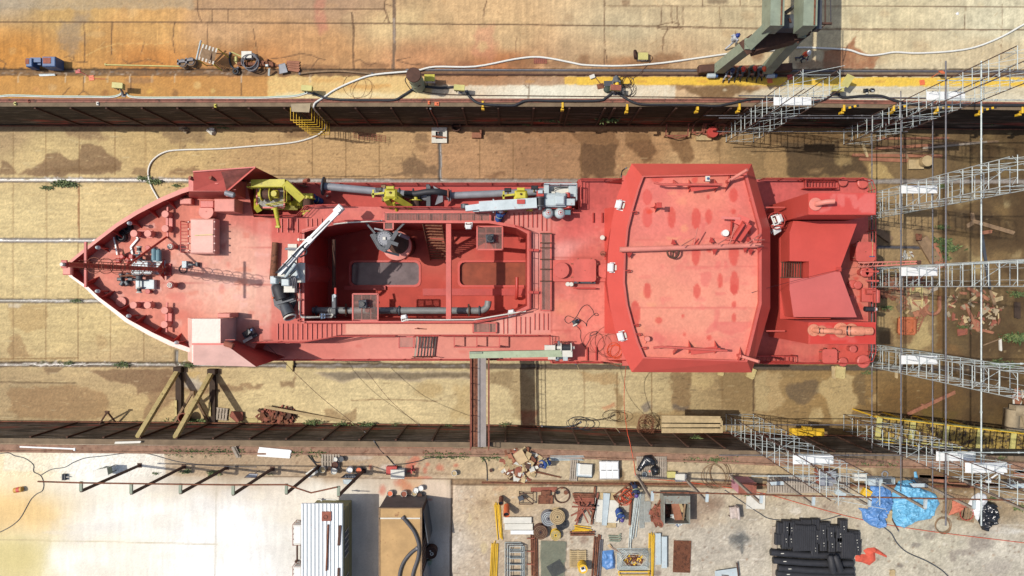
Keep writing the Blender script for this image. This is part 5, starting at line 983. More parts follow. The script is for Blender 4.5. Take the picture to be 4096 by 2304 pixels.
ZC,ZB=4.4,7.2
top=[W3(3173,884,ZC),W3(3150,930,ZC),W3(3122,1044,ZC),W3(3236,1046,ZC),W3(3236,1112,ZC),W3(3122,1112,ZC),W3(3132,1160,ZC),W3(3174,1268,ZC),W3(3427,1269,ZC),W3(3358,1081,ZC),W3(3432,883,ZC)]
poly=[(max(p.x,xw+.02),p.y)for p in top]
o=MB(REDB);o.prism(poly,3.0-.02,ZC);part(o,'casing_top',casing);o=MB(mat('pink_slope_tint',(210,106,100),.5,var=.07,scale=.7));o.poly([(x,y,ZC+.006)for x,y in(poly[4],poly[5],poly[6],poly[7],poly[8],poly[9])]);part(o,'casing_slope_tint',casing)  # pink sheet puts the south slope's different light onto a flat top
o=MB(REDD);o.prism([(poly[8][0]-.02,poly[8][1]+.03),(poly[9][0]-.02,poly[9][1]),(poly[10][0]-.02,poly[10][1]-.03),(18.0,poly[10][1]-.03),(18.0,poly[8][1]+.03)],ZU,ZC-.02);part(o,'casing_end',casing)
stair('casing_stair',Q('31',340,1265,3.9),Q('31',130,1265,3.05),.95,9,RUSTD,RUSTD,casing)
for sg,yy in((1,(859,771)),(-1,(1377,1289))):
 A,B=W3(3238,yy[0],ZB),W3(3503,yy[1],ZB)
 o=MB(REDB);x0=xw
 o.prism([(A.x,A.y),(B.x,A.y),(B.x,B.y),(A.x,B.y)],1.2,ZB);yo,yi=(B.y,A.y)if sg>0 else(A.y,B.y)
 o.frustum([(xw+.01,min(yo-.3*sg,yi),1.2),(A.x+.01,min(yo,yi),1.2),(A.x+.01,max(yo,yi),1.2),(xw+.01,max(yo-.3*sg,yi),1.2)],[(A.x-.05,min(yo,yi)+.02,ZB-.02),(A.x+.01,min(yo,yi)+.02,ZB-.02),(A.x+.01,max(yo,yi)-.02,ZB-.02),(A.x-.05,max(yo,yi)-.02,ZB-.02)])
 f_=part(o,'funnel_block',casing)
 P,F=sheet([(A.x+.04,A.y+.03),(B.x-.04,A.y+.03),(B.x-.04,B.y-.03),(A.x+.04,B.y-.03)],ZB+.008,.1);S=Surf(P);S.C[:]=(214,80,72)if sg>0 else(210,66,56);S.mottle(.04,30,30,111)
 pts_=(('31',[(530,660),(600,640),(640,500),(880,500),(900,560),(980,500),(1080,500),(1080,700),(940,700),(900,640),(860,660),(830,560),(780,520),(760,640),(700,600),(690,520),(620,660),(520,700)]),)if sg>0 else(('32',[(620,470),(720,500),(850,470),(900,555),(780,555),(820,520),(640,520)]),('32',[(430,370),(560,360),(700,420),(430,470)]))
 for k_,pl in pts_:S.stain(NL(k_,pl),(228,122,114)if sg>0 else(222,100,92),.9,2,4)
 mesh_np('funnel_top',P,F,S.finish(),DECKM,f_)
p=Q('31',490,602,ZB+.2);o=MB(PINK);o.cyl((p.x,p.y,ZB),.36,.1,20);o.path([(p.x,p.y,ZB),(p.x+.02,p.y,ZB+.35),(p.x+.3,p.y+.05,ZB+.6),(p.x+.75,p.y+.08,ZB+.68)],.14,10);part(o,'exhaust_pipe',casing)
EXH=mat('weathered_exhaust',(222,142,112),.6,var=.15,scale=3,rust=.25,rustc=(150,90,60))
for x0,x1,y,r,rf in((465,640,425,.15,.34),(545,710,432,.14,.3),(740,930,425,.26,.42),(845,1020,425,.22,.38)):
 a_=Q('32',x0,y,ZB+.1);b_=Q('32',x1,y+8,ZB+.7);o=MB(EXH);o.cyl((a_.x,a_.y,ZB),rf,.08,20);o.path([(a_.x,a_.y,ZB),(a_.x+.02,a_.y,ZB+.3),(a_.x+.2,a_.y,ZB+.6),(b_.x-.1,b_.y,ZB+.72),(b_.x+.1,b_.y,ZB+.7)],r,12);o.m(BLACKP);o.path([(a_.x+.12,a_.y,ZB+.5),(a_.x+.3,a_.y,ZB+.63)],r*1.04,12);part(o,'exhaust_pipe',casing)
o=MB(REDD);p=Q('31',707,1262,ZC);o.bbox((p.x,p.y,ZC),(.3,.25,.12));part(o,'vent_cap',casing)
def cradle(k_,x0,y0,x1,y1,z):
 A,B=Q(k_,x0,y1,z),Q(k_,x1,y0,z);o=MB(RAILM)
 for zz_,g in((z,0),(ZU+.3,.05)):o.path([(A.x+g,A.y+g,zz_),(A.x+g,B.y-g,zz_),(B.x-g,B.y-g,zz_),(B.x-g,A.y+g,zz_),(A.x+g,A.y+g,zz_)],.05,6)
 for i in range(1,10):x=A.x+(B.x-A.x)*i/10;o.path([(x,A.y,z),(x,A.y,ZU+.3),(x,B.y,ZU+.3),(x,B.y,z)],.025,5)
 for x in(A.x,B.x):
  for y in(A.y,B.y):o.tube((x,y,ZU),(x,y,z),.04,n=6)
 part(o,'raft_cradle')
cradle('31',380,355,705,440,1.3);cradle('32',-170,685,278,755,1.3)
def hatchsq(k_,x0,y0,x1,y1,z,m_=RED):
 A,B=Q(k_,x0,y1,z),Q(k_,x1,y0,z);cx,cy=(A.x+B.x)/2,(A.y+B.y)/2;sx,sy=B.x-A.x,B.y-A.y
 o=MB(m_);r=.18;pl=[]
 for px_,py_,a0 in((B.x-r,B.y-r,0),(A.x+r,B.y-r,90),(A.x+r,A.y+r,180),(B.x-r,A.y+r,270)):
  for t in(0,30,60,90):pl.append((px_+r*math.cos(R(a0+t)),py_+r*math.sin(R(a0+t))))
 o.prism([(cx+(x-cx)*.92,cy+(y-cy)*.92)for x,y in pl],ZU-.01,z-.1);o.prism(pl,z-.1,z);h_=part(o,'deck_hatch')
 o=MB(RUSTR)
 for fx in(.2,.8):
  for yy_ in(A.y-.04,B.y+.04):o.cyl((A.x+sx*fx,yy_,z-.3),.035,.3,8)
  for xx_ in(A.x-.06,B.x+.06):o.bbox((xx_,A.y+sy*fx,z-.2),(.2,.07,.12))
 o.cyl((cx,cy,z),.03,.05,8);part(o,'hatch_dog',h_)
hatchsq('31',885,985,1080,1182,1.5);hatchsq('32',548,615,698,760,1.2);hatchsq('21',620,1160,846,1385,1.35,RED)
A=Q('21',405,1385,.85);B=Q('21',960,1165,.85);o=MB(RED);o.bbox(((A.x+B.x)/2,(A.y+B.y)/2,ZU-.01),(B.x-A.x,B.y-A.y,.2));part(o,'hatch_plinth')
o=MB(GREYD);o.beam(Q('21',622,1393,1.0),Q('21',838,1396,1.0),.12,.2);part(o,'hatch_hinge')
o=MB(REDX);o.beam(Q('22',620,0,1.0),Q('22',840,3,1.0),.1,.25);part(o,'hatch_hinge')
for x,y in((560,1410),(596,1412)):p=Q('21',x,y,1.0);o=MB(OFFW);o.cyl((p.x,p.y,ZU),.12,.5,14);o.cyl((p.x,p.y,ZU+.5),.14,.05,14);part(o,'air_vent_head')
p=Q('21',912,942,1.1);o=MB(OFFW);o.cyl((p.x,p.y,ZU),.1,.4,14);o.cyl((p.x,p.y,ZU+.4),.16,.14,16,.04);part(o,'air_vent_head')
p=Q('21',915,1103,1.1);o=MB(RUSTR);o.cyl((p.x,p.y,ZU),.06,.5,10);o.ring((p.x,p.y,ZU+.5),.15,.03,16,6);o.beam((p.x-.15,p.y,ZU+.5),(p.x+.15,p.y,ZU+.5),.04);o.beam((p.x,p.y-.15,ZU+.5),(p.x,p.y+.15,ZU+.5),.04);part(o,'valve_wheel')
for k_,x,y,r,z in(('32',862,615,.24,1.3),('31',910,1420,.26,1.2),('31',980,1290,.3,1.3),('31',1020,1290,.3,1.3),('31',860,1410,.28,1.0),('31',760,378,.3,1.0),('32',760,745,.3,1.0),('32',965,740,.42,1.2),('31',960,390,.36,1.0),('32',850,100,.22,1.1)):
 p=Q(k_,x,y,z);o=MB(RED);o.lathe([(r*.7,ZU),(r*.62,z-.2),(r,z-.14),(r,z-.04),(r*.8,z)],(p.x,p.y,0),18);part(o,'mooring_post')
o=MB(RED);p=Q('31',1040,1440,1.2);o.tube((p.x-.3,p.y-.3,1.1),(p.x+.4,p.y-.3,1.1),.18,n=12);o.tube((p.x+.4,p.y-.2,1.1),(p.x+.4,p.y-1,1.1),.2,n=12);o.bbox((p.x,p.y-.5,ZU),(.9,.9,.35));part(o,'capstan_motor')
for y in(1280,1375):o=MB(RED);o.beam(Q('31',985,y,1.4),Q('31',1115,y+3,1.4),.1,.05);part(o,'fairlead_arm')
o=MB(PINK);A,B=Q('31',905,1215,1.7),Q('31',1515,1192,1.9)
for dy in(-.14,.14):o.tube(A+Vector((0,dy,0)),B+Vector((0,dy*.5,0)),.045,n=6)
for i in range(14):q=A+(B-A)*i/13;o.tube(q+Vector((0,-.14,0)),q+Vector((.15,.14,0)),.02,n=4)
o.m(RUSTD);o.bbox((B.x,B.y,B.z-.1),(.25,.25,.2));part(o,'stern_davit')
o=MB(GREY);zp=ZM+.75
def tubef(o,a_,b_,r,n_=14):o.tube(a_,b_,r,n=n_,caps=True)
a_,b_=Q('11',690,425,zp+.3),Q('11',1520,505,zp);tubef(o,a_,b_,.25);o.m(GREYD);d=(b_-a_).normalized();o.cyl(a_-d*.12,.62,.1,22,.02,d);o.m(RUSTR);o.cyl(a_-d*.16,.25,.05,16,.01,d);sp=part(o,'suction_pipe')
o=MB(GREY);tubef(o,Q('11',1920,522,zp),Q('21',330,478,zp),.24)
for x in(1935,1955):q=Q('11',x,520,zp);o.cyl((q.x,q.y,zp),.40,.08,18,.02,(1,0,0))
tubef(o,Q('11',1500,505,zp),Q('11',1720,535,zp),.26);part(o,'pipe_section',sp)
o=MB(BLACK);o.path(smooth([Q('11',1500,497,zp+.5),Q('11',1600,500,zp+.7),Q('11',1720,482,zp+.9),Q('11',1830,480,zp+.9),Q('11',1930,498,zp+.5)]),.2,12);o.m(RUSTR);q=Q('11',1928,497,zp+.5);o.cyl((q.x,q.y,q.z),.3,.1,14,.02,(1,0,0));part(o,'rubber_joint',sp)
o=MB(GREYD);
for x0,x1 in((1716,1750),):A,B=Q('11',x0,635,zp),Q('11',x1,410,zp);o.bbox(((A.x+B.x)/2,(A.y+B.y)/2,ZM),(B.x-A.x,B.y-A.y,1.0),0,.03)
o.beam(Q('11',1735,420,zp+.5),Q('11',1735,630,zp+.5),.25,.06);o.m(GREY);o.add([Q('11',1780,420,zp+.7),Q('11',1880,475,zp+.7),Q('11',1880,580,zp+.4),Q('11',1800,615,zp+.3),Q('11',1830,520,zp+.6)],[[0,1,2,3,4],[4,3,2,1,0]]);part(o,'hinge_plate',sp)
for x,y in((1295,470),(1300,530)):o=MB(WOODD);q=Q('11',x,y,ZM);o.bbox((q.x,q.y,ZM),(.3,.7,.5));part(o,'pipe_chock',sp)
for k_,x,y,r in(('11',1578,500,1),('11',1655,520,1),('11',1440,495,1),('21',250,490,1),('21',80,492,1)):q=Q(k_,x,y,zp);o=MB(GREYD);o.cyl((q.x,q.y,q.z),.36,.09,18,.02,(1,.05,0));part(o,'pipe_flange',sp)
o=MB(RUSTR);o.path(smooth([Q('11',490,400,ZM+.5),Q('11',490,375,ZM+.7),Q('11',515,365,ZM+.9),Q('11',530,365,ZM+1.0)]),.14,10);part(o,'overboard_elbow')
o=MB(RUSTD);q=Q('11',440,410,ZM);o.add([(q.x-.5,q.y+.15,ZM),(q.x+.6,q.y-.1,ZM),(q.x+.6,q.y-.3,ZM+.8),(q.x-.3,q.y+.1,ZM+.7)],[[0,1,2,3],[3,2,1,0]]);part(o,'rail_bracket')
for k_,x,y,r,m_ in(('11',1235,455,.2,BLACKP),('21',228,435,.2,BLACKP),('11',2534,462,.2,BLACKP),('11',155,368,.22,BLACKP)):q=Q(k_,x,y,1.2);o=MB(m_);o.bbox((q.x,q.y,1.0),(.45,.28,.16),0,.05);o.m(YEL);o.tube((q.x,q.y-.1,ZM),(q.x,q.y-.1,1.0),.05,n=6);part(o,'deck_lamp')
def winch_drum(c_,r,L,ma,md,axis=(0,1,0),parent=None,name='winch_drum'):
 o=MB(ma);A=Vector(axis).normalized();c_=Vector(c_)-A*L/2
 o.lathe([(r,0),(r,.06),(r*.6,.07)],c_,18,A);o.lathe([(r*.6,L-.07),(r,L-.06),(r,L)],c_,18,A);o.lathe([(r*.35,L),(r*.35,L+.18),(r*.2,L+.2)],c_,12,A);o.lathe([(r*.2,-.22),(r*.4,-.2),(r*.4,0)],c_,12,A);o.m(md);o.lathe([(r*.72,.05),(r*.72,L-.05)],c_,18,A);return part(o,name,parent)
o=MB(YEL);zt=2.4
o.beam(Q('11',-40,400,zt),Q('11',300,395,zt),.46,.4);o.beam(Q('11',290,395,zt),Q('11',470,560,zt-.3),.5,.45);o.beam(Q('11',300,500,ZM),Q('11',310,420,zt),.4,.4);o.beam(Q('11',20,640,ZM+.6),Q('11',430,645,ZM+.6),.3,.4);o.beam(Q('11',430,500,ZM+.5),Q('11',420,650,ZM+.5),.5,.5);o.beam(Q('11',300,600,ZM),Q('11',450,600,ZM+1.6),.3,.35)
o.beam(Q('11',20,400,ZM),Q('11',20,660,zt-.6),.35,.35);o.beam(Q('11',110,600,ZM+.4),Q('11',330,540,ZM+1.4),.3,.3);g1=part(o,'hoisting_gantry')
pl=grating('winch_platform',Q('11',10,640,1.6),Q('11',285,440,1.6),1.6,22,18,g1,OFFW);o=MB(YEL);A,B=Q('11',105,612,2.5),Q('11',288,432,2.5)
for z in(2.1,2.6):o.path([(A.x,A.y,z),(B.x,A.y+.2,z),(B.x,B.y,z),(A.x+.4,B.y,z),(A.x-1.2,B.y,z)],.035,6)
for x,y in((A.x,A.y),(B.x,A.y+.2),(B.x,B.y),(A.x+.4,B.y),(A.x-1.2,B.y)):o.tube((x,y,1.6),(x,y,2.6),.03,n=6)
part(o,'platform_rail',pl)
q=Q('11',100,505,2.1);winch_drum((q.x,q.y,2.0),.42,.62,YEL,RUSTD,(1,0,0),g1);o=MB(YEL);q=Q('11',185,505,2.0);o.bbox((q.x,q.y,1.65),(.45,.5,.5),0,.1);o.cyl((q.x+.05,q.y,2.1),.2,.2,14);part(o,'winch_gearbox',g1)
q=Q('11',505,610,.6);winch_drum((q.x,q.y,.2),.48,.9,YEL,RUSTD,(0,1,0),g1);o=MB(YEL);q=Q('11',500,690,.6);o.cyl((q.x,q.y-.1,.2),.22,.4,14,.03,(0,1,0));o.bbox((q.x,q.y+.6,ZU-.6),(.7,1.4,.25));part(o,'winch_motor',g1)
o=MB(YEL);o.tube(Q('11',195,640,1.9),Q('11',230,840,1.5),.11,n=10);o.tube(Q('11',195,640,1.9),Q('11',215,745,1.7),.15,n=10);o.bbox(Q('11',230,835,1.4),(.28,.15,.25));part(o,'hydraulic_ram',g1)
for ks,hx,hy,dx in(('11',1355,500,1),('21',90,515,-1)):
 hz=1.7;o=MB(YEL);q=Q(ks,hx,hy,hz)
 o.bbox((q.x,q.y,hz-.35),(.8,.6,.45),0,.12);o.bbox((q.x,q.y+.36,hz-.1),(.5,.2,.3),0,.04)
 if dx>0:o.beam(q+Vector((.2,-.2,-.1)),Q(ks,1550,630,.6),.36,.34);o.beam(q+Vector((-.3,-.3,-.1)),Q(ks,1370,640,.4),.34,.3);o.beam(Q(ks,1370,625,.3),Q(ks,1550,632,.3),.3,.3)
 else:o.beam(q+Vector((.3,-.2,-.1)),Q(ks,165,665,.4),.3,.3);o.beam(q+Vector((-.3,-.2,-.1)),Q(ks,15,640,.4),.3,.3);o.beam(Q(ks,-60,660,.3),Q(ks,190,660,.3),.3,.2)
 o.beam((q.x-.3,q.y,ZM),(q.x-.3,q.y,hz-.3),.3,.3);o.beam((q.x+.3,q.y,ZM),(q.x+.3,q.y,hz-.3),.3,.3);g_=part(o,'hoisting_gantry')
 o=MB(YEL);o.beam(q+Vector((-.4,.05,0)),q+Vector((-1.2,-.05,0)),.12,.12);o.beam(q+Vector((-1.1,-.25,0)),q+Vector((-1.1,.25,0)),.12,.12);o.m(RUSTD);o.cyl(q+Vector((0,.05,.15)),.07,.05,10);part(o,'sheave_arm',g_)
 if dx>0:
  q2=Q(ks,1600,615,.4);winch_drum((q2.x,q2.y,.1),.42,.75,YEL,RUSTD,(0,1,0),g_);o=MB(YEL);q3=Q(ks,1600,710,.2);o.cyl((q3.x,q3.y-.3,-.2),.34,.7,14,.04,(0,1,0));part(o,'winch_motor',g_)
  o=MB(YEL);o.tube(Q(ks,1385,590,1.2),Q(ks,1435,715,.2),.1,n=8);part(o,'hydraulic_ram',g_)
 else:
  o=MB(YEL);
  for x in(-65,190):o.beam(Q('21',x,665,ZU),Q('21',x,655,1.5),.2,.2)
  part(o,'gantry_foot',g_)
c0=Vector((-14.9,.75,0));o=MB(OFFW);o.cyl((c0.x+.6,c0.y,ZU),.62,1.0,20);A,B=Q('11',415,1395,1.75),Q('11',490,1195,1.75);o.bbox(((A.x+B.x)/2,(A.y+B.y)/2,1.6),(B.x-A.x,B.y-A.y,.14),0,.03);o.bbox(Q('11',370,1130,ZU+.02)+Vector((0,0,0)),(.6,1.6,.1));o.bbox(Q('12',360,5,1.2),(.7,.5,.5));cr=part(o,'deck_crane')
o=MB(WHITE);o.beam(Q('11',240,1300,2.4),Q('11',560,945,2.7),.32,.45);o.beam(Q('11',490,1020,2.75),Q('11',850,650,2.9),.28,.34);o.beam(Q('11',530,1000,3.0),Q('11',830,690,3.08),.12,.1);o.bbox(Q('11',845,665,2.5),(.55,.42,.5),R(45),.05);part(o,'crane_boom',cr)
o=MB(GREYL);o.tube(Q('11',300,1330,2.2),Q('11',400,1200,2.5),.12,n=10);part(o,'hydraulic_ram',cr);o=MB(STEELD);o.tube(Q('11',560,950,3.05),Q('11',740,770,3.1),.05,n=8)
for x,y in((288,1218),(380,1132),(470,1030)):o.beam(Q('11',x-22,y-16,2.78),Q('11',x+26,y+20,2.78),.06,.05)
part(o,'hydraulic_ram',cr)
o=MB(BLACK);o.path(smooth([Q('11',200,1300,2.7),Q('11',320,1180,2.9),Q('11',430,1060,2.9),Q('11',520,985,2.9)]),.05,6);o.path(smooth([Q('11',440,1140,2.8),Q('11',500,1110,2.6),Q('11',510,1070,2.7),Q('11',470,1040,2.9)]),.05,6);o.path(smooth([Q('11',180,1335,2.6),Q('11',300,1350,2.7),Q('11',400,1270,2.6)]),.05,6);part(o,'hydraulic_hose',cr)
o=MB(GREYL);o.bbox(Q('11',205,1370,1.6),(.4,.5,.6),0,.05);o.bbox(Q('11',320,1380,1.6),(.5,.6,.5),0,.05);o.bbox(Q('11',400,1290,1.7),(.5,.9,.5),.3,.05);o.m(STEELD)
for dx in(0,18,36):o.path(smooth([Q('11',330+dx,1330,2.3),Q('11',360+dx,1350,2.4),Q('11',370+dx,1400,2.3),Q('11',372+dx,1449,1.9)]),.05,6)
o.m(GREYL);o.bbox(Q('11',330,1250,1.8),(.7,.5,.5),.7,.05);part(o,'control_valves',cr)
o=MB(RUST);o.tube(Q('11',195,990,ZU+.22),Q('11',172,1365,ZU+.22),.2,.24,n=12);part(o,'spare_pipe')
o=MB(GREY);o.path(smooth([Q('11',440,1058,1.0),Q('11',330,1054,1.0),Q('11',300,1056,.9)]),.08,8);part(o,'vent_pipe')
o=MB(BLACK);o.path(smooth([Q('11',230,1440,1.1),Q('12',235,20,1.2),Q('12',265,110,1.2)]),.43,14);bc=part(o,'bow_coupling')
o=MB(GREYD);o.tube(Q('12',290,170,1.3),Q('12',335,275,1.5),.36,.42,n=16);o.m(OFFW);A,B=Q('12',335,275,1.5),Q('12',342,295,1.55);o.ring(B,.36,.06,20,6,(B-A).normalized());o.m(BLACKP);o.cyl(B,.33,.01,18,.001,(B-A).normalized());part(o,'coupling_elbow',bc)
o=MB(GREYD);o.poly([Q('12',150,0,ZU+.12),Q('12',185,180,ZU+.12),Q('12',280,255,ZU+.12),Q('12',370,235,ZU+.12),Q('12',405,140,ZU+.12),Q('12',385,50,ZU+.12),Q('11',330,1440,ZU+.12),Q('11',160,1400,ZU+.12)][::-1]);o.beam(Q('12',210,165,1.5),Q('12',390,110,1.5),.1,.5);o.m(ORANGE);o.bbox(Q('12',172,98,.8),(.12,.12,.1));part(o,'wear_plate',bc)
q=Q('11',1430,1000,-1.0);o=MB(RUSTD);o.cyl((q.x,q.y,ZH),.72,3.6,24,.05);ov=part(o,'overflow_tower');o=MB(PINK);o.lathe([(.98,-1.5),(.98,-1.1),(.74,-1.05)],(q.x-.1,q.y-.15,0),24);part(o,'tower_collar',ov)
q=Q('11',1290,950,.9);o=MB(GREYD);o.poly([Q('11',1150,910,.5),Q('11',1300,865,.5),Q('11',1400,900,.5),Q('11',1350,1050,.5),Q('11',1290,1090,.5),Q('11',1230,1060,.5)][::-1]);o.m(GREYD);o.cyl((q.x,q.y,.4),.55,.3,24);o.m(GREY);o.cyl((q.x,q.y,.7),.46,.1,24)
for t in range(16):o.cyl((q.x+.38*math.cos(t*.3927),q.y+.38*math.sin(t*.3927),.8),.04,.05,6)
o.m(OFFW);o.bbox((q.x,q.y,.8),(.2,.2,.12));part(o,'tower_head',ov)
o=MB(GREYD);o.beam(Q('11',1105,790,.6),Q('11',1200,900,.6),.12,.14);o.beam(Q('11',1500,790,.6),Q('11',1390,900,.6),.12,.14);o.beam(Q('11',1165,905,.9),Q('11',1275,1075,.9),.05,.05);o.beam(Q('11',1150,915,.5),Q('11',1230,1055,.5),.05,.05);o.beam(Q('11',1420,880,.9),Q('11',1310,1060,.9),.25,.12);o.beam(Q('11',1320,975,1.2),Q('11',1430,1015,1.2),.22,.12);o.beam(Q('11',1290,1080,.4),Q('11',1440,1120,0),.14,.12);o.m(GREY);o.beam(Q('11',1190,850,.6),Q('11',1280,870,.6),.1,.04);o.tube(Q('11',1450,910,.3),Q('11',1530,945,-.6),.14,n=8);part(o,'tower_frame',ov)
zd=-.9;o=MB(PIPEG);o.tube(Q('12',500,225,zd),Q('12',2180,228,zd),.23,n=14,caps=True);o.path(smooth([Q('12',2170,228,zd),Q('12',2270,225,zd),Q('12',2325,190,zd),Q('12',2338,130,zd)]),.23,14);dl=part(o,'discharge_pipe')
for x in(600,905,1435,2140,2240):q=Q('12',x,227,zd);o=MB(RUSTD if x in(905,2140)else GREYD);o.cyl((q.x,q.y,zd),.33,.12,18,.02,(1,0,0));part(o,'pipe_flange',dl)
for x in(905,2140):q=Q('12',x,227,zd);o=MB(RUSTD);o.beam((q.x,q.y-.4,zd),(q.x,q.y+.45,zd),.12,.1);o.beam((q.x,q.y,ZH),(q.x,q.y,zd),.12,.12);part(o,'pipe_saddle',dl)
o=MB(OFFW);o.path([Q('12',440,10,1.1),Q('12',438,260,1.1),Q('12',460,292,1.1),Q('12',640,296,.6),Q('12',650,268,.5),Q('12',770,266,.3)],.07,8);o.path([Q('12',690,296,.5),Q('12',760,294,.4),Q('12',775,270,.3)],.06,8);part(o,'jetting_line',dl)
for x,y in((665,268),(690,270),(665,295),(690,292)):q=Q('12',x,y,.65);o=MB(BLUE);o.cyl(q,.1,.1,10);o.m(GREYD);o.ring(q+Vector((0,0,.14)),.1,.02,12,5);part(o,'stop_valve',dl)
o=MB(GREYD);o.bbox(Q('12',795,245,-.9),(.3,.7,.45));o.bbox(Q('12',798,135,0),(.3,.95,.35),0,.05);o.m(GREYL);o.beam(Q('12',775,190,.2),Q('12',775,75,.4),.08,.1);o.cyl(Q('12',795,80,.2),.13,.2,12);o.m(REDB);o.tube(Q('12',801,65,.3),Q('12',800,0,.2),.08,n=8);part(o,'gate_valve',dl)
for ks,xs,y in(('12',(1512,1600,1875,2150,2330),318),):
 o=MB(OFFW);o.path([Q(ks,1500,318,1.4),Q(ks,1870,320,1.4),Q(ks,2200,318,1.4),Q(ks,2480,270,1.4),Q('22',140,232,1.4)],.045,6);part(o,'cable_conduit')
o=MB(OFFW);o.path([Q('11',780,806,1.3),Q('11',905,792,1.3),Q('11',1270,770,1.2)],.045,6);part(o,'cable_conduit')
q=Q('11',430,962,1.0);o=MB(OFFW);o.cyl((q.x,q.y,ZU),.1,.45,10);o.beam((q.x,q.y,1.0),(q.x+.5,q.y,1.0),.08);part(o,'stand_pipe')
q=Q('22',35,20,ZH+.9);o=MB(REDD);o.path(smooth([q+Vector((.1,.9,.2)),q+Vector((.1,.1,.2)),q+Vector((.08,-.5,-.1)),q+Vector((.05,-.6,-.6))]),.12,8);part(o,'hopper_vent')
o=MB(REDD);o.beam(Q('21',165,1065,1.1),Q('21',270,1070,1.1),.16,.12);o.beam(Q('22',165,42,1.1),Q('22',270,45,1.1),.16,.12);part(o,'coaming_bracket')
zc=2.0;c0=Q('21',450,560,zc);o=MB(GREYL);o.cyl((c0.x,c0.y,ZM),.6,2.4,20);o.bbox(Q('21',420,580,1.2),(1.5,.85,.9),0,.1);o.bbox(Q('21',345,480,1.1),(.3,.95,.5));c2=part(o,'deck_crane')
o=MB(GREYL);o.beam(Q('11',2110,650,1.9),Q('11',2300,625,2.0),.36,.34);o.beam(Q('11',2250,632,2.05),Q('21',250,595,2.3),.62,.5);o.m(GREYD);o.cyl(Q('11',2100,650,1.8),.25,.3,12,.03,(0,1,0));o.m(REDD);o.bbox(Q('21',90,580,2.56),(.5,.28,.01));o.m(GREYD);o.beam(Q('21',0,655,1.9),Q('21',260,640,2.0),.12,.1);part(o,'crane_boom',c2)
o=MB(GREYL);o.tube(Q('11',2390,555,1.9),Q('11',2390,690,1.9),.05,n=6);o.bbox(Q('11',2215,665,1.7),(.4,.25,.15));part(o,'boom_lug',c2)
q=Q('21',285,580,2.4);winch_drum((q.x,q.y,2.2),.34,.6,GREYD,BLACK,(0,1,0),c2);o=MB(REDD);o.bbox((q.x,q.y+.5,2.0),(.45,.35,.4));o.m(GREYL);o.bbox((q.x,q.y+.6,2.4),(.3,.2,.15));part(o,'winch_motor',c2)
for x,y in((365,690),(488,690)):q=Q('21',x,y,1.9);o=MB(GREYL);o.sphere((q.x,q.y,1.55),.36,(1,1,1),16,10);o.m(REDD);o.cyl((q.x,q.y,1.88),.06,.08,8);o.ring((q.x,q.y,1.87),.14,.02,14,5);part(o,'accumulator_tank',c2)
A,B=Q('21',320,535,1.0),Q('21',640,420,1.0);o=MB(OFFW);o.bbox(((A.x+B.x)/2,(A.y+B.y)/2,.9),(B.x-A.x,B.y-A.y,.08));o.m(GREYL);o.bbox(Q('21',610,480,1.0),(.55,.75,.35));
for z in(1.4,1.9):o.path([(A.x,B.y,z),(B.x,B.y,z),(B.x,A.y-.3,z),(B.x-.4,A.y-.3,z)],.035,6)
for x in(A.x,(A.x+B.x)/2,B.x):o.tube((x,B.y,.95),(x,B.y,1.9),.03,n=5)
o.beam((B.x-.3,A.y,ZM),(B.x-.3,A.y,.9),.15);o.beam((B.x-.3,B.y,ZM),(B.x-.3,B.y,.9),.15);o.m(BLACK);o.path(smooth([Q('21',390,520,1.1),Q('21',420,460,1.2),Q('21',480,440,1.2),Q('21',560,440,1.1)]),.03,5);o.m(OFFW);o.bbox(Q('21',410,515,1.0),(.3,.4,.3));part(o,'operator_platform',c2)
o=MB(GREYL);o.bbox(Q('21',565,590,1.8),(.8,.42,.35));o.m(REDD);o.cyl(Q('21',560,545,1.7),.17,.35,12,.03,(0,1,0));o.cyl(Q('21',570,650,1.7),.2,.35,12,.03,(0,1,0));o.m(TEAL);o.bbox(Q('21',560,692,1.5),(.35,.3,.25));o.m(GREYL);o.bbox(Q('21',480,570,2.1),(.6,.6,.35),0,.08);o.m(GREYD);o.beam(Q('21',430,660,1.4),Q('21',430,725,1.3),.3,.3);part(o,'hydraulic_pack',c2)
o=MB(GREEN);o.beam(Q('12',2150,672,1.9),Q('22',500,656,2.0),.42,.4);o.m(GREENG);o.bbox(Q('12',2215,650,2.1),(.8,.12,.1));c3p=None
q=Q('22',470,640,1.5);b_=MB(GREYD);b_.cyl((q.x,q.y,ZU),.5,1.1,18);b_.bbox((q.x,q.y,1.5),(1.3,.7,.25));c3=part(b_,'deck_crane');part(o,'crane_boom',c3)
o=MB(OFFW);o.bbox(Q('22',380,605,1.7),(.68,.42,.3));o.bbox(Q('22',400,692,1.6),(.5,.3,.3));o.bbox(Q('22',545,656,1.8),(.75,.42,.35));part(o,'valve_cabinet',c3)
q=Q('22',545,602,2.2);winch_drum((q.x,q.y,2.0),.3,.7,OFFW,BLACK,(1,0,0),c3)
o=MB(GREYL);o.sphere((Q('22',455,700,1.6).x,Q('22',455,700,1.6).y,1.5),.22,n=12);o.bbox(Q('22',535,700,1.5),(.3,.35,.3));o.m(STEELD);o.bbox(Q('22',470,580,1.8),(.14,.6,.2));o.m(RUSTR)
for x in(430,455,500,520):o.path([Q('22',x,535,1.6),Q('22',x+8,575,1.9),Q('22',x+6,610,1.7)],.03,5)
o.tube(Q('22',415,545,1.7),Q('22',560,540,1.7),.03,n=5);o.m(REDD);o.bbox(Q('22',440,545,1.6),(.15,.12,.15));o.bbox(Q('22',540,730,1.2),(.3,.1,.1));part(o,'control_levers',c3)
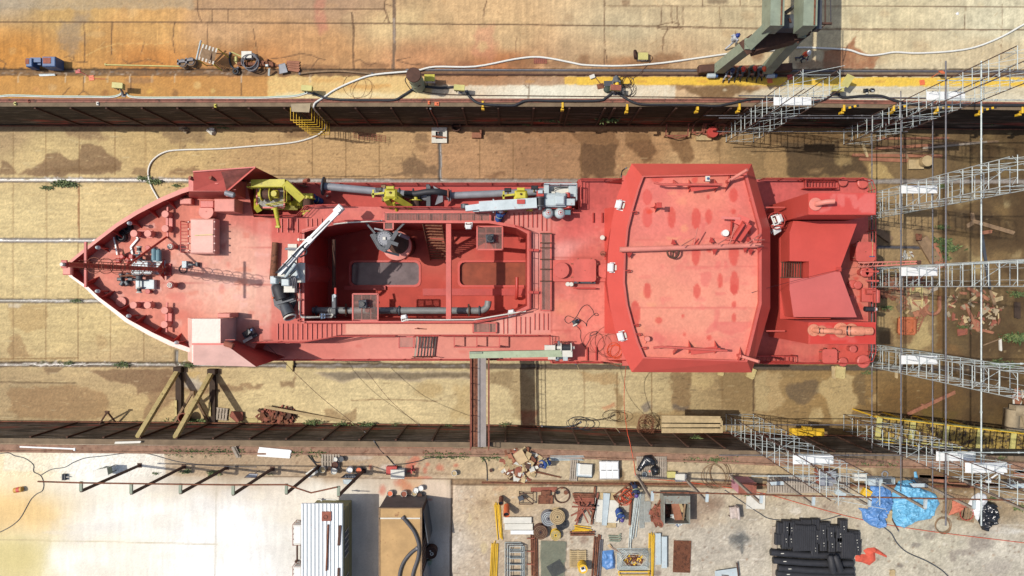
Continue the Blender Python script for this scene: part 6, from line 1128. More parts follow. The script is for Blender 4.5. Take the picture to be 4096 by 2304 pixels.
def cab(name,label,cat,k,x,y,w,d,h,m_,z=0.0,deg=0,legs=0.0,group=None,lid=None,top=None):
 """cabinet placed by its base centre: body, proud lid, handle or hinges"""
 p=Q(k,x,y,z);t=thing(name,label,cat,p,group);rz=R(deg);rot=Matrix.Rotation(rz,3,'Z')
 o=MB(m_);o.bbox((p.x,p.y,z+legs),(w,d,h),rz,.025);o.build('body',t)
 o=MB(lid or m_);o.bbox((p.x,p.y,z+legs+h-.002),(w+.05,d+.05,.035),rz,.01);l_=o.build('lid',t)
 o=MB(STEELD)
 for s in(-1,1):c=Vector((p.x,p.y,z+legs+h*.7))+rot@Vector((s*w*.3,-d/2-.012,0));o.box(c,(.06,.03,.1),rz)
 o.build('hinge',t)
 if legs:
  for sx in(-1,1):
   for sy in(-1,1):o=MB(STEELD);c=p+rot@Vector((sx*w*.4,sy*d*.4,0));o.bbox((c.x,c.y,z),(.05,.05,legs+.01),rz);o.build('leg',t)
 return t
def hose(name,label,cat,pts,r,m_,k=5,n=6,group=None):
 o=MB(m_);P_=smooth(pts,k);o.path(P_,r,n);d=(P_[1]-P_[0]).normalized();o.m(STEELD);o.path([P_[0]-d*.06,P_[0]+d*.06],r*1.25,n);d=(P_[-1]-P_[-2]).normalized();o.path([P_[-1]-d*.06,P_[-1]+d*.06],r*1.25,n)
 return single(o,name,label,cat,group)
def coil(name,label,p,r,tr,turns,m_,h=.0,sq=1.0,cat='cable',group=None,wob=.08):
 o=MB(m_);pts=[]
 N_=int(turns*24)
 for i in range(N_+1):
  a=2*math.pi*i/24;rr=r*(1+wob*math.sin(a*1.37+p.x)+wob*math.cos(a*.61+p.y));pts.append((p.x+rr*math.cos(a)+.1*r*math.sin(a*.57),p.y+sq*rr*math.sin(a)+.1*r*math.cos(a*.43),p.z+tr+h*i/N_+tr*.8*(i//24%3)))
 o.path(pts,tr,5);return single(o,name,label,cat,group)
def bucket(label,k,x,y,r=.16,h=.36,m_=OFFW,fill=None,tilt=None,name='paint_drum',cat='bucket',group=None,z=0.0):
 p=Q(k,x,y,z);o=MB(m_);ax=tilt;c=Vector((p.x,p.y,z+(r if tilt else 0)))
 o.lathe([(r*.9,0),(r*.94,h*.3),(r*.97,h*.32),(r*.97,h*.36),(r,h*.7),(r*1.04,h*.96),(r*1.04,h),(r*.95,h),(r*.93,h*.86)],c,16,ax)
 o.m(fill or m_);A=Vector(ax).normalized()if ax else Vector((0,0,1));o.cyl(c+A*h*.84,r*.93,h*.03,16,.004,ax);o.m(STEELD)
 if not tilt:o.ring((p.x,p.y+r*.3,z+h+.01),r*.95,.008,14,4,(0,.5,1),(0,math.pi))
 return single(o,name,label,cat,group)
def sheets(name,label,cat,k,poly,z,t,m_,group=None,lip=True):
 pts=[Q(k,x,y,z)for x,y in poly];o=MB(m_);o.prism([(p.x,p.y)for p in pts],z-t,z)
 if lip:
  for a,b in zip(pts,pts[1:]+pts[:1]):o.tube(a,b,t*.55+.004,n=4)
 return single(o,name,label,cat,group)
def plank(label,p,q,w=.2,t=.05,m_=WOODD,name='timber_plank',cat='plank',group=None):
 """a sawn plank with chamfered, slightly split ends"""
 p,q=Vector(p),Vector(q);d=(q-p).normalized();s=Vector((-d.y,d.x,0)).normalized();o=MB(m_)
 o.beam(p,q,w,t);o.beam(p+s*w*.22+d*.02,q+s*w*.22+d*.07,w*.4,t*.9+.006);o.beam(p-s*w*.2-d*.04,q-s*w*.2+d*.03,w*.42,t*.9)
 return single(o,name,label,cat,group)
def pallet(label,k,x,y,w,d,deg,m_=WOODG,n=8,z=0.0,name='pallet',group=None):
 p=Q(k,x,y,z);t=thing(name,label,'pallet',p,group);rot=Matrix.Rotation(R(deg),3,'Z')
 for i in range(n):o=MB(m_);o.box(p+rot@Vector((-w/2+w*(i+.5)/n,0,.13)),(w/n*.68,d,.025),R(deg));o.build('deck_board',t)
 for s in(-1,0,1):o=MB(m_);o.box(p+rot@Vector((0,s*d*.44,.06)),(w,.09,.1),R(deg));o.build('bearer',t)
 return t
def tarp(name,label,cat,k,poly,h,m_,seed=1,z=0.0,res=.09,rid=.10,group=None,dome=True):
 pts=[Q(k,x,y,z)for x,y in poly];P,F=sheet([(p.x,p.y)for p in pts],z,res);x,y=P[:,0],P[:,1]
 dist=np.full(len(x),1e9);n=len(pts)
 for i in range(n):
  a,b=pts[i],pts[(i+1)%n];L2=(b.x-a.x)**2+(b.y-a.y)**2+1e-9;t=np.clip(((x-a.x)*(b.x-a.x)+(y-a.y)*(b.y-a.y))/L2,0,1);dist=np.minimum(dist,np.hypot(x-a.x-t*(b.x-a.x),y-a.y-t*(b.y-a.y)))
 f=np.clip(dist/.5,0,1);hh=h*np.sqrt(f)*(.4+.9*fbm(x*.9,y*.9,seed))if dome else h*np.clip(dist/.2,0,1)
 r=(1-np.abs(2*fbm(x*1.2+y*.8+seed,y*2.6-x*.9,seed+7,4)-1))**5*rid*1.5+np.abs(fbm(x*5,y*5,seed+9,3)-.5)*rid*1.2;P[:,2]=z+.02+hh+r*np.clip(dist/.15,.1,1)
 me=bpy.data.meshes.new(name);o=Vector((x.mean(),y.mean(),z));me.from_pydata([tuple(v)for v in P-np.array(o)[None]],[],[list(map(int,f_))for f_ in F]);me.materials.append(m_);me.polygons.foreach_set('use_smooth',[True]*len(F));ob=bpy.data.objects.new(name,me);COL.objects.link(ob);ob.location=o;ORG[ob]=o
 return tag(ob,label,cat,group)
def bundle(name,label,cat,k,p0,p1,n,r,m_,z=.03,spread=None,group=None,part_='tube',jit=.12):
 A,B=Q(k,*p0,z),Q(k,*p1,z);t=thing(name,label,cat,((A.x+B.x)/2,(A.y+B.y)/2,0),group);d=(B-A).normalized();s=Vector((-d.y,d.x,0));spread=spread or n*r*2.3
 for i in range(n):
  o=MB(m_);u=s*((i+.5)/n-.5)*spread;a=random.uniform(-jit,jit);b=random.uniform(-jit,jit);zz_=Vector((0,0,r+random.choice([0,0,r*1.8])));o.tube(A+u+d*a+zz_,B+u+d*b+zz_+s*random.uniform(-.06,.06),r,n=6);o.build(part_,t)
 return t
def weed(label,p,s=.5,n=26,m_=GRASSM,group=None,wall=False,name='weed',flat=1.0):
 o=MB(m_);rnd=random.Random(int(p[0]*97+p[1]*31)+n)
 for i in range(n):
  o.m(m_ if rnd.random()<.65 else GRASSM2);a=rnd.uniform(0,6.283);L=s*rnd.uniform(.2,.6);b=Vector(p)+Vector((rnd.gauss(0,s*.36),rnd.gauss(0,s*.16*flat),0));d=Vector((math.cos(a),math.sin(a)*flat,rnd.uniform(.4,1.4))).normalized();sd=Vector((-d.y,d.x,0)).normalized()*L*.11
  m1=b+d*L*.55;tip=b+d*L+Vector((0,0,-L*.3));o.add([b,m1-sd,tip,m1+sd],[[0,1,2,3]])
 return single(o,name,label,'weed',group)
W=[]
for k,pts in(('30',[(2700,190),(2576,245),(2350,370),(2100,470),(1850,515),(1500,535),(1280,525),(1150,545),(1030,557),(930,540),(800,500),(560,485),(380,478),(200,485),(20,510)]),('20',[(2300,525),(1900,580),(1500,635),(1100,662),(750,655),(600,630),(400,590),(230,573),(20,596)]),('10',[(2200,670),(1800,672),(1600,712),(1200,750),(1000,810),(800,900),(680,980),(600,1032)])):W+=QL(k,pts,.07)
W+=[Q('10',583,1065,.05),Q('10',585,1095,-.5),Q('10',640,1160,-2.4),Q('10',700,1240,-4.4),Q('10',695,1290,-5.1),Q('10',640,1345,ZF+.08),Q('10',560,1385,ZF+.08),Q('10',420,1425,ZF+.08),Q('10',240,1449,ZF+.08)]+QL('01',[(2576,18),(2200,48),(1800,60),(1650,85),(1540,160),(1495,250),(1498,350),(1530,440),(1600,565)],ZF+.08)
hose('water_hose','long thick white hose snaking over the quay and down into the dock to the bow','hose',W,.064,HOSEW,4,8)
for i,off in enumerate((-.03,.05)):
 hose('welding_hose',['white hose along the dock edge at far left, beside a greenish one','greenish white hose along the dock edge at far left, beside a white one'][i],'hose',[p+Vector((0,off,0))for p in QL('00',[(-200,985),(0,970),(130,962),(500,972),(900,975),(1100,978),(1190,962),(1228,935)],.04)],.035,[HOSEW,mat('green_white_hose',(200,222,200),.5,var=.05)][i])
 hose('welding_hose',['white hose from the first yellow junction box to the second','greenish white hose from the first yellow junction box to the second'][i],'hose',[p+Vector((0,off,0))for p in QL('00',[(1272,945),(1320,975),(1500,985),(2000,983),(2570,985)],.04)+QL('10',[(200,978),(400,965),(525,930)],.04)],.035,[HOSEW,MATS['green_white_hose']][i])
for lab,a in(('thick black cable from the second yellow junction box to the green tank',[('10',(570,935)),('10',(640,965)),('10',(720,990)),('10',(900,1005)),('10',(1200,1008)),('10',(1390,1005)),('10',(1480,960)),('10',(1580,895))]),('thick black cable between the green tank and the third yellow junction box',[('10',(1690,868)),('10',(1850,884)),('10',(2010,872))]),('thick black cable hanging along the dock edge left of the kneeling worker',[('10',(2120,920)),('10',(2160,985)),('10',(2270,1045)),('10',(2570,1062)),('20',(60,1045)),('20',(160,1012)),('20',(450,1015)),('20',(860,1013)),('20',(950,980)),('20',(1015,925))]),('thick black cable along the dock edge right of the kneeling worker',[('20',(1060,925)),('20',(1130,980)),('20',(1270,1045)),('20',(1500,1055)),('20',(1800,1055)),('20',(2050,1066)),('20',(2200,1040)),('20',(2400,1000)),('30',(0,1000)),('30',(250,1018)),('30',(450,1026)),('30',(570,1000)),('30',(660,935))]),('thick black cable from the open yellow box toward the scaffold at right',[('30',(705,935)),('30',(750,980)),('30',(950,966)),('30',(1130,965)),('30',(1300,1018)),('30',(1500,1050)),('30',(2100,1058)),('30',(2600,1060))])):
 hose('power_cable',lab,'cable',[Q(k,x,y,.08)for k,(x,y)in a],.085,BLACK,5,7)
hose('thin_cable','thin dark cable strung along the white concrete near the dock edge','cable',[Q('10',1620,905,.1),Q('10',1800,942,.1),Q('10',2200,958,.05),Q('20',0,962,.05),Q('20',800,970,.05),Q('20',1500,975,.05),Q('20',2500,986,.05),Q('30',600,980,.05),Q('30',1600,992,.05)],.03,RUSTD)
for x0,x1,y in((2290,2700,962),(3072*0+2576+400,2576+1640,980)):hose('steel_tube','dark tube lying on the quay %s'%('above the scaffold tower nearest the crane' if x0==2290 else 'below the black pail'),'tube',[Q('20',x0,y,.05),Q('20',x1,y+4,.05)],.04,STEELD,2)
def jbox(lab,k,bx,by,tx,ty,zt=1.0,opened=False):
 b,t_=Q(k,bx,by,0),Q(k,tx,ty,zt);t=thing('junction_box',lab,'junction box',b,'yellow junction boxes along the dock edge')
 o=MB(STEELD);o.beam((b.x,b.y,0),(t_.x,t_.y,zt-.3),.09);o.bbox((b.x,b.y,0),(.26,.22,.03));o.build('post',t)
 o=MB(YELP);o.bbox((t_.x,t_.y,zt-.36),(.66,.32,.36),R(-4),.03);bd=o.build('box',t);o=MB(RUSTR if 'rust' in lab else YELP);o.bbox((t_.x,t_.y,zt-.01),(.7,.36,.03),R(-4));
 if opened:o.beam((t_.x+.35,t_.y+.15,zt),(t_.x+.62,t_.y+.75,zt+.35),.5,.03)
 o.build('lid',t);o=MB(GREYD)
 for d in(-.2,0,.2):o.cyl((t_.x+d,t_.y-.14,zt-.5),.05,.16,8)
 o.build('socket',t)
jbox('yellow junction box on a leaning post, farthest left on the orange concrete','00',1245,962,1180,858);jbox('yellow junction box on a post where the cream concrete begins','10',540,935,508,885);jbox('yellow junction box on a post to the right of the green tank','10',2055,930,2045,880);jbox('rust topped junction box in front of the kneeling worker','20',1035,945,1045,880);jbox('yellow junction box with its lid hanging open','30',690,940,712,890,1.0,True)
b=Q('10',1640,870,0);t=thing('mooring_capstan','pale green upright tank with a flat brown lid and stub feet','tank',b);o=MB(GREEN);o.lathe([(.42,.12),(.44,.2),(.44,1.1),(.46,1.13),(.46,1.2),(.44,1.23),(.43,2.4)],(b.x,b.y,0),28);o.build('body',t);o=MB(RUSTD);o.lathe([(.44,2.38),(.47,2.4),(.47,2.46),(.44,2.5)],(b.x,b.y,0),28);o.build('lid',t)
for i in range(4):a=i*1.571+.6;o=MB(GREEN);o.beam((b.x+.42*math.cos(a),b.y+.42*math.sin(a),0),(b.x+.36*math.cos(a),b.y+.36*math.sin(a),.4),.1,.06);o.build('foot',t)
for z,a0 in((.5,3.6),(1.0,4.4),(1.4,5.2),(1.7,4.0)):o=MB(RUSTD);o.bbox((b.x+.43*math.cos(a0),b.y+.43*math.sin(a0),z),(.2,.06,.14),a0+1.57);o.build('rust_hole',t)
o=MB(BLACK);o.path(smooth([(b.x-.5,b.y+.4,1.2),(b.x-.75,b.y+.1,1.0),(b.x-.5,b.y-.3,.4),(b.x-.2,b.y-.4,.1)]),.03,6);o.build('hose',t)
cab('switch_box','cream switch cabinet on legs beside the green tank','cabinet','10',1765,830,.62,.4,.5,OFFW,legs=.5,lid=YEL)
b=Q('00',410,660,0);t=thing('support_block','blue steel support block with rusty tops beside the rail gully','support',b)
for x0,x1,y0,y1,z in((258,322,585,670,.75),(422,555,568,668,.9)):A,B=Q('00',x0,y1,z),Q('00',x1,y0,z);o=MB(BLUE);o.bbox(((A.x+B.x)/2,(A.y+B.y)/2,0),(B.x-A.x,B.y-A.y,z),0,.04);p_=o.build('pillar',t);o=MB(RUSTR);o.bbox(((A.x+B.x)/2-.1,(A.y+B.y)/2+.05,z),((B.x-A.x)*.6,(B.y-A.y)*.6,.02));o.build('cap_plate',p_)
o=MB(BLUE);o.beam(Q('00',320,610,.5),Q('00',425,610,.5),.3,.3);o.beam(Q('00',320,640,.3),Q('00',425,645,.3),.2,.3);o.build('bridge_piece',t)
o=MB(YELP);o.tube(Q('00',1065,652,.04),Q('00',1830,668,.04),.045,n=8);o.bbox(Q('00',1066,652,.0),(.1,.14,.1));single(o,'timber_pole','long yellow pole lying beside the rail gully','pole')
for x,y,l in((1868,655,'left and nearer'),(1950,640,'right and farther')):
 p=Q('00',x,y,0);o=MB(WOODD);o.lathe([(.3,.0),(.3,.08),(.12,.1),(.12,.3),(.3,.32),(.3,.4),(.26,.42)],(p.x,p.y,0),18);o.m(STEELD);o.beam((p.x-.3,p.y+.05,.5),(p.x+.2,p.y+.1,.5),.14,.1);o.beam((p.x-.25,p.y+.2,.5),(p.x-.25,p.y-.15,.5),.1,.1);o.ring((p.x,p.y,.44),.22,.03,16,5);single(o,'cable_drum','small wooden cable drum with steel bracket, %s of two by the pole'%l,'drum')
c=[Q('00',x,y,z)for x,y,z in((2040,440,1.5),(2190,490,1.5),(2150,650,.9),(1992,600,.9))];t=thing('slatted_stand','tilted striped board on a yellow tube frame with a grey pipe along its side','board stand',(c[3]+c[2])/2*Vector((1,1,0))if False else Vector(((c[2].x+c[3].x)/2,(c[2].y+c[3].y)/2,0)))
for i in range(9):o=MB([OFFW,WOODD][i%2]);f0,f1=i/9,(i+.86)/9;o.add([c[0].lerp(c[1],f0),c[0].lerp(c[1],f1),c[3].lerp(c[2],f1),c[3].lerp(c[2],f0)],[[3,2,1,0],[0,1,2,3]]);o.build('slat',t)
o=MB(WOODD);a,b=(c[0]*.75+c[3]*.25),(c[1]*.75+c[2]*.25);d,e=(c[0]*.2+c[3]*.8),(c[1]*.2+c[2]*.8);o.add([v+Vector((0,0,.02))for v in(a*.95+b*.05,b,e,d*.95+e*.05)],[[3,2,1,0]]);o.m(RUSTD);o.tube(a.lerp(b,.78)+Vector((.03,.2,.05)),d.lerp(e,.7)+Vector((0,-.15,.05)),.03);o.build('centre_board',t)
o=MB(STEEL);o.tube(c[0]+Vector((-.1,.2,.03)),c[3]+Vector((-.08,0,.03)),.06,n=8);o.build('side_pipe',t)
for v in c:o=MB(YEL);o.tube((v.x+.15,v.y-.1,0),v,.035);o.build('leg',t)
hose('suction_hose','black hose looped beside the cable coil at upper left','hose',QL('00',[(2315,535),(2308,600),(2330,670),(2365,690),(2395,680)],.08),.06,BLACK);o=MB(YELP);o.beam(Q('00',2330,525,.5),Q('00',2465,585,.3),.08,.08);o.tube(Q('00',2375,565,.3),Q('00',2378,620,.3),.1,n=8);o.beam(Q('00',2360,600,.05),Q('00',2400,640,.05),.2,.1);single(o,'hand_pump','yellow handled pump lying in the shadow by the black hose loop','pump')
cab('cooling_unit','white boxy unit with a red mark standing above the cable coil','machine','00',2507,572,.62,.4,.42,WHITE,lid=OFFW)
coil('cable_coil','large heap of grey cable coiled on the rusty beam by the gully',Q('00',2535,635,.15),.5,.035,7,STEELD,.3);o=MB(RUST);o.ibeam(Q('00',2390,642,.12),Q('10',180,660,.12),.2,.22);o.bbox(Q('10',60,650,0),(.7,.3,.3));single(o,'steel_beam','rusty steel beam lying under the cable coil','beam')
o=MB(BLACK);p=Q('00',2378,722,0);o.ring((p.x,p.y,.08),.16,.07,20,8);single(o,'old_tyre','small black tyre lying by the rail gully','tyre')
o=MB(RUST);o.bbox(Q('10',110,640,0),(.9,.25,.2),R(-8));o.bbox(Q('10',105,640,.2),(.25,.25,.1),R(30));o.bbox(Q('10',180,660,0),(.9,.12,.12),R(-4));o.bbox(Q('10',130,612,0),(.1,.1,.3));single(o,'scrap_steel','heaped rusty steel offcuts right of the cable coil','scrap');sheets('steel_plate','bent grey steel plate between the offcuts and the brown boards','plate','10',[(230,650),(290,635),(318,725),(235,742)],.15,.02,GREY)
for i in range(4):plank('short brown board, %s of four stacked near the grey plate'%['topmost','second from top','third from top','lowest'][i],Q('10',312+3*i,628+22*i,.06),Q('10',430,632+20*i+6*i,.06),.22,.05,WOODR)
o=MB(STEEL);p=Q('10',132,725,0);o.beam(Q('10',135,690,.4),Q('10',130,760,.02),.12,.08);o.bbox((p.x,p.y+.3,.3),(.18,.14,.16));single(o,'steel_stub','short pale steel stub leaning at the gully edge','post')
for k,x,y,lab,z in(('00',922,785,'salmon orange plate lying on the orange concrete',0),('00',785,712,'small red plate dropped in the rail gully',-.1),('30',220,778,'red plate lying at the yellow band beside the crane',.0),('30',18,812,'rusty orange plate by the feet of the seated workers',0),('30',1550,830,'faded orange plate lying flat on the yellow band',0)):
 p=Q(k,x,y,z);o=MB(ORANGE if 'red' not in lab else REDD);o.bbox((p.x,p.y,z),(.34,.34,.03),R(8));o.cyl((p.x+.1,p.y+.1,z+.03),.02,.02,8);single(o,'marker_plate',lab,'plate')
o=MB(ORANGE);p=Q('30',1680,765,0);o.beam((p.x-.25,p.y-.1,.02),(p.x,p.y+.1,.6),.03);o.box((p.x,p.y+.02,.75),(.28,.03,.44),R(12),Matrix.Rotation(R(40),3,'X'));single(o,'marker_sign','upright orange marker sign at the far end of the yellow band','sign')
hose('trailing_line','thin red cord trailing from the red plate across the gully','cord',QL('00',[(790,715),(840,740),(900,775),(960,790),(1070,795)],.03),.015,REDD)
for k,x0,y0,x1,y1,lab in(('10',440,742,1170,742,'long curved brown strip lying in the gully left of the tank'),):hose('timber_strip',lab,'strip',QL(k,[(x0,y0),(620,722),(850,716),(1030,730),(x1,y1)],.02),.07,WOODD)
o=MB(RUSTR);A,B=Q('20',218,640,.02),Q('20',352,585,.02);o.bbox(((A.x+B.x)/2,(A.y+B.y)/2,0),(B.x-A.x,B.y-A.y,.03));o.m(RUSTD)
for i in range(7):
 for j in range(4):o.cyl((A.x+(B.x-A.x)*(i+.5)/7,A.y+(B.y-A.y)*(j+.5)/4,.03),.025,.006,6)
single(o,'drain_cover','rusty perforated drain cover beside the white hose','drain cover')
t=cab('welding_set','cream welding set on the dark stained concrete','machine','20',1308,585,.6,.42,.38,OFFW,lid=YELP);p=Q('20',1235,550,.35);o=MB(RUSTD)
for i in range(6):o.ring((p.x+.02*i,p.y,.36),.30-.015*(i%3),.022,18,5,(1,0,.45))
single(o,'cable_coil','brown cable coil standing on edge by the cream welding set','cable');hose('thin_cable','thin brown lead from the cream welding set across the rails','cable',QL('20',[(1360,540),(1410,570),(1400,610),(1330,690),(1280,745),(1215,790)],.03),.018,RUSTD)
cab('hand_lamp','small white box on a rod at the edge of the yellow band','box','20',806,775,.3,.2,.1,OFFW,deg=20);o=MB(RUST);o.tube(Q('20',835,775,.05),Q('20',900,855,.1),.025);o.bbox(Q('20',890,868,.0),(.45,.35,.03),R(12));single(o,'rusty_plate','rusty plate with a rod by the kneeling worker','plate')
o=MB(mat('green_bag',(60,72,60),.7));p=Q('20',957,905,0);o.sphere((p.x,p.y,.12),.26,(1,.9,.6),14,8,-.5);o.ring((p.x,p.y,.2),.16,.02,12,5);single(o,'tool_bag','dark green tool bag beside the kneeling worker','bag');cab('tool_tray','small open tool tray behind the kneeling worker','tray','20',965,845,.5,.3,.08,GREYD)
coil('cable_coil','loosely coiled brown cable on the yellow band right of the kneeling worker',Q('20',1150,825,0),.36,.014,5,RUSTD,.02,wob=.25);coil('cable_coil','dark cable loops on the white concrete right of the kneeling worker',Q('20',1165,910,0),.38,.014,5,BLACK,.02,wob=.3);coil('cable_coil','thin wire looped on the cream concrete left of the green tank',Q('10',1040,890,0),.7,.008,3,RUST,.01,wob=.3)
o=MB(BLACKP);p=Q('30',975,918,0);o.bbox((p.x,p.y,0),(.3,.24,.24),0,.06);o.ring((p.x,p.y,.24),.1,.02,12,5);single(o,'black_pail','black pail standing on the pale concrete by the dock edge','pail');o=MB(BAGB);p=Q('30',1040,910,0);o.sphere((p.x,p.y,.08),.17,(1.2,.8,.7),10,6);o.m(BAGW);o.bbox((p.x,p.y-.08,.15),(.15,.06,.04));single(o,'rubbish_bag','crumpled black and white bag next to the black pail','bag');o=MB(OFFW);p=Q('30',988,942,0);o.bbox((p.x,p.y,0),(.14,.12,.14));o.cyl((p.x,p.y,.14),.04,.03,8);single(o,'plastic_bottle','small white canister below the black pail','canister')
tarp('plastic_sheet','crumpled white plastic lying in the gully at the orange sign','plastic','30',[(1540,755),(1640,752),(1735,758),(1700,768),(1600,768)],.05,BAGW,4,-.1,.05,.04);tarp('plastic_scrap','white scrap lying alone on the pale concrete at upper right','plastic','30',[(1885,138),(1905,120),(1922,130),(1915,152),(1895,152)],.08,BAGW,5,0,.05,.05)
tarp('plastic_sheet','pale torn sheet at the left end of the gully edge','plastic','00',[(390,745),(550,742),(560,762),(400,768)],.02,GREYL,6,0,.06,.03)
for k,x,y,lab in(('10',2282,1055,'yellow edge clip first from the left, below the third junction box'),('20',510,1062,'yellow edge clip second from the left'),('20',1160,1088,'tall yellow edge clip below and right of the kneeling worker'),('20',1870,1085,'yellow edge clip left of the northern scaffold, with a lean-to strap'),('20',2290,1082,'yellow edge clip just left of the first scaffold tower'),('30',766,1095,'yellow edge bracket with striped arm, right of the first scaffold tower'),('30',1266,1095,'yellow edge bracket with striped arm, left of the far scaffold tower'),('30',1710,1098,'yellow edge bracket with striped arm seen through the far scaffold tower'),('30',2150,1112,'yellow edge bracket with striped arm, right of the far scaffold tower'),('30',2562,1115,'yellow edge bracket with striped arm at the right border')):
 p=Q(k,x,y,0);o=MB(YELB);o.bbox((p.x,p.y+.05,-.25),(.14,.42,.3),0,.02);o.bbox((p.x,p.y-.18,-.6),(.2,.14,.4),0,.02)
 if k=='30':
  for i in range(5):o.m([BLACK,YELB][i%2]);o.beam((p.x+.1+.17*i,p.y+.02+.04*i,.02),(p.x+.27+.17*i,p.y+.06+.04*i,.02),.13,.05)
 single(o,'edge_bracket',lab,'bracket','yellow brackets along the dock edge')
for k,x,y,lab,m_ in(('10',1742,1034,'faded pink clamp on the dock edge below the green tank',ORANGE),('10',1820,1046,'wide faded pink clamp on the dock edge right of the hanging pipe',ORANGE),('00',292,1015,'brown clamp leaning on the dock edge at far left',RUSTR),('00',985,1043,'small pale bollard on the dock ledge',OFFW),('00',156,1044,'tiny yellow stub on the dock ledge at far left',YELP),('00',2168,1065,'thin yellow pipe stand on the dock ledge',YEL)):
 p=Q(k,x,y,0);o=MB(m_);o.bbox((p.x,p.y,-.1),(.3 if 'wide' in lab else.16,.24,.16),R(20 if 'brown' in lab else 0),.02);o.cyl((p.x,p.y,.05),.05,.1,8);single(o,'edge_clamp',lab,'clamp')
b=Q('10',690,1255,ZF);yw=NW(b.x);t=thing('wall_ladder','rusty ladder on the dock wall inside yellow safety hoops','ladder',(b.x,yw-.15,ZF));o=MB(RUST)
for s in(-.22,.22):o.beam((b.x-.1+s,yw-.15,ZF),(b.x-.1+s,yw-.15,.0),.05,.08)
for i in range(17):o.tube((b.x-.32,yw-.15,ZF+.3+.3*i),(b.x+.12,yw-.15,ZF+.3+.3*i),.018,n=5)
o.build('rails_and_rungs',t)
for i in range(8):z=-.2-.62*i;o=MB(YELB);o.path([(b.x-.85,yw-.02,z),(b.x-.85,yw-.85,z-.0),(b.x+.55,yw-.85,z),(b.x+.55,yw-.02,z)],.028,5);o.build('safety_hoop',t)
o=MB(CONC);o.prism([(b.x-.7,yw-.35),(b.x+.45,yw-.4),(b.x+.55,yw+.2),(b.x-.75,yw+.15)],-.02,.05);o.build('landing',t)
hose('wall_pipe','thin brown hose hanging down the dock wall to the floor sump','hose',[Q('10',1755,1095,-.1),Q('10',1770,1140,-1.5),Q('10',1810,1200,-3.2),Q('10',1830,1270,-5.0),Q('10',1835,1345,ZF+.05)],.05,RUSTR)
b=Q('20',2080,690,0);t=thing('portal_crane','grey green leg and girders of a portal crane standing on the quay rails','crane',b);zp=5.5
L1a,L1b=Q('20',2085,690,.7),Q('20',2400,440,zp);L2a,L2b=Q('30',-10,700,.7),Q('30',330,320,zp)
for a,c_ in((L1a,L1b),(L2a,L2b)):o=MB(GREENG);o.beam(a,c_,.62,.62);lg=o.build('leg',t);o=MB(RUSTD);o.bbox(c_+Vector((0,0,-.2)),(.9,.9,.08),R(35));o.build('flange_plate',lg)
o=MB(RUSTD);o.beam(L1b+Vector((.2,0,-.4)),L2b+Vector((-.2,0,-.4)),.9,1.0);o.m(GREYD);o.beam(L1b+Vector((.4,.6,.5)),L2b+Vector((-.5,1.3,.5)),.1,1.2);o.build('portal_girder',t)
for x in(45,372):
 A=Q('30',x,300,7.6);o=MB(GREENG);o.beam((A.x,A.y,7.6),(A.x+.2,A.y+14,8.0),.75,1.3);g_=o.build('main_girder',t);o=MB(RUST);o.beam((A.x+.2,A.y,8.3),(A.x+.4,A.y+14,8.7),.06,.08);o.build('girder_rail',g_);o=MB(GREENG);o.beam(Vector((A.x,A.y+.4,7.3)),(L1b if x<100 else L2b),.6,.6);o.build('knee_strut',t)
A=Q('30',500,300,7.4);o=MB(GREYD);o.beam((A.x,A.y,7.3),(A.x,A.y+12,7.5),.32,.5);o.m(RUSTD);o.beam(Q('30',430,235,7.3),Q('30',640,238,7.3),.1,.12);o.beam(Q('30',575,240,7.2),Q('30',575,-300,7.2),.05,.05);o.beam(Q('30',515,300,7.2),Q('30',580,245,7.2),.06,.06);o.build('walkway',t)
o=MB(GREYD);a_,c_=Q('30',90,280,7.0),Q('30',345,140,7.0);o.bbox(((a_.x+c_.x)/2,(a_.y+c_.y)/2,6.2),(c_.x-a_.x,c_.y-a_.y,.8),0,.05);o.m(RUSTD);o.bbox(((a_.x+c_.x)/2,(a_.y+c_.y)/2,7.0),(.1,.25,.1),R(20));o.build('hoist_housing',t)
o=MB(STEELD);o.tube(Q('30',632,215,5.5),Q('30',630,-120,7.2),.03);o.build('hanging_rope',t);o=MB(RUSTD);o.tube(Q('30',60,610,.8),Q('30',430,320,5.0),.06);o.build('brace_rod',t)
for k,x,y in(('20',2000,690),('30',20,690)):
 p=Q(k,x,y,.45);o=MB(RUSTD);o.bbox((p.x+.3,p.y,.12),(2.2,.5,.55),R(4),.05);bg=o.build('bogie',t)
 for dx in(-.6,.9):o=MB(RUSTD);o.cyl((p.x+dx,p.y-.12,.2),.24,.16,14,.02,(0,1,0));o.build('wheel',bg)
 o=MB(GREYL);o.cyl((p.x-.2,p.y-.42,.3),.16,.55,12,.03,(1,0,0));o.m(BLUE);o.cyl((p.x+.3,p.y-.42,.3),.14,.2,12,.02,(1,0,0));o.build('travel_motor',bg)
o=MB(RUST);o.beam(Q('20',2080,700,.36),Q('30',-30,690,.36),.38,.3);o.build('sill_beam',t)
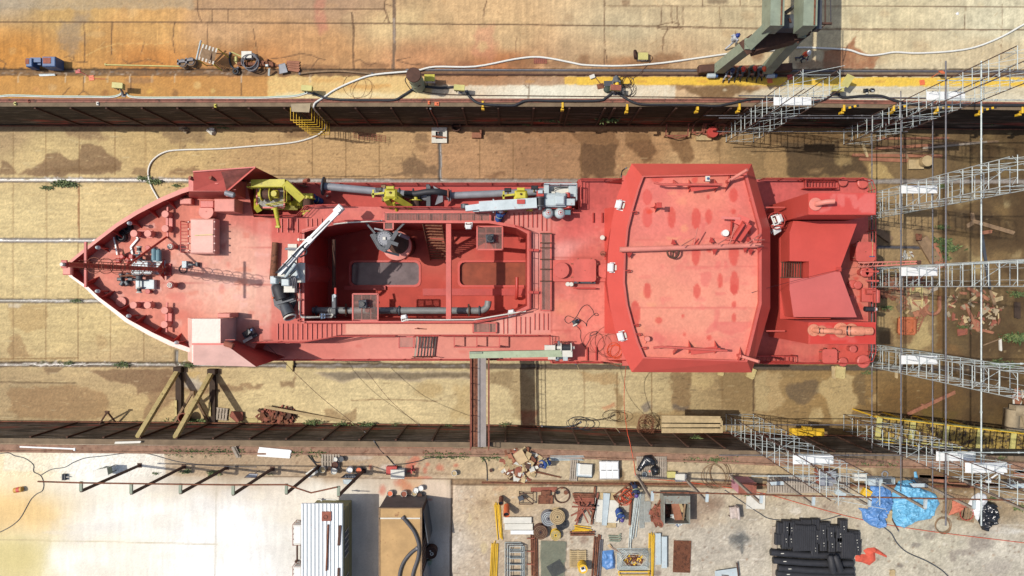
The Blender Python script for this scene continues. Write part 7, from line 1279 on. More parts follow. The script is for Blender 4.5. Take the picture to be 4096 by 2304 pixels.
def tower(lab,x0,x1,y0,y1,z1,boards=(),z0=ZF,tint=STEEL,tilt=0):
 t=thing('scaffold_tower',lab,'scaffold tower',((x0+x1)/2,(y0+y1)/2,z0),'scaffold towers round the stern');lift=2.0;n=int((z1-z0)/lift)
 for x in(x0,x1):
  for y in(y0,y1):
   o=MB(BROWNT if tilt and z1>8 else tint);o.tube((x,y,z0),(x,y,z1),.028,n=6);o.build('standard',t)
 for i in range(n+1):
  z=z0+i*lift
  for x in(x0,x1):
   o=MB(tint);o.tube((x,y0,z+.1),(x,y1,z+.1),.022,n=5);o.tube((x,y0,z+1.35),(x,y1,z+1.35),.022,n=5)
   for s,ya in((1,y0),(-1,y1)):o.tube((x,ya,z+1.0),(x,ya+s*.32,z+1.35),.015,n=4);o.tube((x,ya+s*.32,z+.1),(x,ya+s*.32,z+1.35),.015,n=4)
   o.build('ladder_frame',t)
  for y in(y0,y1):
   o=MB(tint)
   if i%2==0 or z>2:o.tube((x0,y,z+.3),(x1,y,z+.3),.016,n=4)
   o.tube((x0,y,z+.2),(x1,y,z+1.9),.015,n=4);o.build('brace',t)
 for i in range(1,n,3):o=MB(tint);o.tube((x0,y0,z0+i*lift),(x1,y1,z0+i*lift),.016,n=4);o.build('plan_brace',t)
 for z,ya,yb in boards:o=MB(WHITE);o.bbox(((x0+x1)/2,(ya+yb)/2,z),(x1-x0+.25,yb-ya,.05),0,.01);o.build('platform_board',t)
 return t
X0,X1=24.4,26.4
tower('scaffold tower against the north dock wall beside the crane',15.75,17.75,10.72,11.86,8.2,[(4.2,10.9,11.4)],tilt=1);tower('tallest scaffold tower, against the north dock wall at far right',X0,X1,10.55,11.7,12.0,[(5.0,11.0,11.5)],tilt=1);tower('scaffold tower behind the northern quarter of the stern',X0,X1,5.04,6.43,11.5,[(2.4,5.9,6.4)])
tower('scaffold tower behind the middle of the stern',X0,X1,.08,1.36,12.5,[(2.4,.75,1.3)]);tower('scaffold tower behind the southern quarter of the stern',X0,X1,-5.35,-4.1,12.0,[(2.4,-4.75,-4.2)]);tower('scaffold tower standing at the south dock wall right of the timber stack',15.75,17.75,-10.5,-9.25,11.3,[(7.0,-9.8,-9.3)],tilt=1);tower('scaffold tower at the south dock wall with two white boards',X0,X1,-10.5,-9.3,12.4,[(5.9,-9.9,-9.35),(8.4,-9.9,-9.35)],tilt=1)
for i,z in enumerate((-1.4,2.05,6.5)):
 for x in(X0,X1):
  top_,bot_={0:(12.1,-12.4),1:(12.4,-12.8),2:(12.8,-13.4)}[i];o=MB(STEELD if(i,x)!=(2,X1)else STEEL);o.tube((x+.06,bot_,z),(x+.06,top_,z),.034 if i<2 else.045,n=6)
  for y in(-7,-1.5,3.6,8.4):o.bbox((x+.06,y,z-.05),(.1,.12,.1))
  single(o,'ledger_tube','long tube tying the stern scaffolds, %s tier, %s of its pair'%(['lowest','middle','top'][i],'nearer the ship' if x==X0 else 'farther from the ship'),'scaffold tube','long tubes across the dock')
for y,z,xa,xb,lab in((11.72,-1.4,13,25,'uppermost horizontal tube between the two northern scaffolds'),(10.68,2.1,13,26.5,'middle horizontal tube between the two northern scaffolds'),(10.68,-1.6,14,27,'lowest horizontal tube between the two northern scaffolds'),(-10.5,2.1,13,26.5,'horizontal tube between the two southern scaffolds, nearer the yard'),(-9.3,-1.4,12.6,25.5,'horizontal tube between the two southern scaffolds, nearer the ship'),(-10.6,6.5,13.5,18.5,'short high tube on the southern scaffold by the pink case'),(-9.25,6.6,24,29,'high tube sticking out right of the southern scaffold'),(10.6,6.5,24,29.5,'high tube sticking out right of the northern scaffold'),(6.4,8.0,25,33,'high tube sticking out right of the northern stern scaffold'),(1.4,7.0,25.5,34,'high tube sticking out right of the middle stern scaffold'),(-4.1,8.0,26,34,'high tube sticking out right of the southern stern scaffold'),(11.7,6.5,24,31,'topmost tube of the far northern scaffold, over the yellow band')):
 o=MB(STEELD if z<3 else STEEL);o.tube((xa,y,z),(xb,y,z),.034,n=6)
 for f in(.2,.6,.9):o.bbox((xa+(xb-xa)*f,y,z-.05),(.12,.1,.1))
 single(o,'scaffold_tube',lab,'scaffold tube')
def shore(lab,fx,fy,tx,ty,wx,wy):
 a=Q('02',fx,fy,ZF+.1);c=Vector((a.x-.35,SW(a.x)+.05,-.35));d=Vector((a.x+.02,SW(a.x)+.1,ZF+.12));t=thing('timber_shore',lab,'timber shore',(a.x,a.y,ZF))
 o=MB(WOODY);o.beam(a+Vector((0,0,.1)),c,.3,.3);o.build('raking_beam',t);o=MB(DARKW);o.beam(a,d,.42,.2);sb=o.build('sill',t);o=MB(WOODY);o.beam(a+Vector((-.14,-2.2,.16)),d+Vector((-.14,.5,.14)),.16,.12);o.build('lit_edge_strip',sb);o=MB(DARKW);o.bbox((a.x+.05,a.y+.05,ZF),(.6,.4,.5),0,.04);o.build('foot_block',t)  # yellow strip added to stand in for the sill's sunlit left edge
shore('big yellowed raking timber shore on the south wall, the left of two',1800,825,0,0,0,0);shore('big yellowed raking timber shore on the south wall, the right of two',2140,845,0,0,0,0)
p=Q('02',1935,1050,-3.6);o=MB(WOODD);o.beam(p,Q('02',1755,1360,ZF+.1),.16,.16);o.beam(p,Q('02',2090,1340,ZF+.1),.16,.16);o.bbox(p+Vector((0,0,-.1)),(.3,.2,.2));single(o,'timber_trestle','low weathered timber trestle between the two big shores','trestle')
p=Q('02',1080,1245,-3.9);o=MB(RUSTD);o.beam(p,Q('02',985,1395,ZF+.1),.09,.09);o.beam(p,Q('02',1175,1368,ZF+.05),.09,.09);o.bbox(p+Vector((0,0,-.05)),(.3,.12,.14));single(o,'steel_trestle','small rusty steel A shaped trestle by the south wall at left','trestle')
p=Q('02',1885,1300,ZF);o=MB(RUSTR);o.lathe([(.3,0),(.3,.9),(.34,.92),(.34,.98),(.27,.98),(.25,.3)],(p.x,p.y,ZF),18,(.1,.15,1));single(o,'steel_pot','rusty open steel pot among weeds between the two shores','pot')
pallet('grey pallet lying on the dock floor right of the timber shores','02',2210,1262,1.3,.9,-6,WOODG,6,ZF);sheets('rusty_plate','red oxide plate lying beside the pallet on the dock floor','plate','02',[(2330,1240),(2440,1250),(2445,1330),(2380,1350),(2310,1290)],ZF+.2,.03,RUSTR)
plank('pale thick plank on the floor between pallet and scrap heap',Q('02',2435,1330,ZF+.05),Q('12',60,1335,ZF+.05),.3,.1,WOODY);plank('long yellowish plank lying across the scrap heap by the south wall',Q('12',95,1198,ZF+.5),Q('12',940,1350,ZF+.06),.2,.08,WOOD)
def heap(name,lab,cat,k,cx,cy,rx,ry,n,ms,z,h,s=(.3,.9),seed=1):
 r=random.Random(seed);o=MB();c=Q(k,cx,cy,z);rx=rx/2.5156*(HC-z)/FP;ry=ry/2.5156*(HC-z)/FP;o.m(ms[0]);o.sphere((c.x,c.y,z-.05),1,(rx*.8,ry*.8,h*.6),14,5,0)
 for i in range(n):
  a=r.uniform(0,6.283);f=math.sqrt(r.random());x,y=c.x+rx*f*math.cos(a),c.y+ry*f*math.sin(a);zz_=z+h*(1-f*f)*.75+.02;L=r.uniform(*s);w=L*r.uniform(.12,.6);o.m(r.choice(ms));o.box((x,y,zz_),(L,w,.04),0,Matrix.Rotation(r.uniform(0,6.28),3,'Z')@Matrix.Rotation(r.uniform(-.5,.5),3,'X')@Matrix.Rotation(r.uniform(-.4,.4),3,'Y'))
 ob=single(o,name,lab,cat);ob['kind']='stuff';return ob
heap('scrap_heap','heap of dark rusty plate offcuts by the south dock wall','scrap heap','12',215,1285,200,75,90,[RUSTD,RUST,RUSTR],ZF,.7,(.25,.8),3)
heap('rubble','heap of broken reddish boards under the middle stern scaffold','debris','31',1350,1430,260,100,90,[WOODR,WOODD,RUST],ZF,.35,(.3,1.3),5);heap('rubble','scattered chips and broken boards in the mud at far right','debris','32',2080,210,300,260,110,[WOODR,WOOD,CONC,WOODD,RUSTR],ZF,.08,(.08,.6),6);heap('rubble','heap of thin timber behind the stern scaffold, left of the ladder','debris','32',1440,120,130,120,60,[WOODR,WOODD,WOOD],ZF,.4,(.3,1.4),7);heap('rubble','rubble and pale chips in the lower right corner of the dock','debris','32',2510,1130,80,120,30,[WOODR,OFFW,RUSTR,CONC],ZF,.1,(.1,.5),8);heap('rubble','small pile of white chips on the wet floor under the orange plate','debris','31',1400,1130,60,45,26,[OFFW,WOOD,RUST],ZF,.15,(.1,.4),9)
for lab,k,a,b,w,m_ in(('longest dark plank, slightly bowed, north of the stern','31',(850,112),(1745,122),.22,WOODR),('second long plank just below the bowed one north of the stern','31',(920,150),(1415,168),.25,WOODR),('short pale plank crossing the long ones at their left end','31',(955,0),(995,125),.2,WOOD),('short plank crossing the long ones at their right end','31',(1365,40),(1400,150),.2,WOODD),('grey plank in the middle of the northern timber, ending at right','31',(1050,105),(1610,68),.18,WOODD),('long thin plank leading to the right, north of the stern','31',(1560,42),(2200,-20),.14,WOODG),('board at the top of the northern timber','31',(1080,45),(1640,12),.2,WOODR),('thin dark plank along the north wall behind the scaffold','30',(1100,1395),(1810,1390),.16,WOODR),('grey thin plank beside the north wall, lowest','30',(1640,1449),(2310,1425),.16,WOODD),('brown plank lying askew just behind the stern rail','31',(1035,830),(1230,965),.5,WOODD),('heavy timber baulk sloping toward the weeds','31',(1545,950),(1680,1180),.8,WOODD),('dark heavy baulk beside the weeds, right of another baulk','31',(1640,1010),(1740,1240),.7,WOODR),('long beam with a forked foot lying in the mud at right','31',(2060,775),(2470,895),.28,WOODD),('short beam forming the fork at the foot of the long muddy beam','31',(2065,780),(2050,700),.3,WOODD),('stub of timber left of the forked beam','31',(2060,790),(2005,825),.3,WOODD),('grey rail like beam lying toward the middle scaffold','31',(2150,910),(2230,1449),.2,GREYD),('T shaped timber offcut beside the grey beam','31',(2150,895),(2245,880),.25,WOODR),('orange brown plank alone on the dark southern floor, lying diagonally','32',(1405,1270),(1875,1050),.25,WOODR),('grey dark sleeper standing out at the far right, by the weeds','32',(2505,145),(2508,300),.45,DARKW),('long reddish timber through the chip field, upper left','32',(2010,0),(2215,115),.25,WOODR),('long reddish timber running down the chip field','32',(1985,160),(2110,430),.22,WOODR),('thin reddish timber at the lower edge of the chip field','32',(2060,400),(2260,450),.18,WOODR),('timber at the right of the chip field, upright in the photo','32',(2230,20),(2280,165),.22,WOODD),('pale board at the top right of the chip field','32',(2270,125),(2355,100),.3,WOOD),('pale board in the middle of the chip field','32',(2145,250),(2215,195),.4,CONC),('white post lying in the mud right of the chip field','32',(2335,510),(2340,625),.18,OFFW),('thin bar crossing the mud right of the chip field','32',(2165,575),(2400,485),.08,WOODD),('short crossed stick on the diagonal plank','32',(1545,1170),(1590,1205),.14,WOODR),('grey plank beside the debris ladder','32',(1520,80),(1700,0),.25,WOODG),('first pale wedge plank below the stern quarter','32',(660,790),(662,905),.3,WOOD),('broad pale wedge plank below the stern quarter','32',(728,790),(718,900),.7,WOODY),('pale offcut under the wheelhouse edge, broader','22',(2420,810),(2390,900),.6,WOODY),('small pale offcut under the wheelhouse edge','22',(2100,840),(2098,875),.45,WOODY),('timber across the southern channel below the main deck','12',(315,778),(370,778),.9,WOODY),('pale stake under the southern stern scaffold','32',(1290,840),(1290,900),.2,WOOD)):
 plank(lab,Q(k,*a,ZF+.06),Q(k,*b,ZF+.07),w,.1 if w<.5 else.25,m_)
p=Q('32',1400,380,ZF+.5);sheets('rusty_sheet','rusty orange square steel lid lying behind the stern','plate','32',[(1325,305),(1475,308),(1470,458),(1320,455)],ZF+.35,.3,mat('orange_rust',(196,110,70),.8,var=.25,rust=.4));o=MB(WOODR);A,B=Q('32',1590,180,ZF+.2),Q('32',1480,450,ZF+.1);s_=Vector((.2,.08,0))
for sg in(-1,1):o.beam(A+s_*sg,B+s_*sg,.06,.08)
for i in range(9):q=A.lerp(B,(i+.5)/9);o.beam(q-s_,q+s_,.05,.04)
single(o,'timber_ladder','reddish wooden ladder lying behind the stern','ladder');o=MB(WOODY);A,B=Q('32',1490,-40,ZF+.3),Q('32',1490,185,ZF+.3);s_=Vector((.42,0,0))
for sg in(-1,1):o.beam(A+s_*sg,B+s_*sg,.12,.12)
for i in range(13):q=A.lerp(B,(i+.5)/13);o.beam(q-s_,q+s_,.1,.06)
single(o,'slatted_crate','pale slatted crate side lying in the debris behind the stern','crate');o=MB(WOODR);p=Q('32',1655,190,ZF+.1);o.ring((p.x,p.y,ZF+.1),.55,.13,12,6,(0,0,1),(3.0,6.4));o.bbox((p.x-.5,p.y+.4,ZF),(.2,.8,.2));o.bbox((p.x+.5,p.y+.4,ZF),(.2,.8,.2));single(o,'shaped_chock','U shaped brown timber chock behind the stern','chock')
sheets('brown_board','plain brown board in the mud of the chip field','board','32',[(1905,418),(2005,410),(2002,465),(1912,480)],ZF+.08,.05,RUSTR);sheets('brown_board','rusty square on top of the heavy baulk','board','31',[(1490,905),(1545,912),(1540,962),(1495,965)],ZF+.55,.08,RUST);sheets('concrete_block','pale concrete block at the right end of the dock floor','block','32',[(2460,1225),(2576,1230),(2640,1449),(2440,1449)],ZF+.9,.9,CONC)
def mush(lab,k,x,y,m_):p=Q(k,x,y,ZF);o=MB(WOOD);o.bbox((p.x-.5,p.y-.15,ZF),(1.1,.7,.3));o.m(m_);o.cyl((p.x,p.y,ZF+.3),.38,.5,20);o.cyl((p.x,p.y,ZF+.8),.4,.03,20);single(o,'floor_bollard',lab,'bollard')
mush('red topped drum standing on a wooden block by the first scaffold','20',1990,1352,REDD);mush('pale round block with a wooden base near the northern timber','31',1540,190,WOOD)
for i,(k,x,y,w,h)in enumerate((('20',1655,1270,1.6,1.4),('20',1860,1285,.7,.7),('20',1990,1270,.7,.6),('20',2020,1300,1.4,.7),('20',2120,1295,.8,.5))):
 p=Q(k,x,y,ZF+.5);o=MB(RUSTR);z=ZF+.55
 for s in(-1,1):o.beam((p.x+s*w/2,p.y-h/2,z),(p.x+s*w/2+.1,p.y+h/2,z+.2),.08);o.beam((p.x-w/2,p.y+s*h/2,z),(p.x+w/2+.05,p.y+s*h/2,z+.1),.07);o.beam((p.x+s*w/2,p.y-h/2,ZF),(p.x+s*w/2,p.y-h/2,z+.1),.06)
 o.beam((p.x-w/2,p.y-h/2,z),(p.x,p.y-h/2-.2,z),.06);o.beam((p.x+w/2,p.y-h/2,z),(p.x,p.y-h/2-.2,z),.06);single(o,'steel_trestle',['largest rusty steel trestle under the north wall, leftmost of the row','small rusty trestle right of the largest one under the north wall','small rusty trestle in the middle of the row under the north wall','wide low rusty trestle above the red topped drum','last small rusty trestle, next to the first scaffold'][i],'trestle','rusty trestles under the north wall')
p=Q('10',1845,1362,ZF);t=thing('floor_sump','square floor sump with a pale concrete kerb and a plank across','sump',p);o=MB(OFFW);A,B=Q('10',1768,1440,ZF+.12),Q('10',1922,1285,ZF+.12)
for a,b in(((A.x+.15,A.y),(A.x+.15,B.y)),((B.x-.15,A.y),(B.x-.15,B.y)),((A.x+.3,A.y+.15),(B.x-.3,A.y+.15)),((A.x+.3,B.y-.15),(B.x-.3,B.y-.15))):o.beam((*a,ZF+.1),(*b,ZF+.1),.3,.2)
o.build('kerb',t);o=MB(BLACKP);o.bbox(((A.x+B.x)/2,(A.y+B.y)/2,ZF),(B.x-A.x-.55,B.y-A.y-.55,.03));o.build('pit_dark_slab',t);o=MB(WOODR);o.beam(Q('10',1772,1370,ZF+.25),Q('10',1912,1385,ZF+.25),.12,.06);o.build('plank',t)  # flat black slab stands in for the dark of the open hole
o=MB(RUSTR);A,B=Q('10',985,1425,ZF+.4),Q('10',1305,1325,ZF+.4)
for i in range(8):f=i/7;o.tube((A.x+(B.x-A.x)*f,A.y+.3*(1-f),ZF+.4),(A.x+(B.x-A.x)*f,B.y-.3*f,ZF+.4),.02,n=4)
for j in range(4):f=j/3;o.tube((A.x,A.y+.3+(B.y-A.y-.3)*f,ZF+.4),(B.x,A.y+(B.y-.3-A.y)*f,ZF+.4),.02,n=4)
single(o,'rebar_frame','open rusty mesh frame lying on the dock floor right of the wall ladder','frame');p=Q('10',2020,1290,ZF);o=MB(RUSTD);o.lathe([(.3,0),(.34,.5),(.36,.5),(.36,.55),(.28,.55),(.25,.1)],(p.x,p.y,ZF),18);single(o,'steel_pot','round rusty pot at the foot of the north wall','pot');p=Q('10',2222,1368,ZF);o=MB(WOODR);o.bbox((p.x,p.y,ZF),(.7,.4,.3));o.bbox((p.x+.3,p.y+.25,ZF),(.15,.3,.4));single(o,'timber_block','brown wooden block on the floor right of the sump','block')
for x,y,lab in((1855,1300,'grey lump of broken concrete at the foot of the north wall'),(2125,1322,'white lump of broken concrete at the foot of the north wall')):
 p=Q('00',x,y,ZF);o=MB(CONC if 'grey' in lab else OFFW)
 for i in range(5):o.box((p.x+random.uniform(-.25,.25),p.y+random.uniform(-.2,.2),ZF+.1),(.35,.25,.2),0,Matrix.Rotation(i*1.3,3,(.3,.5,1)))
 single(o,'concrete_rubble',lab,'rubble')
for lab,a,b in(('thin wire sagging from the ship over the floor at left, nearer the bow',Q('12',120,580,ZM+.9),Q('12',1095,1449,-.5)),('thin wire sagging from the ship to the south edge, to the right',Q('12',1095,815,-3),Q('12',1640,1380,-.1)),('thin pale rope from the aft deck down to the yard',Q('22',650,765,ZU),Q('22',1080,1449,.0))):
 m_=(a+b)/2-Vector((.15,.35,.5));hose('mooring_wire',lab,'wire',[a,m_,b],.018,RUSTD if 'pale' not in lab else WOOD,8,4)
ORC=mat('orange_cord',(238,92,54),.6,var=.1)
hose('orange_cable','bright orange cable from the wheelhouse side across the yard to the right','cable',[Q('22',1145,745,ZU+.3),Q('22',1150,760,ZU-.2),Q('22',1133,950,-2),Q('22',1130,1200,-1.5),Q('22',1160,1449,-.2),Q('23',1180,80,.05),Q('23',1225,300,.05),Q('23',1248,440,.05),Q('23',1330,468,.05),Q('23',1700,498,.05),Q('23',2100,548,.05),Q('23',2560,625,.05),Q('33',400,740,.05),Q('33',980,890,.05),Q('33',1600,995,.05),Q('33',2600,1118,.05)],.02,ORC,6,5)
coil('wire_heap','tangled heap of rusty wire on the dock floor by the timber stack',Q('22',1340,1380,ZF+.9),.5,.014,14,RUST,.25,wob=.3);coil('wire_heap','bundle of dark hoses hanging over the south edge',Q('22',700,1360,-.6),.7,.02,5,BLACK,.3,.5,wob=.3)
hose('hose_bundle','dark hoses trailed along the foot of the south wall','hose',[Q('22',300,1390,-1),Q('22',480,1400,-1),Q('22',620,1385,-.8),Q('22',690,1350,-.5)],.06,BLACKP)
t=thing('timber_stack','stack of pale yellow boards on a landing by the south dock wall','timber stack',Q('22',1800,1370,-1.4));
for i in range(6):o=MB(WOOD);z=-.95+.02*(i%2);o.beam(Q('22',1505,1310+24*i,z),Q('22',2095+12*(i%3),1318+22*i,z),.38,.09);o.build('board',t)
o=MB(WOODD);
for x in(1560,2040):o.beam(Q('22',x,1300,-1.1),Q('22',x,1449,-1.1),.2,.2)
o.build('bearer',t)
a,b=Q('13',2255,150,.25),Q('12',2255,640,.1);t=thing('gangway','brown steel gangway with grey tread from the south quay to the ship','gangway',(a.x,a.y,0));o=MB(RUSTR);d=Vector((b.x-a.x,b.y-a.y,b.z-a.z));sx=Vector((1,0,0))
for s in(-.58,.58):o.beam(a+sx*s,b+sx*s,.08,.25)
o.build('side_beam',t);o=MB(mat('tread_grey',(158,148,142),.7,var=.12,scale=2));o.beam(a+sx*.12,b+sx*.12,.55,.05);o.build('tread_plate',t);o=MB(RUST);o.beam(a-sx*.35+Vector((0,0,-.04)),b-sx*.35+Vector((0,0,-.04)),.38,.04);o.build('side_plate',t)
for s in(-.58,.58):
 o=MB(RUSTR);z=Vector((0,0,.95));o.tube(a+sx*s+z,b+sx*s+z,.03,n=6);o.tube(a+sx*s+z*.5,b+sx*s+z*.5,.02,n=5)
 for i in range(7):q=a+d*(i/6)+sx*s;o.tube(q,q+z,.025,n=5)
 o.build('hand_rail',t)
o=MB(RUSTD);o.beam(Q('13',2170,-20,.2),Q('13',2170,150,.2),.1,.1);o.build('end_stop',t)
a,b=Q('32',1080,1400,-2.2),Q('33',2700,130,-2.2);t=thing('access_gangway','long yellow and black riveted gangway along the south wall at far right','gangway',(a.x,a.y,ZF));d=b-a;o=MB(YELP);s_=Vector((-d.y,d.x,0)).normalized()
for s in(-.75,.75):o.beam(a+s_*s,b+s_*s,.12,.35)
o.build('side_beam',t)
for i in range(24):o=MB(mat('worn_yellow',(176,148,74),.7,var=.3,rust=.6,rustc=(70,56,40))if i%5 else YELP);q=a+d*((i+.5)/24);o.box(q,(d.length/24*.8,1.3,.06),math.atan2(d.y,d.x));o.build('deck_panel',t)
o=MB(YELB);z=Vector((0,0,1.0))
for s in(-.8,.8):o.tube(a+s_*s+z,b+s_*s+z,.035,n=6)
for i in range(8):q=a+d*(i/7)+s_*.8;o.tube(q,q+z,.03,n=5)
for q in(a,a+d*.2,a+d*.4,a+d*.6):o.tube(q+s_*.7,Vector((q.x,q.y+.7,ZF)),.06,n=6)
o.build('hand_rail',t);o=MB(YELB);o.beam(Q('32',220,1445,-3),Q('32',560,1449,-3),.5,.2);o.beam(Q('32',345,1410,-2.6),Q('32',435,1420,-2.6),.3,.3);o.tube(Q('33',300,0,-2.5),Q('33',450,40,-2.5),.06);single(o,'yellow_frame','yellow steel frame low in the southern scaffold','frame')
for k,x,y,z,s,n,lab in(('01',480,440,ZF,.6,26,'green weed patch over the northern channel at far left, lower'),('01',640,400,ZF,.9,60,'dense green weed patch on the northern channel at far left'),('01',740,415,ZF,.6,24,'sparse weeds right of the dense patch on the northern channel'),('01',1450,345,ZF,.6,30,'weeds where the white hose crosses the channel, left of it'),('01',1565,380,ZF,.7,44,'weeds where the white hose crosses the channel, right of it'),('01',1775,420,ZF,.5,20,'small weed just above the bow bulwark'),('02',765,130,ZF,.5,24,'weed in the southern bow channel'),('02',700,755,ZF,.5,20,'weeds in the southern channel at far left'),('02',1230,768,ZF,.7,30,'weeds in the southern channel below the bow'),('02',1890,775,ZF,.6,26,'weeds in the southern channel by the left shore'),('02',1840,1340,ZF,.9,46,'tall weeds round the rusty pot between the shores'),('02',2010,1350,ZF,.9,46,'tall weeds at the foot of the right shore'),('02',1370,1350,ZF,.5,16,'small weed left of the shores at the wall'),('12',570,1355,ZF+.3,.7,34,'weeds at the wall right of the scrap heap'),('12',870,1375,ZF+.3,.7,30,'weeds at the wall under the long plank end'),('12',1130,1375,ZF+.3,.8,40,'weeds at the wall in the middle of the south side'),('12',1400,1365,ZF+.3,.4,14,'small weed at the south wall left of the gangway'),('12',1940,1385,ZF+.3,.4,14,'small weed at the south wall beside the gangway'),('12',2500,1370,ZF+.3,.5,18,'weeds at the south wall right of the gangway'),('00',2245,1268,ZF+.1,.8,40,'bushy weed at the foot of the north wall at left'),('00',1620,1195,-3.8,.5,16,'little weed growing on the north wall at left'),('20',370,1205,-3.8,.8,30,'leafy weed hanging on the north wall below the kneeling worker'),('20',975,1195,-3.4,1.1,34,'large bright fern on the north wall in the middle'),('20',165,1255,-5,.5,18,'low weed at the foot of the north wall left of the fern'),('20',585,1245,-4.8,.4,14,'tiny weed at the foot of the north wall beside the fern'),('30',445,1200,-3.4,.6,20,'weed on the north wall between the scaffolds'),('30',2230,1245,-4,.5,16,'weed on the north wall at far right'),('31',1750,430,ZF,.5,20,'weed in the far channel under the northern stern scaffold'),('31',1745,840,ZF,.6,26,'weed clump in the far channel behind the stern'),('31',1740,980,ZF,.9,50,'green weeds by the heavy baulks behind the stern'),('31',1790,1050,ZF,1.0,60,'largest green weed clump behind the stern'),('31',1745,1150,ZF,.8,40,'weeds below the largest clump behind the stern'),('32',1190,200,ZF,.6,18,'sparse weed close behind the stern'),('32',1960,390,ZF,.5,20,'bright weed in the chip field'),('32',2280,750,ZF,.8,36,'weeds near the southern stern scaffold, left'),('32',2420,780,ZF,.8,34,'weeds near the southern stern scaffold, right'),('32',2500,60,ZF,.8,34,'weeds at the right border, upper'),('32',2480,500,ZF,1.2,60,'weeds at the right border, lower'),('32',1000,850,ZF,.5,16,'weed at the southern stern corner on the floor'),('23',1855,60,-3,.6,20,'bright fern on the south wall left of the scaffold'),('23',2040,275,0,.5,26,'weed tuft on the yard edge near the pink case'),('13',150,425,0,.3,10,'tiny weed by the apron kerb'),('03',1565,415,0,.35,16,'small weed at the white apron edge'),('03',1870,395,0,.5,24,'weed at the apron edge under a rail stay'),('03',2160,410,0,.6,34,'weed tuft at the apron edge, second'),('23',2360,620,0,.5,18,'weed behind the white board by the pink case'),('33',2350,260,0,.5,12,'weed near the yard mud at right'),('33',2250,670,0,.5,20,'weed behind the white bag in the yard'),('33',2520,760,0,.7,24,'weeds at the right border of the yard')):
 weed(lab,Q(k,x,y,z+.02),s,n*3,flat=.6)
gr=MB(GRASSM);rnd=random.Random(5)
for k,x0,x1,y,n in(('03',1660,2480,195,420),('13',350,470,210,80),('13',530,690,215,110),('13',1680,1880,230,160),('13',1920,2150,232,140),('13',2260,2440,245,90),('23',1730,2260,268,160),('33',880,1280,315,120)):
 for i in range(n):
  p=Q(k,rnd.uniform(x0,x1),y+rnd.gauss(0,14),0);gr.m(GRASSM if rnd.random()<.7 else GRASSM2);a=rnd.uniform(0,6.28);L=rnd.uniform(.1,.3);d=Vector((math.cos(a),math.sin(a),rnd.uniform(.3,1.2))).normalized();s_=Vector((-d.y,d.x,0)).normalized()*L*.12;gr.add([p,p+d*L*.5-s_,p+d*L,p+d*L*.5+s_],[[0,1,2,3]])
tag(gr.build('grass'),'green grass strip along the south dock edge','grass',kind='stuff')
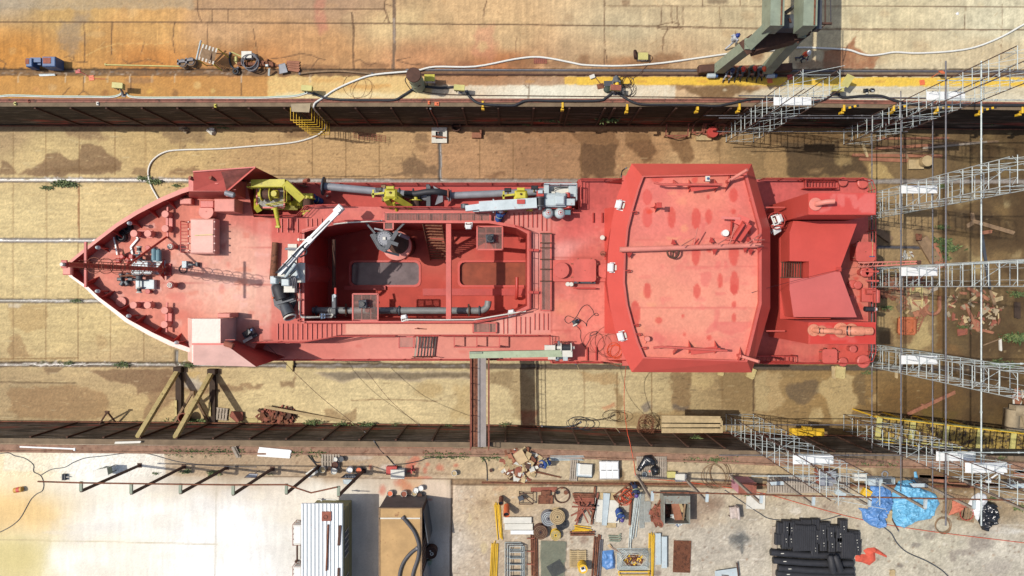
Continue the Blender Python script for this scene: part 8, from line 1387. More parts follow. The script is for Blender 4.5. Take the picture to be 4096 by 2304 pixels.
def person(name_lab,loc,deg,J,suit,hat,vest=None,gloves=None,prop=None,legs=None):
 """one continuous body grown round a posed skeleton; J gives joints in body axes (x right, y forward, z up)"""
 V={k:Vector(v)for k,v in J.items()};t=thing('person',name_lab,'person',loc);bones=[]
 suit2=legs or suit
 def bone(a,b,r0,r1,m_):bones.append((V[a],V[b],r0,r1,m_))
 bone('pelvis','chest',.15,.17,vest or suit);bone('chest','neck',.14,.06,vest or suit);bone('neck','head',.055,.06,SKIN)
 for s in 'lr':
  bone('sh'+s,'el'+s,.062,.05,suit);bone('el'+s,'ha'+s,.05,.036,suit);bone('chest','sh'+s,.1,.075,vest or suit);bone('hip'+s,'kn'+s,.088,.066,suit2);bone('kn'+s,'an'+s,.064,.048,suit2);bone('pelvis','hip'+s,.13,.1,suit2);bone('an'+s,'to'+s,.05,.042,BOOT)
 bm=bmesh.new()
 for a,b,r0,r1,m_ in bones:
  o=MB();L=(b-a).length;n_=max(2,int(L/.05));o.path([a.lerp(b,i/n_)for i in range(n_+1)],r0,9,r2=r1);o.sphere(a,r0,n=9,m=6);o.sphere(b,r1,n=9,m=6);vs=[bm.verts.new(v)for v in o.v]
  for f in o.f:
   try:bm.faces.new([vs[i]for i in f])
   except ValueError:pass
 h=V['head'];f_=Vector(J.get('face',(0,1,-.1))).normalized();o=MB();o.sphere(h,.105,(.92,1.05,1.15),12,9);o.sphere(h+f_*.105-Vector((0,0,.01)),.022,n=6,m=4);sd=f_.cross(Vector((0,0,1))).normalized()
 for s in(-1,1):o.sphere(h+sd*.098*s,.026,n=6,m=4)
 vs=[bm.verts.new(v)for v in o.v]
 for f in o.f:
  try:bm.faces.new([vs[i]for i in f])
  except ValueError:pass
 me=bpy.data.meshes.new('tmp');bm.to_mesh(me);bm.free();tmp=bpy.data.objects.new('tmp',me);COL.objects.link(tmp);md=tmp.modifiers.new('r','REMESH');md.mode='VOXEL';md.voxel_size=.024;sm=tmp.modifiers.new('s','SMOOTH');sm.iterations=3;sm.factor=.5
 dg=bpy.context.evaluated_depsgraph_get();m2=bpy.data.meshes.new_from_object(tmp.evaluated_get(dg));bpy.data.objects.remove(tmp)
 o=MB();o.v=[tuple(v.co)for v in m2.vertices]
 for pl in m2.polygons:
  c=Vector(pl.center);best=1e9;bm_=suit
  for a,b,r0,r1,m_ in bones:
   d=b-a;u=max(0,min(1,(c-a).dot(d)/max(1e-9,d.length_squared)));q=(c-a-d*u).length-(r0+(r1-r0)*u)
   if q<best:best=q;bm_=m_
  if(c-h).length-.11<best-.005:bm_=SKIN
  o.m(bm_);o.f.append(list(pl.vertices));o.mi.append(o.cur);o.sm.append(True)
 bpy.data.meshes.remove(m2);gm=gloves or SKIN
 for s,sg in(('l',-1),('r',1)):
  d=(V['ha'+s]-V['el'+s]).normalized();w=d.cross(Vector((0,0,1)));w=w.normalized()if w.length>.1 else Vector((1,0,0));u=w.cross(d);p0=V['ha'+s];o.m(gm);o.box(p0+d*.06,(.1,.085,.03),0,Matrix((d,w,u)).transposed())
  for i in range(4):b0=p0+d*.105+w*(.033-.022*i);L=(.07,.08,.075,.058)[i];o.path([b0,b0+d*L*.5-u*.008,b0+d*L-u*.03],.0095,6,r2=.007)
  b0=p0+d*.03+w*.045*sg;o.path([b0,b0+w*.025*sg+d*.025,b0+w*.035*sg+d*.06-u*.015],.011,6,r2=.008)
 o.build('body',None,(0,0,0)).parent=t
 hm=MB(hat);tilt=Matrix.Rotation(math.atan2(-f_.z*.6,1),3,sd);
 b_=MB();b_.sphere((0,0,0),.142,(.92,1.08,.9),16,8,0);b_.lathe([(.131,-.01),(.152,-.006),(.152,.006),(.131,.012)],(0,0,0),16);b_.beam((0,.09,.0),(0,.2,-.012),.17,.012);yaw=Matrix.Rotation(math.atan2(-f_.x,f_.y),3,'Z');hm.add([h+Vector((0,0,.045))+yaw@Matrix.Rotation(max(-.9,min(.9,f_.z*.9)),3,'X')@Vector(v)for v in b_.v],b_.f,True);hm.build('helmet',None,(0,0,0)).parent=t
 if vest or suit in(BLUEC,NAVY):
  st=MB(REFL);c_,p_=V['chest'],V['pelvis'];ax=(c_-p_).normalized();st.ring(p_.lerp(c_,.72),.185,.013,18,5,ax)
  if vest:st.ring(p_.lerp(c_,.3),.18,.013,18,5,ax)
  st.build('reflective_band',None,(0,0,0)).parent=t
 if prop:prop(t)
 t.rotation_euler=(0,0,R(deg));return t
def pose(kind,**kw):
 B=dict(pelvis=(0,0,.95),chest=(0,.02,1.3),neck=(0,.03,1.47),head=(0,.07,1.6),shl=(-.19,.02,1.4),shr=(.19,.02,1.4),ell=(-.26,-.02,1.12),elr=(.26,-.02,1.12),hal=(-.24,.14,.9),har=(.24,.14,.9),hipl=(-.1,0,.92),hipr=(.1,0,.92),knl=(-.11,.04,.5),knr=(.11,.04,.5),anl=(-.12,-.02,.08),anr=(.12,-.02,.08),tol=(-.13,.16,.045),tor=(.13,.16,.045))
 if kind=='walk':B.update(knl=(-.1,.28,.55),anl=(-.1,.42,.1),tol=(-.1,.58,.05),knr=(.1,-.1,.5),anr=(.1,-.42,.16),tor=(.1,-.32,.05),hal=(-.22,.1,.95),har=(.2,.2,.98))
 if kind=='sit':B.update(pelvis=(0,0,.1),chest=(0,.1,.47),neck=(0,.16,.62),head=(0,.24,.74),shl=(-.19,.13,.55),shr=(.19,.13,.55),ell=(-.25,.27,.3),elr=(.25,.27,.3),hal=(-.08,.42,.2),har=(.1,.42,.22),hipl=(-.11,.05,.1),hipr=(.11,.05,.1),knl=(-.17,.46,.1),knr=(.17,.46,.1),anl=(-.17,.52,-.36),anr=(.18,.56,-.36),tol=(-.18,.7,-.4),tor=(.2,.74,-.4))
 if kind=='crouch':B.update(pelvis=(0,-.1,.36),chest=(0,.22,.62),neck=(0,.36,.7),head=(0,.48,.72),shl=(-.2,.26,.68),shr=(.2,.26,.68),ell=(-.27,.42,.46),elr=(.3,.44,.5),hal=(-.12,.6,.3),har=(.34,.6,.22),hipl=(-.12,-.06,.34),hipr=(.12,-.06,.34),knl=(-.2,.24,.42),knr=(.22,.26,.4),anl=(-.17,-.02,.08),anr=(.18,0,.08),tol=(-.2,.16,.045),tor=(.22,.18,.045),face=(0,1,-.9))
 if kind=='bend':B.update(chest=(0,.26,1.12),neck=(0,.4,1.2),head=(0,.52,1.2),shl=(-.2,.3,1.18),shr=(.2,.3,1.18),ell=(-.25,.42,.92),elr=(.25,.44,.92),hal=(-.14,.6,.78),har=(.16,.62,.78),face=(0,1,-1))
 B.update(kw);return B
WH=mat('white_helmet',(240,240,238),.35,var=.03);BH=mat('blue_helmet',(44,64,140),.35,var=.05);RH=mat('red_helmet',(226,66,46),.35,var=.05);OH=mat('orange_helmet',(236,96,50),.35,var=.05);YH=mat('yellow_helmet',(246,200,40),.35,var=.05);PH=mat('purple_helmet',(86,70,140),.4,var=.05);DBH=mat('dark_blue_helmet',(50,56,96),.4,var=.05);OV=mat('orange_vest',(240,92,58),.8,var=.1,scale=6)
p=Q('20',2180,455,0);person('person in light grey coverall and blue helmet walking beside the crane leg',p,-55,pose('walk'),LGREYC,BH)
def phone(t):o=MB(OFFW);o.bbox((.0,.36,1.08),(.09,.16,.012));o.m(BLACKP);o.bbox((.0,.36,1.094),(.075,.13,.004));ob=o.build('phone',None,(0,0,0));ob.parent=t
p=Q('30',300,605,0);person('person in orange vest and white helmet standing under the crane, holding papers',p,205,pose('stand',knl=(-.12,.14,.52),anl=(-.13,.1,.08),tol=(-.14,.28,.045),anr=(.12,-.2,.1),knr=(.11,-.02,.5),tor=(.13,-.03,.045),ell=(-.26,.08,1.12),elr=(.26,.08,1.12),hal=(-.06,.3,1.08),har=(.07,.3,1.08),face=(0,1,-.7)),NAVY,WH,OV,prop=phone)
for x,y,deg,hat,suit,lab,lg in((2185,690,172,DBH,GREYC,'seated person farthest left on the crane beam, dark helmet, pale trousers',LGREYC),(2290,680,178,RH,GREYC,'seated person second from left on the crane beam, red helmet',None),(2400,672,186,RH,mat('olive_coverall',(92,92,82),.9),'seated person third from left on the crane beam, red helmet over blue scarf',None),(2490,680,190,OH,GREYC,'seated person farthest right on the crane beam, orange helmet',None)):
 p=Q('20',x,y+12,.5);person(lab,(p.x,p.y,.5),deg,pose('sit'),suit,hat,legs=lg)
p=Q('20',1040,835,0);person('person in grey coverall and yellow helmet kneeling behind a junction box',(p.x,p.y+.15,0),180,pose('crouch',hal=(-.3,.5,.25),har=(.3,.5,.3)),GREYC,YH)
p=Q('11',660,585,ZM);person('person in blue coverall working low on the side deck by the winch',(p.x,p.y,ZM),70,pose('crouch',har=(.2,.75,.2)),BLUEC,BH)
p=Q('11',2440,760,ZU);person('person in blue coverall crouching with his back up beside the hopper grating',(p.x,p.y,ZU),-20,pose('crouch'),BLUEC,WH)
p=Q('23',365,275,0);person('person in blue coverall bending over scaffold tubes by the scrap heap',p,100,pose('bend'),BLUEC,DBH)
p=Q('23',1212,505,0);person('person in dark blue coverall bending at the gully beside the mobile rack',p,185,pose('bend'),NAVY,PH)
p=Q('23',1065,780,0);person('person in blue coverall and purple helmet crouching by the rusty crate',p,200,pose('crouch'),BLUEC,PH)
def pump(lab,k,x,y,z,s,m_=GREYD):
 p=Q(k,x,y,z);o=MB(m_);o.bbox((p.x,p.y,z),(.5*s,.4*s,.12*s),.5);o.cyl((p.x-.1*s,p.y,z+.2*s),.13*s,.4*s,12,.03,(1,.5,.2));o.m(BLACKP);o.bbox((p.x+.05*s,p.y+.1*s,z+.1*s),(.25*s,.2*s,.35*s),.8);o.m(OFFW);o.bbox((p.x-.05*s,p.y-.2*s,z+.1*s),(.4*s,.12*s,.1*s),.5);o.m(BLUE);o.cyl((p.x+.2*s,p.y+.2*s,z+.3*s),.05*s,.14*s,8);single(o,'power_pack',lab,'machine')
pump('black and white power pack on the fore deck beside the forecastle house','02',2520,465,ZU,1.6);pump('small dark power tool with cable loops on the deck before the wheelhouse','22',640,345,ZU,.8)
hose('power_cable','dark cable looping round the small power tool on deck','cable',QL('22',[(640,310),(560,280),(530,320),(570,355),(640,300),(700,200),(760,170),(810,220),(830,270),(870,275),(840,255),(760,330),(750,385),(735,350),(660,300)],ZU+.03),.018,BLACK);hose('power_cable','dark cable running from the small power tool toward the green crane','cable',QL('22',[(650,385),(690,430),(690,500),(715,570),(740,585),(780,520),(790,460),(855,435),(840,465),(790,480)],ZU+.03),.016,BLACK)
coil('cable_coil','loose thin cables coiled on deck left of the wheelhouse corner',Q('22',860,555,ZU),.6,.008,3,RUSTD,.01,wob=.3);coil('cable_coil','loose dark cables coiled close to the wheelhouse corner',Q('22',1010,570,ZU),.9,.009,3,RUSTD,.02,wob=.25);coil('cable_coil','bright orange cable coil at the wheelhouse corner',Q('22',1030,630,ZU),.42,.02,4,ORC,.02,wob=.2)
hose('hose_bundle','rusty hoses bundled along the deck edge left of the wheelhouse','hose',QL('22',[(640,765),(720,740),(850,750),(990,760),(1080,785),(1130,745)],ZU+.08),.05,RUST)
p=Q('21',2130,900,ZR);o=MB(WHITE);o.lathe([(.16,0),(.18,.1),(.18,.36),(.19,.38),(.17,.38)],(p.x,p.y,ZR),18);o.m(WOOD);o.cyl((p.x,p.y,ZR+.34),.16,.01,18,.002);single(o,'paint_drum','white paint drum on the wheelhouse roof beside the radar stand','bucket')
o=MB(BLACK);a,b=Q('32',970,210,1.5),Q('32',1065,214,1.5);o.tube(a,b,.16,n=14);o.m(WHITE);o.tube(b,b+Vector((.16,0,0)),.15,.12,n=14);o.m(BLACK);o.tube(b+Vector((.16,0,0)),b+Vector((.24,0,0)),.06,n=8);single(o,'gas_cylinder','black gas cylinder with a white neck lying on the stern rail','cylinder')
o=MB(BLUE);p=Q('31',1048,1132,1.55);o.bbox((p.x,p.y,1.5),(.32,.07,.06));o.m(WOODY);o.tube((p.x,p.y,1.56),(p.x+.02,p.y+.95,1.58),.016);single(o,'broom','broom with a blue head lying on the stern hatch','broom')
o=MB(REDD);p=Q('11',722,525,ZM);o.bbox((p.x,p.y,ZM),(.3,.24,.12),.4);o.m(OFFW);o.bbox((p.x,p.y,ZM+.12),(.14,.1,.04),.4);single(o,'tool_case','small red tool case near the person on the side deck','case');hose('mooring_rope','black lamp hose curling over the rail ahead of the wheelhouse','hose',[Q('21',1100,322,ZU+.9),Q('21',1110,270,ZU+1.1),Q('21',1150,242,ZU+1.3)],.04,BLACKP)
hose('mooring_wire','thin black wire stretched over the engine casing','wire',[Q('32',-160,45,5.8),Q('31',100,1420,5.2),Q('31',700,1270,4.6),Q('31',1080,1225,1.7)],.012,BLACKP,6,4)
def overhead(lab,bases,tops,rail,m_):
 b0=Q(bases[0][0],*bases[0][1:],0);t=thing('overhead_rail',lab,'overhead rail',(b0.x,b0.y,0));zt=5.9
 for b,e in zip(bases,tops):
  p,q=Q(*b,0),Q(*e,zt);o=MB(m_);o.beam(p,(q.x,q.y,zt),.14,.14);o.bbox((p.x,p.y,0),(.3,.3,.03));po=o.build('post',t);o=MB(GREYL if m_ is WOODG else GREENG);o.beam((q.x,q.y,zt),(q.x+.02,q.y+.55,zt+.02),.16,.12);o.build('bracket_arm',po)
 o=MB(RUST);o.path([Q(k,x,y,zt+.1)for k,x,y in rail],.045,6);o.build('rail',t)
overhead('rusty overhead rail on tall dark posts over the white apron, bent at its right end',[('03',1405,335),('03',1850,350),('03',2280,360),('13',165,370),('13',630,350),('13',1085,390)],[('03',815,595),('03',1320,618),('03',1815,615),('03',2345,628),('13',305,618),('13',830,640)],[('03',380,498),('03',830,512),('03',1820,526),('03',2345,532),('13',305,530),('13',555,612),('13',820,553)],RUSTD)
overhead('rusty overhead rail on tall weathered posts over the crowded yard',[('23',1255,430),('23',1740,465),('23',2200,440),('33',80,450),('33',610,500),('33',1110,505),('33',1480,480),('33',1950,480),('33',2430,490)],[('23',1410,690),('23',1960,700),('23',2505,715),('33',455,735),('33',1020,745),('33',1580,765),('33',2070,770),('33',2620,800),('33',3150,850)],[('23',1420,607),('23',1960,616),('23',2505,630),('33',460,645),('33',1020,655),('33',1580,668),('33',2600,688)],WOODG)
def signb(lab,k,pts,z,text=None,m_=GREYL,dark=None):
 P_=[Q(k,x,y,z)for x,y in pts];c=sum(P_,Vector())/4;t=thing('sign_board',lab,'sign',(c.x,c.y,0));o=MB(m_);o.add(P_,[[3,2,1,0],[0,1,2,3]]);o.m(RUSTD)
 for a,b in zip(P_,P_[1:]+P_[:1]):o.tube(a,b,.02,n=4)
 o.build('panel',t);o=MB(STEELD);o.tube((c.x,c.y,0),(c.x,c.y,z-.02),.03,n=6);o.build('stand',t)
 ux=(P_[0]-P_[1]).normalized();uy=(P_[0]-P_[3]);L=uy.length;W_=(P_[0]-P_[1]).length;uy=uy.normalized();o=MB(dark or GREYD);up=Vector((0,0,.006))
 if text:
  cu=bpy.data.curves.new('sign','FONT');cu.body=text;cu.size=L*.5;cu.align_x='CENTER';ob=bpy.data.objects.new('sign',cu);COL.objects.link(ob);me=bpy.data.meshes.new_from_object(ob.evaluated_get(bpy.context.evaluated_depsgraph_get()));bpy.data.objects.remove(ob)
  o.m(WHITE);o.add([c+up-uy*L*.02+ux*v.co.x*1.2-uy*(v.co.y+L*.02)*-1+up for v in me.vertices],[list(p.vertices)for p in me.polygons]);o.build('lettering',t)
c3=[(905,420),(1052,420),(1005,465),(850,462)]
P3=[Q('13',x,y,1.2)for x,y in c3]
signb('black and white AVISO warning board, upside down, under a rail post','13',[(1005,465),(850,462),(905,420),(1052,420)],1.2,'AVISO',BLACKP)
signb('grey board under the fourth post of the left overhead rail','03',[(2600,420),(2510,416),(2460,458),(2576,460)],1.2,None,GREY);signb('grey notice board at the slatted ladder in the yard','33',[(10,500),(150,492),(185,535),(30,540)],1.6,None,GREYL,GREYD);signb('grey notice board over the blue tarpaulin','33',[(1415,515),(1580,512),(1640,558),(1460,558)],1.6,None,GREYL);signb('grey notice board at the right border of the yard','33',[(2370,525),(2576,515),(2640,565),(2440,570)],1.6,None,GREYL)
def box6(o,x0,x1,y0,y1,z0,z1):o.box(((x0+x1)/2,(y0+y1)/2,(z0+z1)/2),(x1-x0,y1-y0,z1-z0))
OLIVE=mat('olive_wall',(168,160,112),.8,var=.15,scale=2,stretch=(1,6,1));t=thing('site_cabin','olive walled site cabin with a white ribbed metal roof','cabin',(-11.7,-17.2,0));o=MB(OLIVE);box6(o,-12.85,-10.56,-21,-13.98,0,2.6);o.m(GREENG)
for z in(.6,1.3,2.0):box6(o,-12.87,-10.54,-21.01,-13.96,z,z+.03)
wl=o.build('wall',t);A,B=Q('13',455,720,2.75),Q('13',872,730,2.75);o=MB(mat('white_roof_sheet',(250,252,252),.4,var=.03));box6(o,A.x,B.x,-21.2,A.y,2.62,2.74);rf=o.build('roof',t)
for i in range(11):x=A.x+(B.x-A.x)*(i+.3)/10.6;o=MB(MATS['white_roof_sheet']);o.beam((x,A.y-.01,2.765),(x,-21.2,2.765),.07,.05);o.m(GREYL);o.beam((x+.06,A.y-.01,2.745),(x+.06,-21.2,2.745),.05,.012);o.build('rib',rf)
o=MB(RUSTR);A2,B2=Q('13',662,895,2.8),Q('13',757,800,2.8);box6(o,A2.x,B2.x,A2.y,B2.y,2.78,2.82);o.m(RUSTD);o.ring(Q('13',700,855,2.83),.12,.015,14,5);o.build('patch_plate',rf);o=MB(RUST);o.tube(Q('13',727,932,2.83),Q('13',708,1395,2.83),.06,n=6);o.build('loose_pipe',rf);o=MB(RUSTD);o.beam(Q('13',845,940,2.83),Q('13',832,1142,2.83),.16,.04);o.beam(Q('13',832,1370,2.83),Q('13',826,1500,2.83),.14,.04);o.build('flashing',rf)
for y in(-16.2,-19.1):
 o=MB(GLASS);box6(o,-10.56,-10.53,y-.8,y+.8,1.0,2.0);o.m(OFFW)
 for d in(-.8,-.4,0,.4,.8):box6(o,-10.53,-10.51,y+d-.03,y+d+.03,1.0,2.0)
 o.build('window',wl)
o=MB(OFFW);o.cyl(Q('13',675,670,2.4),.06,.4,8);o.beam(Q('13',620,675,2.5),Q('13',805,682,2.5),.06);o.build('gutter',t)
for y0,y1,lab in((930,1140,'upper'),(1350,1520,'lower')):
 A,B=Q('13',370,y1,.9),Q('13',470,y0,.9);t=thing('water_tank','white caged water tank beside the site cabin, %s of two'%lab,'tank',((A.x+B.x)/2,(A.y+B.y)/2,0));o=MB(WHITE);o.bbox(((A.x+B.x)/2,(A.y+B.y)/2,.1),(B.x-A.x-.1,B.y-A.y-.1,.8),0,.08);o.build('body',t);o=MB(RUSTR)
 for z in(.15,.5,.92):o.path([(A.x,A.y,z),(A.x,B.y,z),(B.x,B.y,z),(B.x,A.y,z),(A.x,A.y,z)],.02,5)
 for i in range(5):y=A.y+(B.y-A.y)*i/4;o.tube((A.x,y,0),(A.x,y,.92),.018,n=4)
 o.build('cage',t)
o=MB(RUSTD);o.tube(Q('13',414,1140,.3),Q('13',414,1292,.3),.06,n=8);o.bbox(Q('13',414,1290,0),(.16,.1,.3));single(o,'pipe_length','dark pipe lying by the caged water tank','pipe')
t=thing('shipping_container','rusty brown roofed shipping container with an open door at its side','container',(-6.9,-16.7,0));RB=mat('rusty_roof',(198,160,108),.85,var=.2,scale=.8,rust=.12,rustc=(150,106,70));x0,x1,y1=-8.24,-5.6,-13.64;o=MB(mat('container_grey',(112,104,100),.7,var=.2));box6(o,x0,x1,-20,y1,0,2.56);o.m(RUSTD)
for i in range(16):y=y1-.25-.4*i;box6(o,x1-.01,x1+.03,y-.1,y+.1,.15,2.4)
wl=o.build('wall',t);o=MB(RB);box6(o,x0-.02,x1-.05,-20,y1-.02,2.56,2.6);rf=o.build('roof',t);o=MB(OFFW);y=Q('13',1400,868,2.6).y;box6(o,x0-.01,x1-.06,y-.04,y+.04,2.6,2.62);o.build('roof_seam',rf)
o=MB(WOODD);box6(o,x0,x1-.05,y1-.06,y1+.0,2.5,2.63);box6(o,x0-.04,x0+.06,-20,y1,2.5,2.62);box6(o,x1-.1,x1+.01,-20,y1,2.5,2.62);o.build('edge_rail',t);o=MB(GREYD);o.beam((x1+.04,y1-.3,1.25),(x1+.35,y1-2.3,1.25),.06,2.2);o.m(GREY);o.beam((x1+.04,y1-4.2,1.25),(x1+.45,y1-6.2,1.25),.06,2.2);o.build('side_door',t)
hose('roof_hose','thick grey hose curving over the container roof, longer one','hose',QL('13',[(1478,860),(1530,920),(1590,1000),(1630,1100),(1640,1180),(1625,1280),(1585,1400),(1560,1520)],2.68),.11,mat('grey_hose',(86,84,86),.6));hose('roof_hose','thick grey hose on the container roof, shorter one to the left','hose',QL('13',[(1622,1170),(1560,1215),(1490,1300),(1450,1400),(1435,1520)],2.68),.11,MATS['grey_hose'])
p=Q('13',1772,1180,0);o=MB(RUSTD);o.lathe([(.38,0),(.38,.6),(.4,.62),(.36,.63),(.34,.56)],(p.x,p.y,0),20);o.m(BLACKP);o.cyl((p.x,p.y,.5),.34,.03,20,.004);o.m(OFFW);o.ring((p.x+.05,p.y-.05,.66),.09,.03,14,6);o.bbox((p.x-.05,p.y+.1,.53),(.1,.1,.08));single(o,'oil_barrel','dark open barrel with a white ring inside, beside the container','barrel');p=Q('13',1748,1298,0);o=MB(GREENG);o.cyl((p.x,p.y,0),.16,.35,16);o.cyl((p.x,p.y,.35),.17,.02,16);o.m(RUSTD);o.bbox((p.x+.1,p.y+.3,.2),(.2,.14,.05),.5);single(o,'grease_drum','small green lidded drum below the dark barrel','drum')
cab('distribution_box','pale distribution box standing alone on the white apron at left','cabinet','03',1120,365,.75,.45,.55,GREENG,legs=.5,deg=10,lid=OFFW);o=MB(mat('ochre_drum',(214,160,70),.5));p=Q('03',190,580,.2);d_=Vector((1,.18,0));o.cyl(p-d_*.3,.17,.55,16,.02,d_);o.m(REDB);o.lathe([(.175,.2),(.175,.4)],p-d_*.3,16,d_);single(o,'paint_drum','ochre drum with a red stripe lying on the orange apron at far left','drum')
o=MB(GREYD);p=Q('03',650,447,0);o.bbox((p.x,p.y,0),(.09,.4,.25));o.bbox((p.x+.14,p.y,0),(.09,.4,.25));o.m(OFFW);o.tube((p.x-.2,p.y,.15),(p.x+.4,p.y,.15),.03);single(o,'cable_clamp','small grey clamp block on the apron left of the posts','clamp')
hose('thin_cable','thin dark cable curving over the white apron from top to lower left','cable',QL('03',[(-40,1025),(100,955),(200,870),(270,750),(310,680),(365,625),(425,590),(440,520),(410,440),(340,400),(335,330),(250,265),(150,240),(90,212),(10,215)],.02),.025,GREYD);hose('thin_cable','thin dark cable curving along the top of the white apron','cable',QL('03',[(425,425),(520,375),(650,355),(740,305),(860,262),(1050,240),(1350,205),(1520,225),(1800,300),(2150,340),(2570,352)],.02),.025,GREYD)
for i in range(3):plank('white bent metal sheet, %s of three beside the edge beam'%['top','middle','lowest'][i],Q('13',30-5*i,175+22*i,.12-.04*i),Q('13',345-3*i,205+18*i,.14-.04*i),.32,.05,WHITE,'metal_sheet','sheet')
o=MB(WHITE);o.beam(Q('03',200,148,.05),Q('03',760,170,.05),.09,.06);o.bbox(Q('03',756,172,0),(.14,.2,.1));single(o,'white_rail','long white rail lying at the upper edge of the apron','rail');plank('white board by the edge beam at far left',Q('03',1160,108,.2),Q('03',1410,100,.2),.14,.05,OFFW);plank('purplish board leaning beside the grass strip',Q('03',2350,150,.25),Q('03',2400,250,.05),.3,.06,WOODG)
pallet('grey pallet under several paint buckets by the apron','13',755,295,1.25,1.0,0,WOODG,7)
for lab,x,y,fill,m_,r in(('cream lidded bucket at the left corner of the pallet',685,362,WOOD,OFFW,.2),('white bucket at the back of the bucket pallet',808,266,OFFW,WHITE,.14),('dark red filled bucket on the bucket pallet',806,318,RUSTD,RUSTR,.19),('grey white bucket at the front of the pallet',800,378,OFFW,GREYL,.2),('little bucket between two big ones at the pallet',745,366,WOODD,RUSTR,.12),('open metal bucket behind the pallet',868,262,GREYD,STEELD,.17),('white bucket right of the bucket pallet',955,366,BAGW,WHITE,.2),('bucket of orange paint right of the bucket pallet',1045,370,ORANGE,STEELD,.2),('lonely cream bucket on the stained concrete',2000,402,WOOD,WHITE,.17),('small rusty pot right of the lonely bucket',2365,380,RUSTD,RUST,.1),('yellowish bucket by the container corner, left',1357,604,ORANGE,OFFW,.18),('red stained bucket by the container end',1497,606,RUSTR,OFFW,.2),('white lidded bucket behind the container, left of two',1614,575,WHITE,WHITE,.17),('white lidded bucket behind the container, right of two',1664,552,WHITE,WHITE,.17),('black bucket by the container corner',1652,622,RUSTD,BLACKP,.18),('pale bucket in front of the white lidded pair',1600,605,WOOD,OFFW,.16)):
 bucket(lab,'13',x,y,r,r*2.1,m_,fill)
cab('control_cabinet','pale green tilted cabinet between two posts by the bucket pallet','cabinet','13',590,385,.7,.35,.6,GREENG,deg=35,lid=OFFW);cab('red_box','red box beside a pale cabinet in the red paint spill','box','13',1375,372,.65,.5,.4,REDD);cab('control_cabinet','pale cabinet standing in the red paint spill','cabinet','13',1440,400,.85,.55,.6,GREYL,lid=OFFW);sheets('metal_scrap','bent silver sheets on the apron under the AVISO board','scrap','13',[(875,480),(960,480),(980,505),(940,530),(885,520)],.15,.03,GREYL)
o=MB(REDD);p=Q('13',1570,380,0);o.beam((p.x,p.y+.3,.1),(p.x,p.y-.2,.25),.07);o.beam((p.x-.3,p.y-.1,.05),(p.x+.2,p.y,.05),.1);single(o,'red_bracket','red bracket standing in the red paint spill','bracket');hose('thin_cable','dark hose looping by the bucket pallet','hose',QL('13',[(620,350),(560,280),(520,230),(545,225),(590,300),(660,300),(740,270),(800,268)],.05),.035,BLACK);hose('thin_cable','dark cable curving to the right of the paint spill','cable',QL('13',[(1400,325),(1500,320),(1650,290),(1740,262),(2000,250),(2240,245),(2310,300),(2325,400),(2325,480)],.03),.03,BLACKP)
hose('thin_cable','dark cables from the dock edge to the pale cabinet','cable',QL('13',[(1190,95),(1250,180),(1330,260),(1390,330)],.05),.03,BLACKP)
heap('scrap_heap','big heap of boards and rusty scrap by the bending worker','scrap heap','23',90,330,170,160,130,[RUST,RUSTR,WOODR,CARD,WOOD,OFFW,RUSTD],0,.5,(.2,.9),11);sheets('cardboard','large cream cardboard on top of the big scrap heap','cardboard','23',[(95,168),(160,285),(75,335),(10,230)],.6,.03,CARD);sheets('plywood','pale board beside the cardboard on the scrap heap','board','23',[(150,195),(198,220),(165,290),(130,250)],.55,.03,WOOD)
bundle('tube_bundle','silver scaffold tubes lying behind the bending worker','tubes','23',(380,262),(715,262),5,.03,STEEL,group=None);bundle('tube_bundle','thin rods sticking from the scrap heap','rods','23',(230,395),(480,450),3,.02,RUST)
p=Q('23',620,380,0);t=pallet('tilted broken grey pallet left of the metal trays','23',620,380,.55,1.4,-4,WOODG,4);t=thing('tray_stack','stack of shallow metal trays on a pallet','trays',Q('23',735,385,0))
for i in range(4):o=MB([GREYD,GREYL,WHITE,OFFW][i]);o.bbox(Q('23',720+8*i,385-4*i,.05+.1*i),(1.15-.12*i,.95-.1*i,.08),R(-3));o.build('tray',t)
t=thing('sack_pallet','pallet of white sacks in two layers','sacks',Q('23',975,375,0))
for z in(.12,.32):
 for i in range(3):
  for j in range(2):o=MB(WHITE);o.bbox(Q('23',915+60*i+4*j,340+75*j,z),(.46,.64,.19),R(random.uniform(-5,5)),.07);o.build('sack',t)
o=MB(WOODG);o.bbox(Q('23',975,378,0),(1.35,1.3,.11));o.build('pallet_base',t)
pallet('wide grey pallet under the black plastic bags','23',1400,355,2.0,1.5,0,WOODG,17);tarp('black_bag','upper crumpled black plastic bag on the wide pallet','bag','23',[(1250,380),(1300,290),(1330,235),(1400,228),(1450,280),(1440,330),(1340,350),(1290,400)],.35,BAGB,3,.16,.07,.2);tarp('black_bag','lower smooth black plastic bag on the wide pallet','bag','23',[(1395,360),(1440,325),(1485,355),(1480,430),(1410,440)],.3,BAGB,8,.16,.07,.1);bucket('cup like orange pot between the black bags','23',1378,388,.08,.2,WHITE,ORANGE);bucket('clear bucket at the corner of the black bag pallet','23',1325,415,.15,.3,GREYL,GREYD)
cab('meter_box','small yellow box right of the black bag pallet','box','23',1592,415,.5,.35,.35,YELP);cab('meter_box','pale box beside the small yellow box','cabinet','23',1680,440,.68,.45,.5,GREYL,lid=OFFW);t=cab('tall_cabinet','tall pink cabinet with a rusty top lying under a post','cabinet','23',2290,500,1.1,.7,1.5,mat('pink_panel',(214,150,160),.6),lid=RUSTR);coil('cable_coil','wide loops of thin cable left of the pink cabinet',Q('23',2060,430,0),.7,.018,6,WOODD,.03,1.1,wob=.2)
